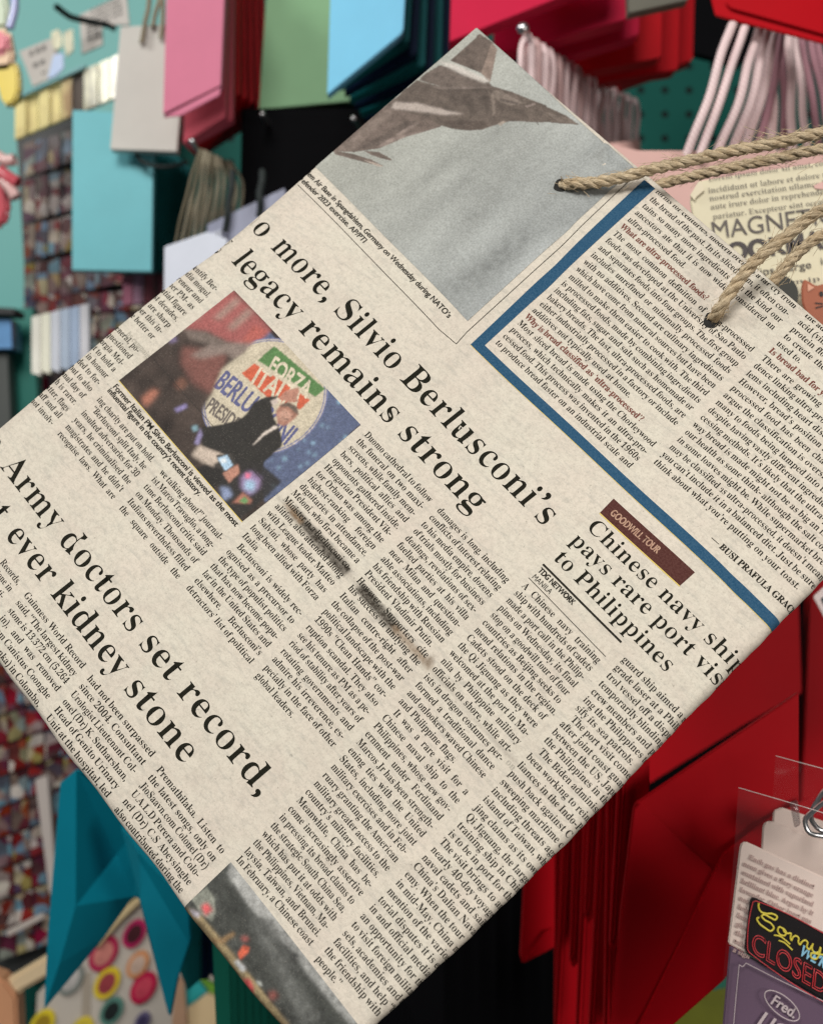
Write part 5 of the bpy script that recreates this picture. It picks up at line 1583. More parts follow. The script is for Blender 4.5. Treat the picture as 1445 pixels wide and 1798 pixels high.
pic = Picture(ship_corners, 230, 90, 0.27)
pic.C[:] = (0.046, 0.049, 0.045)
pic.C *= (1 + 0.14 * smooth_noise((90, 230), 8, 6, 13))[..., None]
for col, soft, al, pts in PRINT['ship']:
    pic.fill(col, soft, [pts], al)
pic.C *= (1 + 0.12 * smooth_noise((90, 230), 2.0, 2.0, 14))[..., None]
pic.build('printed_photo', 'printed picture of a dark ship with red flags')


# ------------------------------------------------------------------ rope handles
def sweep(points, radius, sides=8, name='tube', mat=None, parent=None, closed_caps=True, uvs=True, rad_fn=None):
    """A tube along points (metres, parent space), with u along the length and v round it."""
    P = np.array([tuple(p) for p in points], float)
    n = len(P)
    T = np.gradient(P, axis=0)
    T /= np.linalg.norm(T, axis=1)[:, None] + 1e-12
    ref = np.array([0, 0, 1.0]) if abs(T[0][2]) < 0.9 else np.array([1.0, 0, 0])
    Ns = np.zeros_like(P)
    nn = np.cross(T[0], ref)
    nn /= np.linalg.norm(nn)
    for i in range(n):
        nn = nn - T[i] * np.dot(nn, T[i])
        nn /= np.linalg.norm(nn) + 1e-12
        Ns[i] = nn
    B = np.cross(T, Ns)
    th = np.linspace(0, 2 * math.pi, sides, endpoint=False)
    r = np.full(n, radius) if rad_fn is None else np.array([rad_fn(i / (n - 1)) for i in range(n)]) * radius
    V = P[:, None] + (Ns[:, None] * np.cos(th)[None, :, None] + B[:, None] * np.sin(th)[None, :, None]) * r[:, None, None]
    idx = np.arange(n * sides).reshape(n, sides)
    nx = np.roll(idx, -1, 1)
    F = np.stack([idx[:-1], nx[:-1], nx[1:], idx[1:]], -1).reshape(-1, 4)
    s = np.concatenate([[0], np.cumsum(np.linalg.norm(np.diff(P, axis=0), axis=1))])
    return V.reshape(-1, 3), F, s, Ns, B


def add_uv(o, sl, sides_frac):
    uvl = o.data.uv_layers.new(name='UVMap')
    vi = np.zeros(len(o.data.loops), dtype=np.int32)
    o.data.loops.foreach_get('vertex_index', vi)
    uv = np.stack([sl[vi], sides_frac[vi]], 1)
    uvl.data.foreach_set('uv', uv.astype(np.float32).ravel())


def smooth_path(pts, n):
    P = np.array([tuple(p) for p in pts], float)
    d = np.concatenate([[0], np.cumsum(np.linalg.norm(np.diff(P, axis=0), axis=1))])
    # Catmull-Rom through the points
    out = []
    ts = np.linspace(0, d[-1], n)
    m = np.gradient(P, d, axis=0)
    for t in ts:
        i = min(max(np.searchsorted(d, t) - 1, 0), len(d) - 2)
        h = d[i + 1] - d[i]
        x = (t - d[i]) / h
        out.append((2 * x ** 3 - 3 * x ** 2 + 1) * P[i] + (x ** 3 - 2 * x ** 2 + x) * h * m[i] + (-2 * x ** 3 + 3 * x ** 2) * P[i + 1] + (x ** 3 - x ** 2) * h * m[i + 1])
    return np.array(out)


M_JUTE = make_jute()


def jute_rope(name, pts, parent, radius, seed):
    """Three-strand twisted jute cord with loose hairs, as one mesh."""
    rng = np.random.default_rng(seed)
    P = smooth_path(pts, 420)
    _, _, s, Nn, B = sweep(P, radius, 6)
    Vs, Fs, U, Wd = [], [], [], []
    nV = 0
    L = s[-1]
    lay = 0.0128
    for k in range(3):
        ph = 2 * math.pi * k / 3 + 2 * math.pi * s / lay + 0.5 * np.sin(s * 95 + seed) + 0.3 * np.sin(s * 260 + k)
        wob = 1 + 0.10 * np.sin(s * 700 + k * 2) + 0.08 * np.sin(s * 1730 + k)
        C = P + (Nn * np.cos(ph)[:, None] + B * np.sin(ph)[:, None]) * (radius * 0.50 * wob)[:, None]
        # finer ply bumps along each strand
        V, F, s2, n2, b2 = sweep(C, radius * 0.60, 14, rad_fn=lambda t, k=k: 1 + 0.10 * math.sin(t * 560 + k * 2.2) + 0.06 * math.sin(t * 1333 + k))
        th = np.tile(np.arange(14) / 14, len(C))
        lump = 1 + 0.09 * np.sin(th * 2 * math.pi * 4 + np.repeat(s2, 14) * 2600)
        Cc = np.repeat(C, 14, axis=0)
        V = Cc + (V - Cc) * lump[:, None]
        Vs.append(V)
        Fs.append(F + nV)
        nV += len(V)
        U.append(np.repeat(s2, 14) + 0.0 * th)
        Wd.append(th + k * 0.37)
    for _ in range(int(L * 2600)):
        i = rng.integers(2, len(P) - 3)
        a = rng.uniform(0, 2 * math.pi)
        n0 = Nn[i] * math.cos(a) + B[i] * math.sin(a)
        t0 = (P[i + 1] - P[i]) / np.linalg.norm(P[i + 1] - P[i])
        l = rng.uniform(0.0018, 0.0065) * (2.0 if rng.random() < 0.06 else 1.0)
        st = P[i] + n0 * radius * 0.85
        d = t0 * rng.choice([-1, 1]) * rng.uniform(0.5, 1.2) + n0 * rng.uniform(0.02, 0.5)
        c = np.cross(d, n0) * rng.uniform(-0.5, 0.5)
        H = np.array([st + d * l * x + c * l * x * x for x in np.linspace(0, 1, 5)])
        V, F, s2, _, _ = sweep(H, rng.uniform(0.00004, 0.00010), 4)
        Vs.append(V)
        Fs.append(F + nV)
        nV += len(V)
        U.append(np.repeat(s2, 4) + rng.uniform(0, 1))
        Wd.append(np.full(len(V), rng.uniform(0, 1)))
    o = mesh_np(name, np.concatenate(Vs), np.concatenate(Fs), M_JUTE, parent, smooth=True)
    add_uv(o, np.concatenate(U), np.concatenate(Wd))
    return o


MI = (Matrix.Translation(M3 @ _base + T3) @ M3.to_4x4()).inverted()


def cam_to_bag(px, py, lift):
    """Bag-space point seen at (px, py), lift mm in front of the page plane."""
    d = Vector(((px - 722.5) / FOC, 1.0, -(py - 899.0) / FOC))
    n = (M3 @ Vector((0, 0, 1))).normalized()
    o = M3 @ (Vector((0, 0, -lift)) / 1000.0) + T3
    s = n.dot(o) / n.dot(d)
    return MI @ (d * s)


def bagpts(L):
    return [cam_to_bag(*q_) for q_ in L]


jute_rope('rope_handle', bagpts([(974, 336, -7), (988, 327, 0.3), (1004, 322, 4.0), (1045, 320, 5.5), (1095, 311, 6.5), (1145, 297, 8), (1250, 273, 12), (1350, 253, 16), (1445, 233, 19), (1560, 215, 22), (1660, 235, 23), (1690, 300, 24), (1610, 345, 24), (1500, 352, 22), (1445, 368, 19), (1375, 418, 15), (1315, 470, 11), (1285, 508, 8), (1264, 540, 5), (1254, 556, 1), (1247, 568, -7)]), paper_bag, 0.00178, 21)
jute_rope('rope_handle', bagpts([(1085, 352, -9), (1120, 338, -9), (1165, 322, -8), (1225, 307, -6), (1300, 291, -4), (1380, 274, -2), (1450, 261, 0), (1560, 250, 2), (1650, 280, 2), (1670, 340, 2), (1590, 385, 1), (1500, 395, 0), (1447, 410, -2), (1405, 440, -4), (1368, 482, -7), (1340, 520, -9), (1318, 560, -9)]), paper_bag, 0.00168, 22)
for (hu, hv) in PRINT['holes']:
    ink = Ink()
    a_ = np.linspace(0, 2 * math.pi, 20, endpoint=False)
    ink.add(np.stack([hu + 2.5 * np.cos(a_) + 0.3 * np.sin(a_ * 3), hv + 2.7 * np.sin(a_)], 1), np.array([(0, i, i + 1) for i in range(1, 19)], dtype=np.int32))
    ink.build('punched_hole', M_HOLE, paper_bag, on_page, 0.2)

# ------------------------------------------------------------------ the shop wall behind
M_PEG = make_pegboard()
wall = mesh_obj('wall', [(x, y, z) for y in (1.42, 1.44) for x, z in ((-1.4, -1.2), (1.4, -1.2), (1.4, 1.2), (-1.4, 1.2))],
                [(0, 1, 2, 3), (7, 6, 5, 4), (0, 4, 5, 1), (1, 5, 6, 2), (2, 6, 7, 3), (3, 7, 4, 0)], M_PEG)
wall['kind'] = 'structure'


def center_of(pts, Y):
    xs = [p[0] for p in pts]
    ys = [p[1] for p in pts]
    return W(sum(xs) / len(xs), max(ys), Y)


def slab(name, pts, Y, thick, mat, parent=None, origin=None, bevel=0.0004):
    """A solid panel: an outline at distance Y (or a distance per corner) with real thickness."""
    bm = bmesh.new()
    org = origin if origin is not None else Vector((0, 0, 0))
    f = [bm.verts.new(W(p[0], p[1], p[2] if len(p) > 2 else Y) - org) for p in pts]
    face = bm.faces.new(f)
    ext = bmesh.ops.extrude_face_region(bm, geom=[face])
    vs = [e for e in ext['geom'] if isinstance(e, bmesh.types.BMVert)]
    bmesh.ops.translate(bm, verts=vs, vec=(0, thick, 0))
    bmesh.ops.recalc_face_normals(bm, faces=bm.faces)
    if bevel:
        bmesh.ops.bevel(bm, geom=list(bm.edges), offset=bevel, segments=2, affect='EDGES', clamp_overlap=True)
    me = bpy.data.meshes.new(name)
    bm.to_mesh(me)
    bm.free()
    me.materials.append(mat)
    return link(bpy.data.objects.new(name, me), parent)


def tube(name, pts, radius, mat, parent=None, origin=None, sides=10, n=26):
    org = origin if origin is not None else Vector((0, 0, 0))
    P = smooth_path([W(*p) - org for p in pts], n)
    if name == 'handle':
        ph = random.uniform(0, 6)
        am = random.uniform(0.1, 0.45) * radius
        q = np.linspace(0, 1, n)
        P[:, 0] += am * np.sin(q * 9 + ph) * np.sin(q * math.pi)
        P[:, 1] += am * np.sin(q * 13 + 2 * ph)
    V, F, s, _, _ = sweep(P, radius * (random.uniform(0.9, 1.12) if name == 'handle' else 1.0), sides)
    o = mesh_np(name, V, F, mat, parent, smooth=True)
    add_uv(o, np.repeat(s, sides), np.tile(np.arange(sides) / sides, len(P)))
    return o


def gift_bag(label, body, Y, mat, thick=0.011, flaps=(), cords=(), group=None, kind='gift_bag', cat='gift bag', cord_mat=None, cord_r=0.0022):
    org = center_of(body, Y)
    r = thing(kind, label, cat, org, group)
    slab('body', body, Y, thick, mat, r, org)
    for f in flaps:
        slab('bottom_flap', [(p[0], p[1], Y + f[1] + (p[2] if len(p) > 2 else 0)) for p in f[0]], Y, f[2], f[3] if len(f) > 3 else mat, r, org)
    for c in cords:
        tube('handle', [(x, y, Y + (d if d is not None else 0)) for x, y, d in c], cord_r, cord_mat, r, org)
    return r


M_WALLP = make_plain('turquoise_wall_paint', (0.13, 0.43, 0.405), 0.45, var=0.06, scale=6)
wp = slab('wall_panel', [(-400, -300), (300, -300), (300, 560), (140, 560), (-400, 560)], 1.36, 0.02, M_WALLP)
wp['kind'] = 'structure'
# paper colours
P_PINK = make_paper('pink_bag_paper', (0.62, 0.165, 0.27))
P_RED = make_paper('red_bag_paper', (0.46, 0.002, 0.008), 0.5, spec=0.10)
P_CRIM = make_paper('crimson_bag_paper', (0.62, 0.010, 0.058), 0.5, spec=0.10)
P_CORAL = make_paper('coral_bag_paper', (0.60, 0.10, 0.14), 0.5, spec=0.1)
P_GREY = make_paper('pale_grey_bag_paper', (0.60, 0.585, 0.54), 0.6, bump_s=0.3)
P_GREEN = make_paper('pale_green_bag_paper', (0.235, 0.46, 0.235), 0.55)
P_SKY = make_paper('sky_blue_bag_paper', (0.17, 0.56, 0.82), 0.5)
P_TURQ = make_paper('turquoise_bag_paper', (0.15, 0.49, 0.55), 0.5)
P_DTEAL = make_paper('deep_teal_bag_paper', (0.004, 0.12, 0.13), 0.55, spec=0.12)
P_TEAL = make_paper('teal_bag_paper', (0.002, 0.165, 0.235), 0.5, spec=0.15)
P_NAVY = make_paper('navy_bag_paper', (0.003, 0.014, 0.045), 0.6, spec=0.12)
P_BLACK = make_paper('black_gap_paper', (0.003, 0.003, 0.004), 0.7, spec=0.05)  # darkness of the gaps put into the near-black colour
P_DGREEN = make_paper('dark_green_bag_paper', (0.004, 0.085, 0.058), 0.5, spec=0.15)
P_LILAC = make_paper('lilac_bag_paper', (0.36, 0.38, 0.50), 0.55)
P_WHITE = make_paper('white_bag_paper', (0.66, 0.70, 0.80), 0.55)
P_BLUSH = make_paper('blush_bag_paper', (0.66, 0.41, 0.37), 0.55)
P_OLIVE = make_paper('olive_bag_paper', (0.14, 0.135, 0.105), 0.6)
P_CREAM = make_paper('cream_card', (0.70, 0.63, 0.47), 0.6)
C_KHAKI = make_cord('khaki_cord', (0.33, 0.29, 0.20), (0.19, 0.165, 0.115))
C_PINK = make_cord('blush_cord', (0.93, 0.76, 0.75), (0.70, 0.50, 0.51))
C_MAUVE = make_cord('mauve_cord', (0.48, 0.25, 0.29), (0.33, 0.16, 0.2))
C_BROWN = make_cord('brown_cord', (0.17, 0.145, 0.09), (0.09, 0.075, 0.045))
C_ROSE = make_cord('rose_cord', (0.68, 0.47, 0.45), (0.42, 0.27, 0.27))
C_BLACK = make_cord('black_cord', (0.02, 0.03, 0.03), (0.008, 0.012, 0.012))
CHROME = make_plain('chrome', (0.72, 0.72, 0.73), 0.3, 1.0)

ORD = ['front', 'second', 'third', 'fourth', 'fifth', 'sixth', 'seventh', 'eighth', 'ninth', 'tenth', 'eleventh', 'twelfth', 'thirteenth', 'fourteenth', 'fifteenth', 'sixteenth']

# --- pale grey bag with khaki cords
gift_bag('pale grey gift bag with khaki cord handles, left of the pink bag', [(212, 47), (330, 40), (311, 266), (194, 262)], 1.0, P_GREY,
         cords=[[(249, 76, -0.004), (256, 40, -0.005), (266, -30, -0.004)], [(268, 48, -0.004), (277, 10, -0.005), (283, -30, -0.004)], [(283, 68, -0.004), (287, 30, -0.005), (281, -30, -0.004)]], cord_mat=C_KHAKI, cord_r=0.0016)
# --- pink bag and the red stack behind it
gift_bag('pink gift bag with a folded bottom edge, hanging at the top', [(295, -90), (398, -90), (388, 150), (287, 200)], 0.9, P_PINK,
         flaps=[([(286, 206), (388, 153), (386, 167), (318, 203)], -0.0022, 0.0016)])
for k in range(7):
    x, y = 9.5 * k, 7 * k
    m = P_CORAL if k < 2 else P_RED
    gift_bag('%s red gift bag stacked behind the pink bag' % ORD[k] if k >= 2 else '%s coral red gift bag in the stack behind the pink bag' % ORD[k],
             [(330 + x, -90), (402 + x, -90), (396 + x + 3 * k, 205 + y * 0.6 if k < 2 else 150 + y), (322 + x * 0.4, 252 + y * 0.5)], 0.925 + 0.022 * k, m, 0.012, group='red bags stacked behind the pink bag')
# --- green bag, sky blue bag
gift_bag('pale green gift bag hanging between the pink and blue bags', [(473, -90), (660, -90), (628, 168), (628, 176), (455, 192)], 1.0, P_GREEN)
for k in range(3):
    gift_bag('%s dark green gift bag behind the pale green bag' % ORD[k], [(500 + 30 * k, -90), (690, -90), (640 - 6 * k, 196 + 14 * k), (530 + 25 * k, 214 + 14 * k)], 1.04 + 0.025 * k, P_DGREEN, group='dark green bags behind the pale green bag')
gift_bag('sky blue gift bag with a slanted folded bottom, top centre', [(583, -90), (716, -90), (708, 52), (704, 60), (575, 166)], 0.84, P_SKY)
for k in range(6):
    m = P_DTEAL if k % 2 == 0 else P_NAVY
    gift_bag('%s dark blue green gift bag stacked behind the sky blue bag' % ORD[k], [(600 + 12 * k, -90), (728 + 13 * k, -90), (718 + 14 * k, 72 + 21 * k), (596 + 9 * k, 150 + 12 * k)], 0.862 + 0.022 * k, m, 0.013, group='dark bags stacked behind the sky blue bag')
# --- crimson stack to the right
RC = [((1075, -45), (790, 73)), ((1101, 30), (868, 98)), ((1121, 58), (950, 112)), ((1160, 97), (985, 133)), ((1190, 118), (1040, 146)), ((1216, 102), (1090, 150))]
for k, (a, b) in enumerate(RC):
    gift_bag('%s crimson gift bag in the stack at the top, right of the blue bag' % ORD[k], [(b[0] + 5, -90), (a[0] + 5, -90), a, (a[0] - 6, a[1] + 5), b], 0.80 + 0.035 * k, P_CRIM if k < 3 else P_RED, 0.018, group='crimson bags at the top')
gift_bag('dark olive gift bag, only its corner showing at the top edge', [(1100, -90), (1216, -90), (1208, 0), (1104, 23)], 0.76, P_OLIVE)
# --- bright red bag, top right corner
gift_bag('bright red gift bag with folded bottom in the top right corner', [(1262, -90), (1560, -90), (1560, 20), (1278, 8), (1262, -6)], 0.70, P_RED,
         flaps=[([(1248, -4), (1560, 22), (1560, 106), (1256, 27)], -0.004, 0.002), ([(1274, 4), (1375, -40), (1560, 70), (1560, 92), (1282, 14)], -0.0065, 0.0015)])
# --- turquoise bag and its dark stack
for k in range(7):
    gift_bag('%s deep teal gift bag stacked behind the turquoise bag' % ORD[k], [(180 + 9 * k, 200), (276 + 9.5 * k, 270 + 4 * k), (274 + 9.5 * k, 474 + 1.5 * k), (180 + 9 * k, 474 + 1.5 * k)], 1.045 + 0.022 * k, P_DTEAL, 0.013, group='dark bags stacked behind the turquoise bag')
gift_bag('plain turquoise gift bag below the pale grey bag', [(128, 193), (270, 200), (267, 477), (127, 474)], 1.02, P_TURQ,
         cords=[[(236, 266, -0.006), (252, 285, -0.012), (285, 293, -0.012), (330, 285, 0.0)]], cord_mat=C_BLACK, cord_r=0.0016)
# --- white and lilac bags with a fan of khaki cords
gift_bag('white gift bag peeping out beside the newspaper bag', [(289, 433), (364, 407), (400, 420), (380, 540), (288, 540)], 0.86, P_WHITE)
gift_bag('lilac gift bag behind the upper left edge of the newspaper bag', [(364, 394), (500, 330), (520, 500), (364, 500)], 0.92, P_LILAC,
         cords=[[(395 + 60 * i, 408 - 28 * i, -0.006), (403 + 56 * i, 360 - 26 * i, -0.010), (409 + 52 * i, 300, -0.006)] for i in range(2)], cord_mat=C_BLACK, cord_r=0.0022)
for k in range(9):
    x = 309 + 11 * k
    org = W(x, 420, 0.9)
    gift_bag('%s white gift bag with long khaki cords, left of the lilac bag' % ORD[k], [(292 + 8 * k, 436 - 3 * k), (372 + 8 * k, 409 - 3 * k), (372 + 8 * k, 520), (292 + 8 * k, 520)], 0.88 + 0.016 * k, P_WHITE if k < 4 else P_LILAC, 0.008,
             cords=[[(x, 426 - 4 * k, -0.004), (x + 14 + 0.5 * k, 360 - 3 * k, -0.012), (352 + 6.5 * k, 262 + 3 * k, -0.004)], [(x + 22, 420 - 4 * k, -0.004), (x + 30, 350 - 3 * k, -0.012), (355 + 6.5 * k, 262 + 3 * k, -0.004)]], cord_mat=C_KHAKI if k % 3 else C_BROWN, cord_r=0.0011, group='white bags with khaki cords')
for k in range(5):
    gift_bag('%s black panel standing in for shade in the gap above the newspaper bag' % ORD[k], [(425 + 26 * k, 190), (640, 190), (640, 420), (420 + 24 * k, 420)], 1.0 + 0.03 * k, P_BLACK, 0.014, group='black panels in the upper gap')
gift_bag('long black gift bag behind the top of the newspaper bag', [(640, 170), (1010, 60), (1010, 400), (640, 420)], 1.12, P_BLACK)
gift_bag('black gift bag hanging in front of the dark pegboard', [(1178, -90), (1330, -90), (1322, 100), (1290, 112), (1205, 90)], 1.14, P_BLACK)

# --- blush bags with thick white and pink cords
for k in range(16):
    x0 = 925 + 11 * k
    t = k / 15
    Y = 0.78 + 0.018 * k
    top = 62 + 112 * t ** 0.9
    cx_ = 918 + 12.4 * k
    gift_bag('%s blush gift bag with white cord handles behind the newspaper bag' % ORD[k], [(860 + 12 * k, 262), (1078 + 3 * k, 252 - 0.5 * k), (1095 + 3 * k, 420), (860 + 12 * k, 420)], Y, P_BLUSH, 0.010,
             cords=[[(cx_ - 7, 262, -0.004), (cx_ - 3, 180 + 30 * t, -0.010), (cx_ + 2, top + 8, -0.004), (cx_ + 9, top, -0.001)], [(cx_ + 10 + 3 * t, 262, -0.005), (cx_ + 13, 180 + 30 * t, -0.013), (cx_ + 14, top + 10, -0.008), (cx_ + 10, top + 1, -0.001)]],
             cord_mat=(C_PINK, C_ROSE, C_PINK)[k % 3], cord_r=0.0020, group='blush bags with white cords')
gift_bag('blush pink gift bag with a straight top edge, right of the newspaper bag', [(1070, 252), (1120, 264), (1560, 266), (1560, 985), (1070, 985)], 0.70, P_BLUSH,  # unseen lower part lengthened to shade the dark red bags behind
         cords=[[(1205, 272, -0.006), (1236, 190, -0.012), (1262, 110, -0.01), (1290, 30, 0.0)], [(1228, 272, -0.006), (1258, 190, -0.011), (1284, 118, -0.008), (1312, 30, 0.002)]], cord_mat=C_PINK, cord_r=0.0022)
CORDS = [(1256, 272, 1335, 1, 0), (1282, 272, 1350, 0, 0), (1304, 270, 1362, 0, 1), (1326, 270, 1375, 2, 1), (1353, 268, 1352, 0, -1), (1390, 270, 1384, 0, 0), (1418, 270, 1392, 0, 0), (1374, 268, 1372, 2, 1), (1440, 270, 1404, 2, 1), (1462, 270, 1420, 2, 2), (1480, 270, 1430, 2, 2)]
for k, (xb, yb, xt, mi, dd_) in enumerate(CORDS):
    gift_bag('%s blush gift bag with pink cord handles, upper right stack' % ORD[k], [(1105 + 4 * k, 272), (1490, 272), (1490, 560), (1105 + 4 * k, 560)], 0.715 + 0.014 * k, P_BLUSH, 0.009,
             cords=[[(xb, yb, -0.006), (xb * 0.55 + xt * 0.45 + 3, 180, -0.014 + 0.006 * dd_), (xb * 0.2 + xt * 0.8, 100, -0.01), (xt, 34, 0.0)]],
             cord_mat=C_MAUVE if mi == 2 else C_PINK, cord_r=0.0025 if mi != 2 else 0.0022, group='blush bags with pink cords')

# --- hooks with ball ends
for (x, y, Y, lab) in ((918, 50, 0.74, 'chrome hook with a ball end above the white cords'), (621, 208, 0.92, 'small chrome hook tip under the blue bag'), (338, 248, 0.90, 'small chrome hook tip on the coral red bag'), (461, 200, 0.97, 'small chrome hook tip at the corner of the green bag')):
    org = W(x, y, Y)
    r = thing('wall_hook', lab, 'hook', org)
    bm = bmesh.new()
    bmesh.ops.create_uvsphere(bm, u_segments=20, v_segments=12, radius=0.0034 if y < 100 else 0.0021)
    me = bpy.data.meshes.new('ball_end')
    bm.to_mesh(me)
    bm.free()
    me.materials.append(CHROME)
    me.polygons.foreach_set('use_smooth', [True] * len(me.polygons))
    link(bpy.data.objects.new('ball_end', me), r)
    tube('rod', [(x + 1, y + 2, Y), (x + 14, y + 24, Y + 0.04), (x + 40, y + 60, Y + 0.2), (x + 60, y + 80, Y + 0.42)], 0.0017, CHROME, r, org)

# ------------------------------------------------------------------ lower right: red bags
def rb(label, body, Y, thick=0.004, flaps=(), group=None):
    return gift_bag(label, body, Y, P_RED, thick, flaps, group=group)


rb('dark red gift bag in shadow at the right, behind the folded red bag', [(1070, 1090), (1400, 1000), (1407, 1216), (1310, 1270), (1104, 1398), (1092, 1500), (1070, 1500)], 0.90, 0.010)
rb('dark red gift bag at the far right edge in shadow', [(1424, 980), (1560, 980), (1560, 1560), (1402, 1560)], 0.92, 0.012)
rb('large red gift bag with folded bottom flaps, lower right', [(1118, 1409), (1125, 1405), (1402, 1216), (1402, 1500), (1290, 1640), (1120, 1850), (1072, 1850), (1090, 1600), (1112, 1420)], 0.515, 0.003,
   flaps=[([(1112, 1422), (1124, 1409), (1256, 1532), (1240, 1560), (1090, 1850), (1066, 1850), (1082, 1680)], -0.0022, 0.0010),
          ([(1345, 1440), (1420, 1400), (1330, 1640), (1270, 1722), (1182, 1800), (1130, 1850), (1097, 1850), (1258, 1520), (1268, 1499)], -0.0045, 0.0011)])
STRIPS = [  # left edge x at top / bottom, right edge, bottom height
    (1094, 1070, 1110, 1672, 1200), (1068, 1060, 1098, 1850, 1230), (1060, 1032, 1076, 1850, 1250), (1040, 1026, 1060, 1622, 1260), (1032, 1010, 1050, 1850, 1280), (1012, 1000, 1036, 1700, 1300), (994, 972, 1020, 1850, 1330), (975, 973, 998, 1850, 1370)]
for k, (xt, xb, xr, yb, yt) in enumerate(STRIPS):
    Y = 0.53 + 0.017 * k
    tip = (xb + 6, yb)
    rb('%s red gift bag seen edge on in the lower right stack' % ORD[k], [(xt, yt), (xr + 30, yt - 40), (xr + 30, yb - 60), (xr - 4, yb - 26), tip, (xb, yb - 14)], Y, 0.0035,
       flaps=[([(xt + 5, yt + 60), (xt + 12, yt + 54), (tip[0] + 6, yb - 34), (tip[0] + 1, yb - 10), (xb + 3, yb - 22)], -0.0016, 0.0008)], group='red bags seen edge on')
rb('red gift bag with a turned up corner, rearmost of the lower right stack', [(925, 1480), (985, 1430), (980, 1655), (972, 1664), (918, 1692), (914, 1684)], 0.68, 0.008,
   flaps=[([(919, 1688), (958, 1634), (976, 1630), (976, 1660)], -0.003, 0.001)])
# black bags, seen as faint edges in the dark gap
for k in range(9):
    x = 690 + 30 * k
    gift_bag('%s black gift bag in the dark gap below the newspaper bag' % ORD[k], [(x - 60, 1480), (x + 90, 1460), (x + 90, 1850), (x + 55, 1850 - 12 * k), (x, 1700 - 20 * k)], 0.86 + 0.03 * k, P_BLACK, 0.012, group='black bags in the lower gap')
gift_bag('wide black panel keeping the back of the gap dark', [(560, 1300), (1480, 1000), (1480, 1860), (560, 1860)], 1.22, P_BLACK)
# things at the bottom right behind the bags
slab('paper_pack', [(1180, 1740), (1330, 1660), (1330, 1850), (1180, 1850)], 0.80, 0.01, make_plain('lime_card', (0.15, 0.165, 0.006), 0.5, var=0.2)).update_tag()

def tag(o, label, cat, group=None):
    o['label'] = label
    o['category'] = cat
    if group:
        o['group'] = group
    return o


lime = bpy.data.objects['paper_pack']
tag(lime, 'lime green paper pack behind the red bag at the bottom right', 'paper pack')
tag(slab('paper_pack', [(1235, 1690), (1340, 1600), (1340, 1720), (1250, 1740)], 0.77, 0.01, make_plain('green_card', (0.01, 0.14, 0.09), 0.5)), 'dark green paper pack above the lime pack at the bottom right', 'paper pack')

# ------------------------------------------------------------------ flat lettering on planar things
class Plane:
    """Local frame of a flat thing: origin, x to the right along it, y up it, in photo pixels at depth Y."""

    def __init__(self, o, ex, Y, lift=0.0004, up=None):
        self.o, self.e, self.Y, self.lift = np.array(o, float), np.array(ex, float), Y, lift

    def surf(self, org):
        def f(u, v, eps):
            return np.array([tuple((W(a, b, self.Y - self.lift) - org) * 1000.0) for a, b in zip(u, v)])
        return f


def letter(parent, org, name, rows, mat, Y, lift=0.0005):
    """rows: (text, start px, end px, size px, style, fit)"""
    ink = Ink()
    for text, s, e, size, style, fit in rows:
        w = math.hypot(e[0] - s[0], e[1] - s[1])
        xs = w / (run_width(text, style) * size) if fit else 1.0
        ink.text(text, s, e, size, style, xs)
    return ink.build(name, mat, parent, Plane((0, 0), (1, 0), Y, lift).surf(org))


GREYINK = make_plain('grey_card_ink', (0.11, 0.095, 0.085), 0.6, var=0.25, scale=900)
DARKINK = make_plain('dark_card_ink', (0.06, 0.05, 0.05), 0.6, var=0.2, scale=900)

# --- magnetic bookmark pack
YB = 0.515
org = W(1330, 640, YB)
pack = thing('bookmark_pack', 'cream card pack of magnetic bookmarks behind the rope handles', 'bookmark pack', org)
cream = make_paper('aged_cream_paper', (0.68, 0.625, 0.455), 0.6, var=0.05)
slab('card', [(1226, 318), (1300, 306), (1500, 276), (1540, 640), (1262, 680), (1212, 352), (1214, 342), (1224, 338)], YB, 0.002, cream, pack, org)
slab('torn_corner', [(1211, 343), (1226, 318), (1233, 322), (1236, 334), (1222, 346), (1219, 352)], YB - 0.0012, 0.0006, P_CREAM, pack, org, 0.0001)
def tl(x, y, L=230, a=-0.138):
    return (x, y), (x + L, y + L * a)
rows = []
for (t, x, y, L) in (('Lorem ipsum dolor sit amet, consectetur', 1243, 318, 262), ('incididunt ut labore et dolore magna al', 1243, 339, 262), ('nostrud exercitation ullamco laboris ni', 1245, 353, 262), ('aute irure dolor in reprehenderit in', 1247, 368, 232), ('pariatur. Excepteur sint occaecat cu', 1251, 385, 238)):
    s, e = tl(x, y, L)
    rows.append((t, s, e, 20.5, 'light', True))
rows += [('lorem ip', (1345, 505), (1440, 492), 17, 'light', True), ('do', (1390, 522), (1412, 519), 17, 'light', True)]
letter(pack, org, 'small_print', rows, GREYINK, YB)
letter(pack, org, 'title_lettering', [('MAGNETIC', (1249, 420), (1468, 390), 44, 'sans', True)], GREYINK, YB)
letter(pack, org, 'title_lettering', [('BOOKMARK', (1253, 462), (1500, 428), 45, 'sansbb', True), ('clips . large', (1318, 486), (1425, 470), 19, 'sans', True), ('in', (1440, 465), (1455, 463), 19, 'sans', True)], DARKINK, YB)
slab('hang_hole', [(1428, 326), (1440, 320), (1460, 318), (1460, 330), (1442, 332), (1430, 331)], YB - 0.0006, 0.0004, P_BLUSH, pack, org, 0)
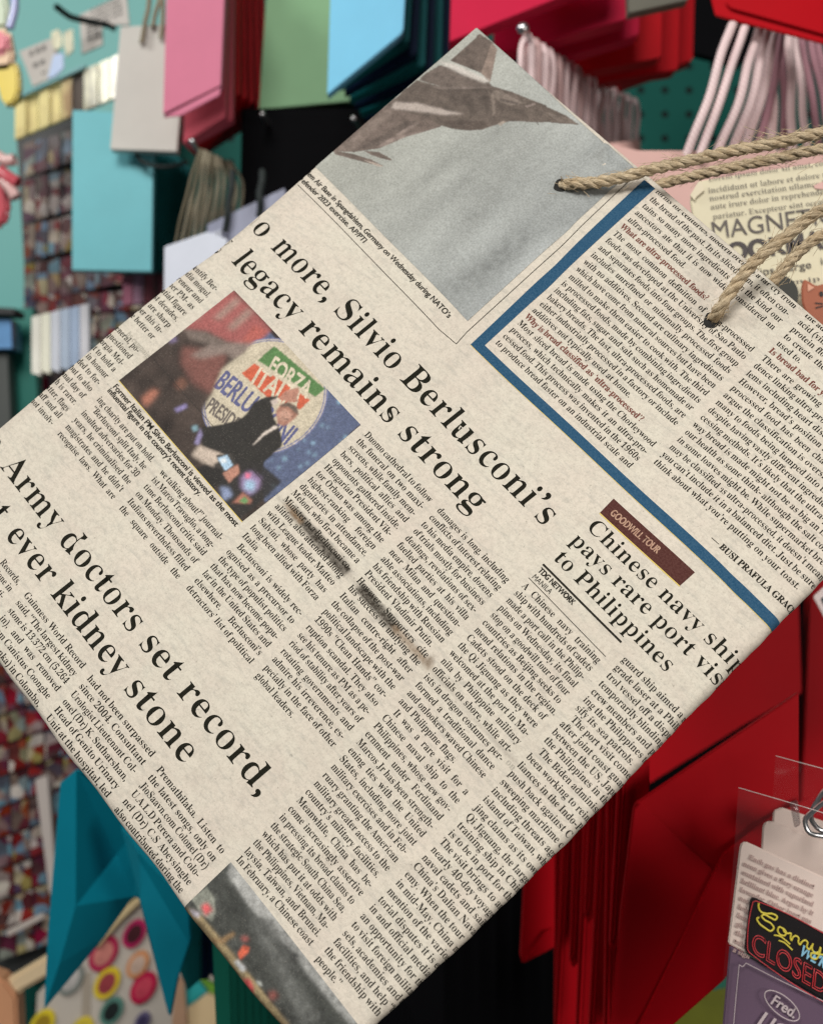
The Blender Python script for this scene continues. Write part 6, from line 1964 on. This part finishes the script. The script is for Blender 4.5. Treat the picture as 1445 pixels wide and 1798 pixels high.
# cat-shaped bookmark
YC = 0.508
org = W(1450, 585, YC)
cat = thing('cat_bookmark', 'orange cat face magnetic bookmark on the cream pack', 'bookmark', org)
TERRA = make_plain('terracotta_print', (0.33, 0.098, 0.048), 0.45, var=0.08, scale=200)
slab('face', [(1411, 490), (1418, 493), (1433, 502), (1450, 497), (1470, 498), (1490, 484), (1496, 490), (1500, 540), (1490, 568), (1465, 580), (1435, 572), (1417, 556), (1408, 530), (1407, 505)], YC, 0.0015, TERRA, cat, org)
slab('ear', [(1417, 498), (1429, 505), (1418, 512)], YC - 0.0004, 0.0003, make_plain('pale_ear_print', (0.62, 0.32, 0.22), 0.5), cat, org, 0)
slab('ear', [(1486, 497), (1475, 504), (1487, 511)], YC - 0.0004, 0.0003, bpy.data.materials['pale_ear_print'], cat, org, 0)
BLK = make_plain('black_print', (0.012, 0.010, 0.010), 0.5)
for ex in (1441.5, 1470):
    slab('eye', [(ex + 3.6 * math.cos(a), 516 + 4.6 * math.sin(a)) for a in np.linspace(0, 2 * math.pi, 14, endpoint=False)], YC - 0.0004, 0.0003, BLK, cat, org, 0)
for (a, b) in (((1430, 531), (1444, 532)), ((1431, 539.5), (1444, 536)), ((1468, 531), (1482, 529)), ((1468, 536), (1482, 538))):
    slab('whisker', [a, (b[0], b[1]), (b[0], b[1] + 2), (a[0], a[1] + 2)], YC - 0.0004, 0.0003, BLK, cat, org, 0)
slab('nose', [(1453, 524), (1460, 524), (1456.5, 529)], YC - 0.0004, 0.0003, BLK, cat, org, 0)
tag(slab('round_magnet', [(1372 + 30 * math.cos(a), 518 + 34 * math.sin(a)) for a in np.linspace(0, 2 * math.pi, 28, endpoint=False)], 0.513 - 0.004, 0.004, make_plain('dark_olive_magnet', (0.03, 0.032, 0.026), 0.4)), 'dark round magnet on the cream pack, left of the cat', 'magnet')

# white tag at the right edge
org = W(1500, 1095, 0.60)
t = thing('white_tag', 'white card tag with a black print at the right edge, beside the newspaper bag', 'tag', org)
slab('card', [(1427, 1048), (1500, 980), (1560, 1060), (1480, 1130), (1447, 1085)], 0.60, 0.001, make_plain('white_card', (0.62, 0.52, 0.50), 0.5), t, org)
slab('print', [(1441, 1052), (1500, 1000), (1540, 1060), (1478, 1110), (1452, 1074)], 0.5994, 0.0003, make_plain('dark_teal_print', (0.012, 0.03, 0.035), 0.5), t, org, 0)

# --- neon light pack, bottom right
YN = 0.462
org = W(1400, 1850, YN)
neon = thing('neon_sign_pack', 'clear hanging pack with a printed neon closed sign above a mauve card, lower right corner', 'novelty pack', org)
WC = make_paper('white_backing_card', (0.72, 0.60, 0.54), 0.5, var=0.03)
slab('header_card', [(1299, 1486), (1302, 1480), (1309, 1478), (1445, 1540), (1560, 1592), (1560, 1800), (1420, 1736), (1278, 1657)], YN, 0.0012, WC, neon, org)
MV = make_plain('mauve_card', (0.125, 0.078, 0.125), 0.35, var=0.08, scale=30)
slab('mauve_card', [(1281, 1660), (1420, 1738), (1560, 1802), (1560, 1880), (1262, 1880)], YN + 0.0005, 0.0012, MV, neon, org)
sl = 0.40
def sk(x, y):
    """Card coordinates: x along the header edge, y down it, in photo pixels."""
    return (1299 + x * 0.925 - y * 0.118, 1479 + x * 0.925 * (0.428 + 0.17 * y / 180.0) + y * 0.985)
pale = make_plain('pale_lilac_ink', (0.50, 0.42, 0.44), 0.5)
faint = make_plain('faint_pink_ink', (0.43, 0.30, 0.275), 0.6, var=0.15, scale=900)
ftx = ['Each gas has a distinct', 'neon gives a fiery orange', 'contained with vaporized', 'brilliant blue. Argon by it', 'lavender. Other inert gas', 'neon tubes by', 'bright', 'lamps', 'glow', 'the gas', 'tubes', 'a sign']
rows = []
for i, tx in enumerate(ftx):
    s = sk(9 if i else 18, 22 + i * 15.2)
    d = (0.908, 0.418)
    rows.append((tx, s, (s[0] + d[0] * 100, s[1] + d[1] * 100), 19, 'serifb', False))
letter(neon, org, 'faint_text', rows, faint, YN)
SB = make_plain('neon_sign_black', (0.008, 0.006, 0.007), 0.6, spec=0.12)
def rrect(x0, y0, x1, y1, r, n=5):
    pts = []
    for cx0, cy0, a0 in ((x1 - r, y0 + r, -90), (x1 - r, y1 - r, 0), (x0 + r, y1 - r, 90), (x0 + r, y0 + r, 180)):
        for i in range(n + 1):
            a = math.radians(a0 + 90 * i / n)
            pts.append(sk(cx0 + r * math.cos(a), cy0 + r * math.sin(a)))
    return pts
sign = slab('sign_panel', rrect(31, 81, 260, 179, 10), YN - 0.0016, 0.0014, SB, neon, org)
NR = make_plain('red_neon_print', (0.55, 0.035, 0.045), 0.4)
NY = make_plain('yellow_neon_print', (0.66, 0.56, 0.06), 0.4)
NB = make_plain('blue_neon_print', (0.24, 0.50, 0.68), 0.4)
YS = YN - 0.0019
def stroke(name, pts, r, mat):
    P = [(x, y, YS) for x, y in pts]
    return tube(name, P, r, mat, neon, org, 6, max(8, 5 * len(P)))
rr = rrect(35, 85, 256, 175, 7)
stroke('neon_border', rr + [rr[0]], 0.00018, NR)
# script word drawn as tube strokes
def scr(pts):
    return [sk(46 + (x - 46) * 0.94, 86 + (y - 88) * 0.74) for x, y in pts]
stroke('sorry_script', scr([(46, 88), (46, 96), (52, 105), (62, 103), (76, 96), (84, 98), (82, 105), (70, 107), (58, 108), (54, 113), (60, 118), (74, 119), (80, 126), (76, 134), (62, 135), (50, 131), (46, 124), (50, 119)]), 0.00036, NY)
stroke('sorry_script', scr([(98, 116), (90, 117), (88, 126), (95, 132), (103, 128), (104, 120), (98, 116), (100, 121), (108, 121), (113, 117), (114, 128), (116, 132), (119, 122), (124, 117), (129, 118), (130, 128), (133, 131), (137, 122), (142, 116), (147, 117), (147, 128), (151, 131), (157, 118)]), 0.00034, NY)
stroke('sorry_script', scr([(158, 114), (157, 126), (163, 131), (171, 124), (173, 114), (172, 130), (166, 143), (157, 144), (156, 137), (170, 130), (184, 124)]), 0.00034, NY)
stroke('sorry_script', scr([(82, 140), (92, 136), (106, 138), (114, 141)]), 0.0003, NY)
stroke('sorry_script', scr([(92, 146), (102, 144), (112, 147), (120, 150)]), 0.0003, NY)
def out_text(name, text, s, e, size, style, mat, r):
    """Letters drawn as neon outlines."""
    s, e = np.array(s), np.array(e)
    w = np.linalg.norm(e - s)
    d = (e - s) / w
    up = np.array([0.118, -0.985])
    xs = w / (run_width(text, style) * size)
    x = 0
    org_o = None
    for c in text:
        adv = glyph(c, style)[0]
        for l in GLYPH[(c, 'b')][1][:1] if c not in 'OD' else GLYPH[(c, 'b')][1]:
            P = [s + (p[0] * xs * size + x) * d + p[1] * size * up for p in l]
            P = P + [P[0], P[1]]
            P3 = [W(p[0], p[1], YS) - org for p in P]
            V, F, s2, _, _ = sweep(np.array([tuple(p) for p in P3]), r, 5)
            mesh_np(name, V, F, mat, neon, smooth=True)
        x += adv * size * xs
out_text('closed_lettering', 'CLOSED', sk(41, 171), sk(184, 171), 50, 'sansbb', NR, 0.00020)
letter(neon, org, 'were_lettering', [("WE\u2019RE", sk(128, 133), sk(186, 133), 26, 'sansbb', True)], NB, YN - 0.0016, 0.0003)
for _p in ([(1286, 1812), (1292, 1745), (1297, 1694)], [(1297, 1694), (1303, 1697), (1309, 1691)], [(1309, 1691), (1370, 1722), (1460, 1765)]):
    stroke('card_outline', _p, 0.00016, pale)
el = [sk(108 + 33 * math.cos(a), 226 + 17 * math.sin(a)) for a in np.linspace(0, 2 * math.pi, 30)]
stroke('oval_badge', el, 0.00022, pale)
letter(neon, org, 'badge_lettering', [('Fred.', sk(86, 234), sk(132, 234), 26, 'sansb', True)], pale, YN - 0.0001)
letter(neon, org, 'card_lettering', [('LIGHT', sk(66, 280), sk(160, 280), 38, 'sansb', True), ('READY', sk(50, 318), sk(160, 318), 38, 'sansb', True)], pale, YN - 0.0001)
CLEAR = make_clear('clear_film', (0.95, 0.9, 0.9), 0.05, 0.16)
slab('clear_sleeve', [(1288, 1500), (1296, 1382), (1385, 1408), (1560, 1460), (1560, 1880), (1255, 1880)], YN - 0.006, 0.0003, CLEAR, neon, org, 0)
for ep in ([(1296, 1383), (1385, 1409), (1460, 1432)], [(1361, 1327), (1460, 1354)]):  # highlights along the sleeve rims added as thin pale tubes
    tube('sleeve_edge_highlight', [(x, y, YN - 0.006) for x, y in ep], 0.00012, make_plain('edge_highlight', (0.75, 0.70, 0.68), 0.1, spec=0.9) if 'edge_highlight' not in bpy.data.materials else bpy.data.materials['edge_highlight'], neon, org, 6, 12)
slab('clear_sleeve', [(1361, 1326), (1560, 1380), (1560, 1470), (1356, 1405)], YN + 0.03, 0.0003, CLEAR, neon, org, 0)
org = W(1420, 1600, 0.48)
t = thing('neon_sign_pack', 'second clear pack hanging behind the neon sign pack, only its white card top showing', 'novelty pack', org)
slab('header_card', [(1339, 1452), (1343, 1444), (1352, 1442), (1560, 1520), (1560, 1640), (1336, 1500)], 0.48, 0.0012, WC, t, org)
slab('header_strip', [(1358, 1424), (1372, 1418), (1560, 1480), (1560, 1530), (1356, 1446)], 0.495, 0.0012, WC, t, org)
org = W(1430, 1450, 0.49)
t = thing('display_hook', 'chrome wire hook holding the clear neon packs at the lower right', 'hook', org)
tube('wire_loop', [(1470, 1395, 0.47), (1432, 1420, 0.462), (1413, 1446, 0.456), (1420, 1462, 0.454), (1446, 1468, 0.454), (1480, 1470, 0.456)], 0.0009, CHROME, t, org)
tube('wire_loop', [(1470, 1370, 0.48), (1438, 1400, 0.47), (1424, 1440, 0.464), (1440, 1458, 0.46), (1480, 1462, 0.46)], 0.0009, CHROME, t, org)
slab('price_bar', [(1386, 1410), (1400, 1404), (1406, 1448), (1395, 1455)], 0.475, 0.001, make_clear('clear_plastic_bar', (0.95, 0.9, 0.9), 0.35, 0.08), t, org)

# ------------------------------------------------------------------ left side: info cards, trays, racks
def strip_text(parent, org, rows, Y):
    """Unreadable small print: rows of short soft dashes."""
    ink = Ink()
    rr_ = random.Random(3)
    for (x0, y0, x1, y1, h) in rows:
        n = max(2, int(math.hypot(x1 - x0, y1 - y0) / 9))
        for i in range(n):
            a, b = i / n + 0.02, (i + rr_.uniform(0.5, 0.9)) / n
            P = lambda t_: np.array([x0 + (x1 - x0) * t_, y0 + (y1 - y0) * t_])
            ink.quad([P(a), P(b), P(b) + (0, h), P(a) + (0, h)], 2, 2)
    return ink.build('small_print', make_plain('faded_card_print', (0.20, 0.19, 0.18), 0.7), parent, Plane((0, 0), (1, 0), Y, 0.0008).surf(org))


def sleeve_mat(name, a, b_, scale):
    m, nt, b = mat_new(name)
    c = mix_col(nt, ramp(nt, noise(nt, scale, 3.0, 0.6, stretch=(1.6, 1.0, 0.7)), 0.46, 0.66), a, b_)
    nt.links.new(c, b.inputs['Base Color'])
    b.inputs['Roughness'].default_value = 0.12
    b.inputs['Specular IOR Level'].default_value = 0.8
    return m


SLEEVE = sleeve_mat('sleeve_warm_reflection', (0.95, 0.82, 0.38), (0.40, 0.25, 0.11), 22)  # warm lamp reflections painted in as a yellow and brown mix
SLEEVE2 = make_plain('clear_sleeve_dark', (0.10, 0.075, 0.06), 0.08, spec=0.9, var=0.5, scale=18)
SLEEVE3 = sleeve_mat('pale_film_reflection', (0.92, 0.90, 0.66), (0.22, 0.20, 0.15), 24)  # pale reflections on the film put into the base colour
FILMB = make_plain('pale_blue_film', (0.48, 0.60, 0.85), 0.2)
CARDW = make_paper('info_card', (0.52, 0.48, 0.44), 0.35, bump_s=0.3)
GLOSSY = make_plain('glossy_white_film', (0.72, 0.69, 0.60), 0.1)
for (poly, rows, lab) in (
        ([(34, 90), (92, 66), (112, 112), (100, 134), (58, 152), (46, 118)], [(52, 90, 84, 76, 9), (58, 112, 82, 102, 7), (74, 126, 84, 121, 5)], 'greyish info card hanging on the teal wall above the clear sleeves'),
        ([(140, 26), (222, -14), (228, 44), (180, 43), (181, 78), (144, 95)], [(160, 16 + 9 * i, 214 + i, -8 + 9 * i, 4) for i in range(4)] + [(152, 44 + 8 * i, 176, 34 + 8 * i, 4) for i in range(4)], 'pale info card with small print hanging on the black wire hook')):
    org = center_of(poly, 1.18)
    t = thing('info_card', lab, 'info card', org)
    slab('card', poly, 1.18, 0.003, CARDW, t, org)
    strip_text(t, org, rows, 1.18)
    if 'greyish' in lab:
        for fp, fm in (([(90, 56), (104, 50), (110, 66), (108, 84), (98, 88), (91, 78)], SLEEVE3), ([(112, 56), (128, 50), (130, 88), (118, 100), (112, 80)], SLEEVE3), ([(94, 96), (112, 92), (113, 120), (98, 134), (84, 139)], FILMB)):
            slab('highlight_film', fp, 1.172, 0.002, fm, t, org, 0.0006)  # yellow highlights on the card added as pale glossy pieces
org = W(100, 12, 1.16)
t = thing('wire_hook', 'black wire hook crossing in front of the pale info card', 'hook', org)
tube('wire', [(100, 12, 1.10), (118, 26, 1.12), (140, 34, 1.15), (180, 42, 1.17), (200, 50, 1.24)], 0.0027, C_BLACK, t, org)

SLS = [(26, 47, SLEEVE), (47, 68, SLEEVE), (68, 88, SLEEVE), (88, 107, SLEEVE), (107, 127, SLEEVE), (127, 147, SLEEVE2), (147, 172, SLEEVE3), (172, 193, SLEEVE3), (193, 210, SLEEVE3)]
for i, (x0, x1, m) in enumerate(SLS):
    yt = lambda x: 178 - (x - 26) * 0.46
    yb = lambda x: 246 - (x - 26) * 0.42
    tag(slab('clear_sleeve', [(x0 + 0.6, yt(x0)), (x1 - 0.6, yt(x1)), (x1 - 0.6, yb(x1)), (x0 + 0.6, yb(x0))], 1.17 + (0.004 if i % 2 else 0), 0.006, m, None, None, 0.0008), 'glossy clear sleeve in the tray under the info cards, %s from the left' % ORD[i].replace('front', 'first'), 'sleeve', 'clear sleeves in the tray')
tag(slab('sleeve_rail', [(26, 176), (150, 118), (150, 112), (26, 168)], 1.165, 0.006, make_plain('teal_rail', (0.10, 0.34, 0.36), 0.3)), 'teal rail along the top of the clear sleeves', 'rail')

ART = make_card_art()
cell0 = None


def cards(prefix, cells, Y, group):
    """Each card is one solid piece; copies share a unit mesh scaled to its cell."""
    for (i, j, poly, lab) in cells:
        o = slab('sticker_card', poly, Y + random.uniform(-0.004, 0.004), 0.004, ART, None, None, 0.0006)
        c = sum((v.co for v in o.data.vertices), Vector()) / len(o.data.vertices)
        o.data.transform(Matrix.Translation(-c))
        o.location = c
        tag(o, lab, 'sticker card', group)


NUM = ['first', 'second', 'third', 'fourth', 'fifth', 'sixth', 'seventh', 'eighth', 'ninth', 'tenth', 'eleventh', 'twelfth']
cells = []
xs_ = [42, 63, 85, 106, 128, 152, 176, 202, 230, 262, 292]
ys_ = [252, 312, 388, 452, 520, 556, 600, 652, 716]
for j in range(len(ys_) - 1):
    for i in range(len(xs_) - 1):
        x0, x1 = xs_[i], xs_[i + 1]
        if j < 3 and i > 3:
            continue
        if ys_[j] + 470 * 0 > 780 - (x1 - 60) * 0.9 + 40:
            continue
        sl_ = -0.30 + 0.035 * j
        y0 = lambda x: ys_[j] + (x - 42) * sl_ * (1 if j < 4 else 0.35) + 4 * j * (j < 4)
        y1 = lambda x: ys_[j + 1] + (x - 42) * sl_ * (1 if j < 4 else 0.35) + 4 * j * (j < 4)
        cells.append((i, j, [(x0 + .8, y0(x0) + 1), (x1 - .8, y0(x1) + 1), (x1 - .8, y1(x1) - 1), (x0 + .8, y1(x0) - 1)], 'printed sticker card in the upper left rack, %s row down, %s from the left' % (NUM[j], NUM[i])))
cards('u', cells, 1.27, 'sticker cards in the upper left rack')
cells = []
for j in range(10):
    for i in range(7):
        x0, x1 = -22 + 31 * i + 2.2 * j, 9 + 31 * i + 2.2 * j
        y = 1130 + 54 * j
        sl_ = -0.34
        if x0 > 128 or y > 1740:
            continue
        y0 = lambda x: y + (x - 60) * sl_
        cells.append((i, j, [(x0 + 1, y0(x0)), (x1 - 1, y0(x1)), (x1 + 1, y0(x1) + 50), (x0 + 1, y0(x0) + 50)], 'small printed magnet card in the lower left rack, %s row down, %s from the left' % (NUM[j], NUM[i])))
cards('l', cells, 1.24, 'magnet cards in the lower left rack')
tag(slab('magnet_rack', [(-40, 1060), (150, 1180), (190, 1700), (-40, 1740)], 1.26, 0.01, make_plain('dark_rack', (0.022, 0.024, 0.024), 0.5)), 'dark backing panel of the lower left magnet rack', 'rack')
tag(slab('card_rack', [(30, 240), (135, 200), (136, 468), (300, 440), (300, 760), (60, 760)], 1.29, 0.01, bpy.data.materials['dark_rack']), 'dark backing panel of the upper left card rack', 'rack')
tag(slab('rack_post', [(62, 1370), (84, 1362), (100, 1560), (88, 1572)], 1.22, 0.01, make_plain('white_post', (0.48, 0.43, 0.40), 0.5)), 'pale upright post between the magnet rack and the teal bag', 'post')
# pale blister packs in mid rack, white glare put into their base colour
for i in range(6):
    x0 = 56 + 17 * i
    tag(slab('blister_pack', [(x0, 556 - 4 * i), (x0 + 16, 552 - 4 * i), (x0 + 16, 660 - 3 * i), (x0, 655 - 3 * i)], 1.09, 0.008, make_plain('blister_glare_%d' % i, ((0.80, 0.78, 0.70), (0.80, 0.79, 0.66), (0.60, 0.63, 0.70), (0.42, 0.50, 0.62), (0.36, 0.45, 0.60), (0.62, 0.62, 0.66))[i], 0.15, spec=0.8, var=0.2, scale=20)), 'shiny pale blister pack in the left rack, %s from the left' % NUM[i], 'blister pack', 'pale blister packs')
for i in range(4):
    x0 = 216 + 19 * i
    tag(slab('blister_pack', [(x0, 484 - 3 * i), (x0 + 17, 481 - 3 * i), (x0 + 17, 534 - 2 * i), (x0, 536 - 2 * i)], 1.08, 0.008, make_plain('blister_pink_%d' % i, ((0.75, 0.28, 0.40), (0.80, 0.45, 0.62), (0.62, 0.18, 0.22), (0.30, 0.10, 0.12))[i], 0.15, spec=0.8, var=0.25, scale=20)), 'shiny pink blister pack below the turquoise bag, %s from the left' % NUM[i], 'blister pack', 'pink blister packs')
# green end of a display stand and the dark shelf at the left edge
org = W(20, 760, 1.2)
t = thing('display_stand', 'dark green display stand end with a black shelf at the left edge', 'display stand', org)
slab('end_panel', [(-60, 548), (58, 540), (70, 780), (70, 1000), (-60, 1000)], 1.2, 0.02, make_plain('dark_green_panel', (0.008, 0.185, 0.145), 0.45, var=0.15, scale=8), t, org)
slab('shelf_edge', [(-60, 536), (26, 541), (26, 552), (-60, 550)], 1.15, 0.03, make_plain('black_shelf', (0.008, 0.008, 0.009), 0.5), t, org)
tag(slab('blue_box', [(-60, 556), (20, 560), (22, 612), (-60, 614)], 1.16, 0.03, make_plain('blue_glossy_box', (0.16, 0.34, 0.62), 0.12, spec=0.8, var=0.4, scale=30)), 'glossy blue box on the shelf at the left edge', 'box')
tag(slab('grey_crate', [(-60, 622), (14, 620), (26, 880), (-60, 900)], 1.17, 0.02, make_plain('dark_grey_crate', (0.055, 0.062, 0.058), 0.5, var=0.2, scale=15)), 'dark grey crate under the blue box at the left edge', 'crate')

# ice lolly and hand keyrings in clear bags at the left edge
org = W(10, 186, 1.02)
t = thing('ice_lolly_charm', 'pink and yellow ice lolly charm in a clear bag, top left corner', 'charm', org)
YEL = make_plain('yellow_jelly', (0.76, 0.60, 0.10), 0.25, var=0.1)
PNK = make_plain('pink_jelly', (0.75, 0.22, 0.27), 0.25, var=0.1)
PCH = make_plain('peach_jelly', (0.78, 0.55, 0.36), 0.25)
MNT = make_plain('mint_jelly', (0.62, 0.72, 0.55), 0.25, var=0.1)
slab('yellow_end', [(-12, 110), (28, 104), (34, 130), (34, 160), (26, 180), (14, 186), (4, 180), (-12, 120)], 1.02, 0.012, YEL, t, org, 0.003)
slab('peach_band', [(-14, 50), (16, 48), (25, 100), (20, 118), (-14, 122)], 1.017, 0.012, PCH, t, org, 0.003)
slab('pink_band', [(-14, 54), (10, 52), (18, 70), (14, 90), (-14, 98)], 1.013, 0.012, PNK, t, org, 0.003)
slab('mint_top', [(-14, -30), (8, -26), (16, 20), (14, 48), (-14, 52)], 1.02, 0.012, MNT, t, org, 0.003)
tube('clear_bag_edge', [(22, -30, 1.0), (27, 10, 1.0), (18, 50, 1.0)], 0.003, make_plain('lilac_film', (0.40, 0.44, 0.72), 0.15), t, org)
org = W(6, 400, 1.02)
t = thing('hand_charm', 'red jelly hand charm with pink fingers at the left edge', 'charm', org)
RJ = make_plain('red_jelly', (0.52, 0.085, 0.11), 0.2, var=0.15)
PJ = make_plain('pale_pink_jelly', (0.66, 0.42, 0.40), 0.15)
slab('palm', [(-14, 296), (4, 300), (14, 330), (16, 370), (6, 396), (-14, 400)], 1.02, 0.010, RJ, t, org, 0.003)
tube('finger', [(-6, 272, 1.016), (12, 282, 1.014), (27, 280, 1.013)], 0.0045, PJ, t, org)
tube('finger', [(0, 300, 1.014), (16, 312, 1.012), (32, 322, 1.011)], 0.005, RJ, t, org)
tube('finger', [(6, 316, 1.014), (20, 332, 1.012), (29, 347, 1.011)], 0.0045, PJ, t, org)

# ------------------------------------------------------------------ lower left: teal bags, badge board
YT = 0.72
def tilt(pts, Y, gx, gy):
    """Give a panel a lean: gx, gy metres nearer or farther per 100 photo pixels."""
    x0, y0 = pts[0]
    return [(x, y, Y + (x - x0) * gx / 100 + (y - y0) * gy / 100) for x, y in pts]


org = W(200, 1770, YT)
t = thing('gift_bag', 'teal gift bag with pointed folded gusset, lower left', 'gift bag', org)
_p = {'A': (110, 1374, .722), 'B': (136, 1350, .714), 'C': (420, 1450, .712), 'D': (330, 1610, .730), 'E': (235, 1574, .735), 'F': (182, 1643, .730), 'G': (79, 1770, .722), 'H': (88, 1640, .724), 'I': (134, 1590, .710), 'J': (106, 1690, .715), 'K': (205, 1500, .752), 'M': (255, 1440, .742)}
_k = list(_p)
o = mesh_obj('folded_body', [W(*_p[k]) - org for k in _k], [[_k.index(c) for c in f] for f in ('ABI', 'AIH', 'HIJ', 'HJG', 'BMK', 'BKI', 'BCM', 'CDE', 'CEM', 'MEK', 'IKE', 'IEF', 'IFJ', 'JFG')], P_TEAL, t)
sm = o.modifiers.new('paper', 'SOLIDIFY')
sm.thickness = 0.0012
sm.offset = -1


gift_bag('narrow teal gift bag ending in a point, right of the wide teal bag', [(212, 1448), (250, 1480), (330, 1590), (335, 1650), (312, 1720), (299, 1786), (290, 1760), (262, 1640), (240, 1560)], 0.70, P_TEAL, 0.006,
         flaps=[(tilt([(216, 1456), (244, 1500), (272, 1640), (300, 1780), (296, 1782), (262, 1650), (240, 1560)], 0, 0.02, 0.0), -0.006, 0.0012), (tilt([(244, 1500), (330, 1592), (335, 1650), (312, 1720), (301, 1780), (272, 1640)], 0, -0.02, 0.012), -0.001, 0.0012)])
for k in range(3):
    gift_bag('%s navy blue gift bag beside the narrow teal bag' % ORD[k], [(270 + 17 * k, 1520 + 20 * k), (350 + 14 * k, 1600), (352 + 14 * k, 1720), (330 + 14 * k, 1740 - 20 * k), (290 + 17 * k, 1640)], 0.745 + 0.02 * k, P_NAVY if k else P_DTEAL, 0.008, group='navy bags beside the narrow teal bag')
for k in range(8):
    x = 378 + 13 * k
    gift_bag('%s dark green gift bag seen edge on at the bottom, under the newspaper bag' % ORD[k], [(x - 6, 1640 + 4 * k), (x + 24, 1640), (x + 30, 1860), (x + 4, 1860)], 0.62 + 0.018 * k, P_DGREEN, 0.004, group='dark green bags seen edge on')

YD = 1.22
org = W(220, 1860, YD)
board = thing('badge_board', 'cream board covered in round printed badges, bottom left', 'badge board', org)
CRB = make_paper('cream_board', (0.50, 0.455, 0.40), 0.5)
slab('board', [(66, 1745), (120, 1690), (204, 1610), (262, 1560), (330, 1560), (420, 1860), (60, 1860)], YD, 0.008, CRB, board, org)
slab('top_edge', [(160, 1660), (204, 1606), (250, 1568), (252, 1580), (212, 1618), (172, 1664)], YD - 0.01, 0.008, make_plain('gold_edge', (0.60, 0.47, 0.26), 0.3), board, org, 0.001)
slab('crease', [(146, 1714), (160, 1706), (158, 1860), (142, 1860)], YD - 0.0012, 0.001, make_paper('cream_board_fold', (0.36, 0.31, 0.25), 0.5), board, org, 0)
BAD = [(182, 1675, 31, (0.40, 0.02, 0.075), (0.55, 0.20, 0.17), 'magenta'), (188, 1727, 28, (0.66, 0.50, 0.03), (0.30, 0.05, 0.06), 'yellow and red'), (252, 1735, 28, (0.46, 0.01, 0.06), (0.55, 0.06, 0.10), 'crimson'), (242, 1694, 24, (0.60, 0.27, 0.12), (0.55, 0.40, 0.32), 'orange'), (236, 1640, 25, (0.42, 0.015, 0.10), (0.06, 0.015, 0.02), 'magenta and black'), (196, 1776, 25, (0.09, 0.22, 0.18), (0.015, 0.02, 0.02), 'green and black'), (74, 1800, 27, (0.66, 0.53, 0.03), (0.30, 0.20, 0.02), 'plain yellow'), (124, 1720, 28, (0.22, 0.24, 0.22), (0.46, 0.44, 0.42), 'grey'), (250, 1794, 17, (0.14, 0.12, 0.22), (0.05, 0.04, 0.10), 'dark violet'), (143, 1812, 26, (0.62, 0.50, 0.05), (0.5, 0.4, 0.05), 'second yellow')]
for i, (x, y, r_, c1, c2, nm) in enumerate(BAD):
    org = W(x, y + r_, YD)
    t = thing('round_badge', '%s round badge on the cream board, bottom left' % nm, 'badge', org, 'round badges on the cream board')
    e_ = [(x + r_ * 0.84 * math.cos(a) - 0.26 * r_ * math.sin(a) * 0.6, y + r_ * math.sin(a) - 0.24 * r_ * math.cos(a)) for a in np.linspace(0, 2 * math.pi, 26, endpoint=False)]
    slab('rim', e_, YD - 0.004, 0.003, make_plain('badge_rim_%s' % nm.replace(' ', '_'), c1, 0.3, var=0.12), t, org, 0.0006)
    f_ = [(x + (a_ - x) * 0.66, y + (b_ - y) * 0.66) for a_, b_ in e_]
    slab('face', f_, YD - 0.0046, 0.0015, make_plain('badge_face_%s' % nm.replace(' ', '_'), c2, 0.3, var=0.5, scale=110), t, org, 0)
# wooden tray at the bottom left corner
org = W(40, 1860, 0.88)
t = thing('display_tray', 'pale wooden display tray with a pale front edge in the bottom left corner', 'tray', org)
WOOD = make_plain('pale_wood', (0.62, 0.48, 0.30), 0.45, var=0.1, scale=12)
slab('front_rail', [(8, 1724), (88, 1676), (90, 1712), (36, 1742), (26, 1752), (10, 1740)], 0.88, 0.012, WOOD, t, org, 0.002)
slab('side_post', [(-40, 1705), (8, 1722), (30, 1752), (34, 1860), (-40, 1860)], 0.875, 0.02, make_plain('orange_wood', (0.52, 0.26, 0.14), 0.4, var=0.2, scale=10), t, org, 0.002)
slab('wall_rail', [(10, 1636), (76, 1604), (80, 1612), (14, 1646)], 1.22, 0.006, make_plain('pale_rail', (0.50, 0.45, 0.41), 0.4), t, org, 0.001)
# coloured papers right of the badge board
for poly, Y_, c, lab in (([(330, 1618), (340, 1622), (352, 1690), (346, 1716), (334, 1706), (330, 1680)], 1.16, (0.55, 0.27, 0.40), 'pale pink paper pack beside the navy bags'), ([(322, 1722), (335, 1706), (364, 1742), (332, 1768), (324, 1766)], 1.15, (0.02, 0.32, 0.33), 'turquoise paper pack below the pale pink one'), ([(336, 1702), (352, 1716), (380, 1732), (382, 1752), (362, 1742)], 1.17, (0.16, 0.36, 0.04), 'bright green paper pack beside the turquoise one'), ([(330, 1770), (366, 1746), (386, 1756), (388, 1860), (326, 1860)], 1.14, (0.62, 0.47, 0.27), 'beige paper pack at the bottom, below the turquoise one'), ([(312, 1716), (324, 1724), (332, 1860), (304, 1860), (302, 1790)], 1.13, (0.36, 0.22, 0.14), 'brown wooden upright beside the beige paper pack')):
    tag(slab('paper_pack' if 'upright' not in lab else 'wooden_upright', poly, Y_, 0.006, make_plain('pack_' + lab.split()[0] + '_' + lab.split()[1], c, 0.45, var=0.1)), lab, 'paper pack' if 'upright' not in lab else 'upright')
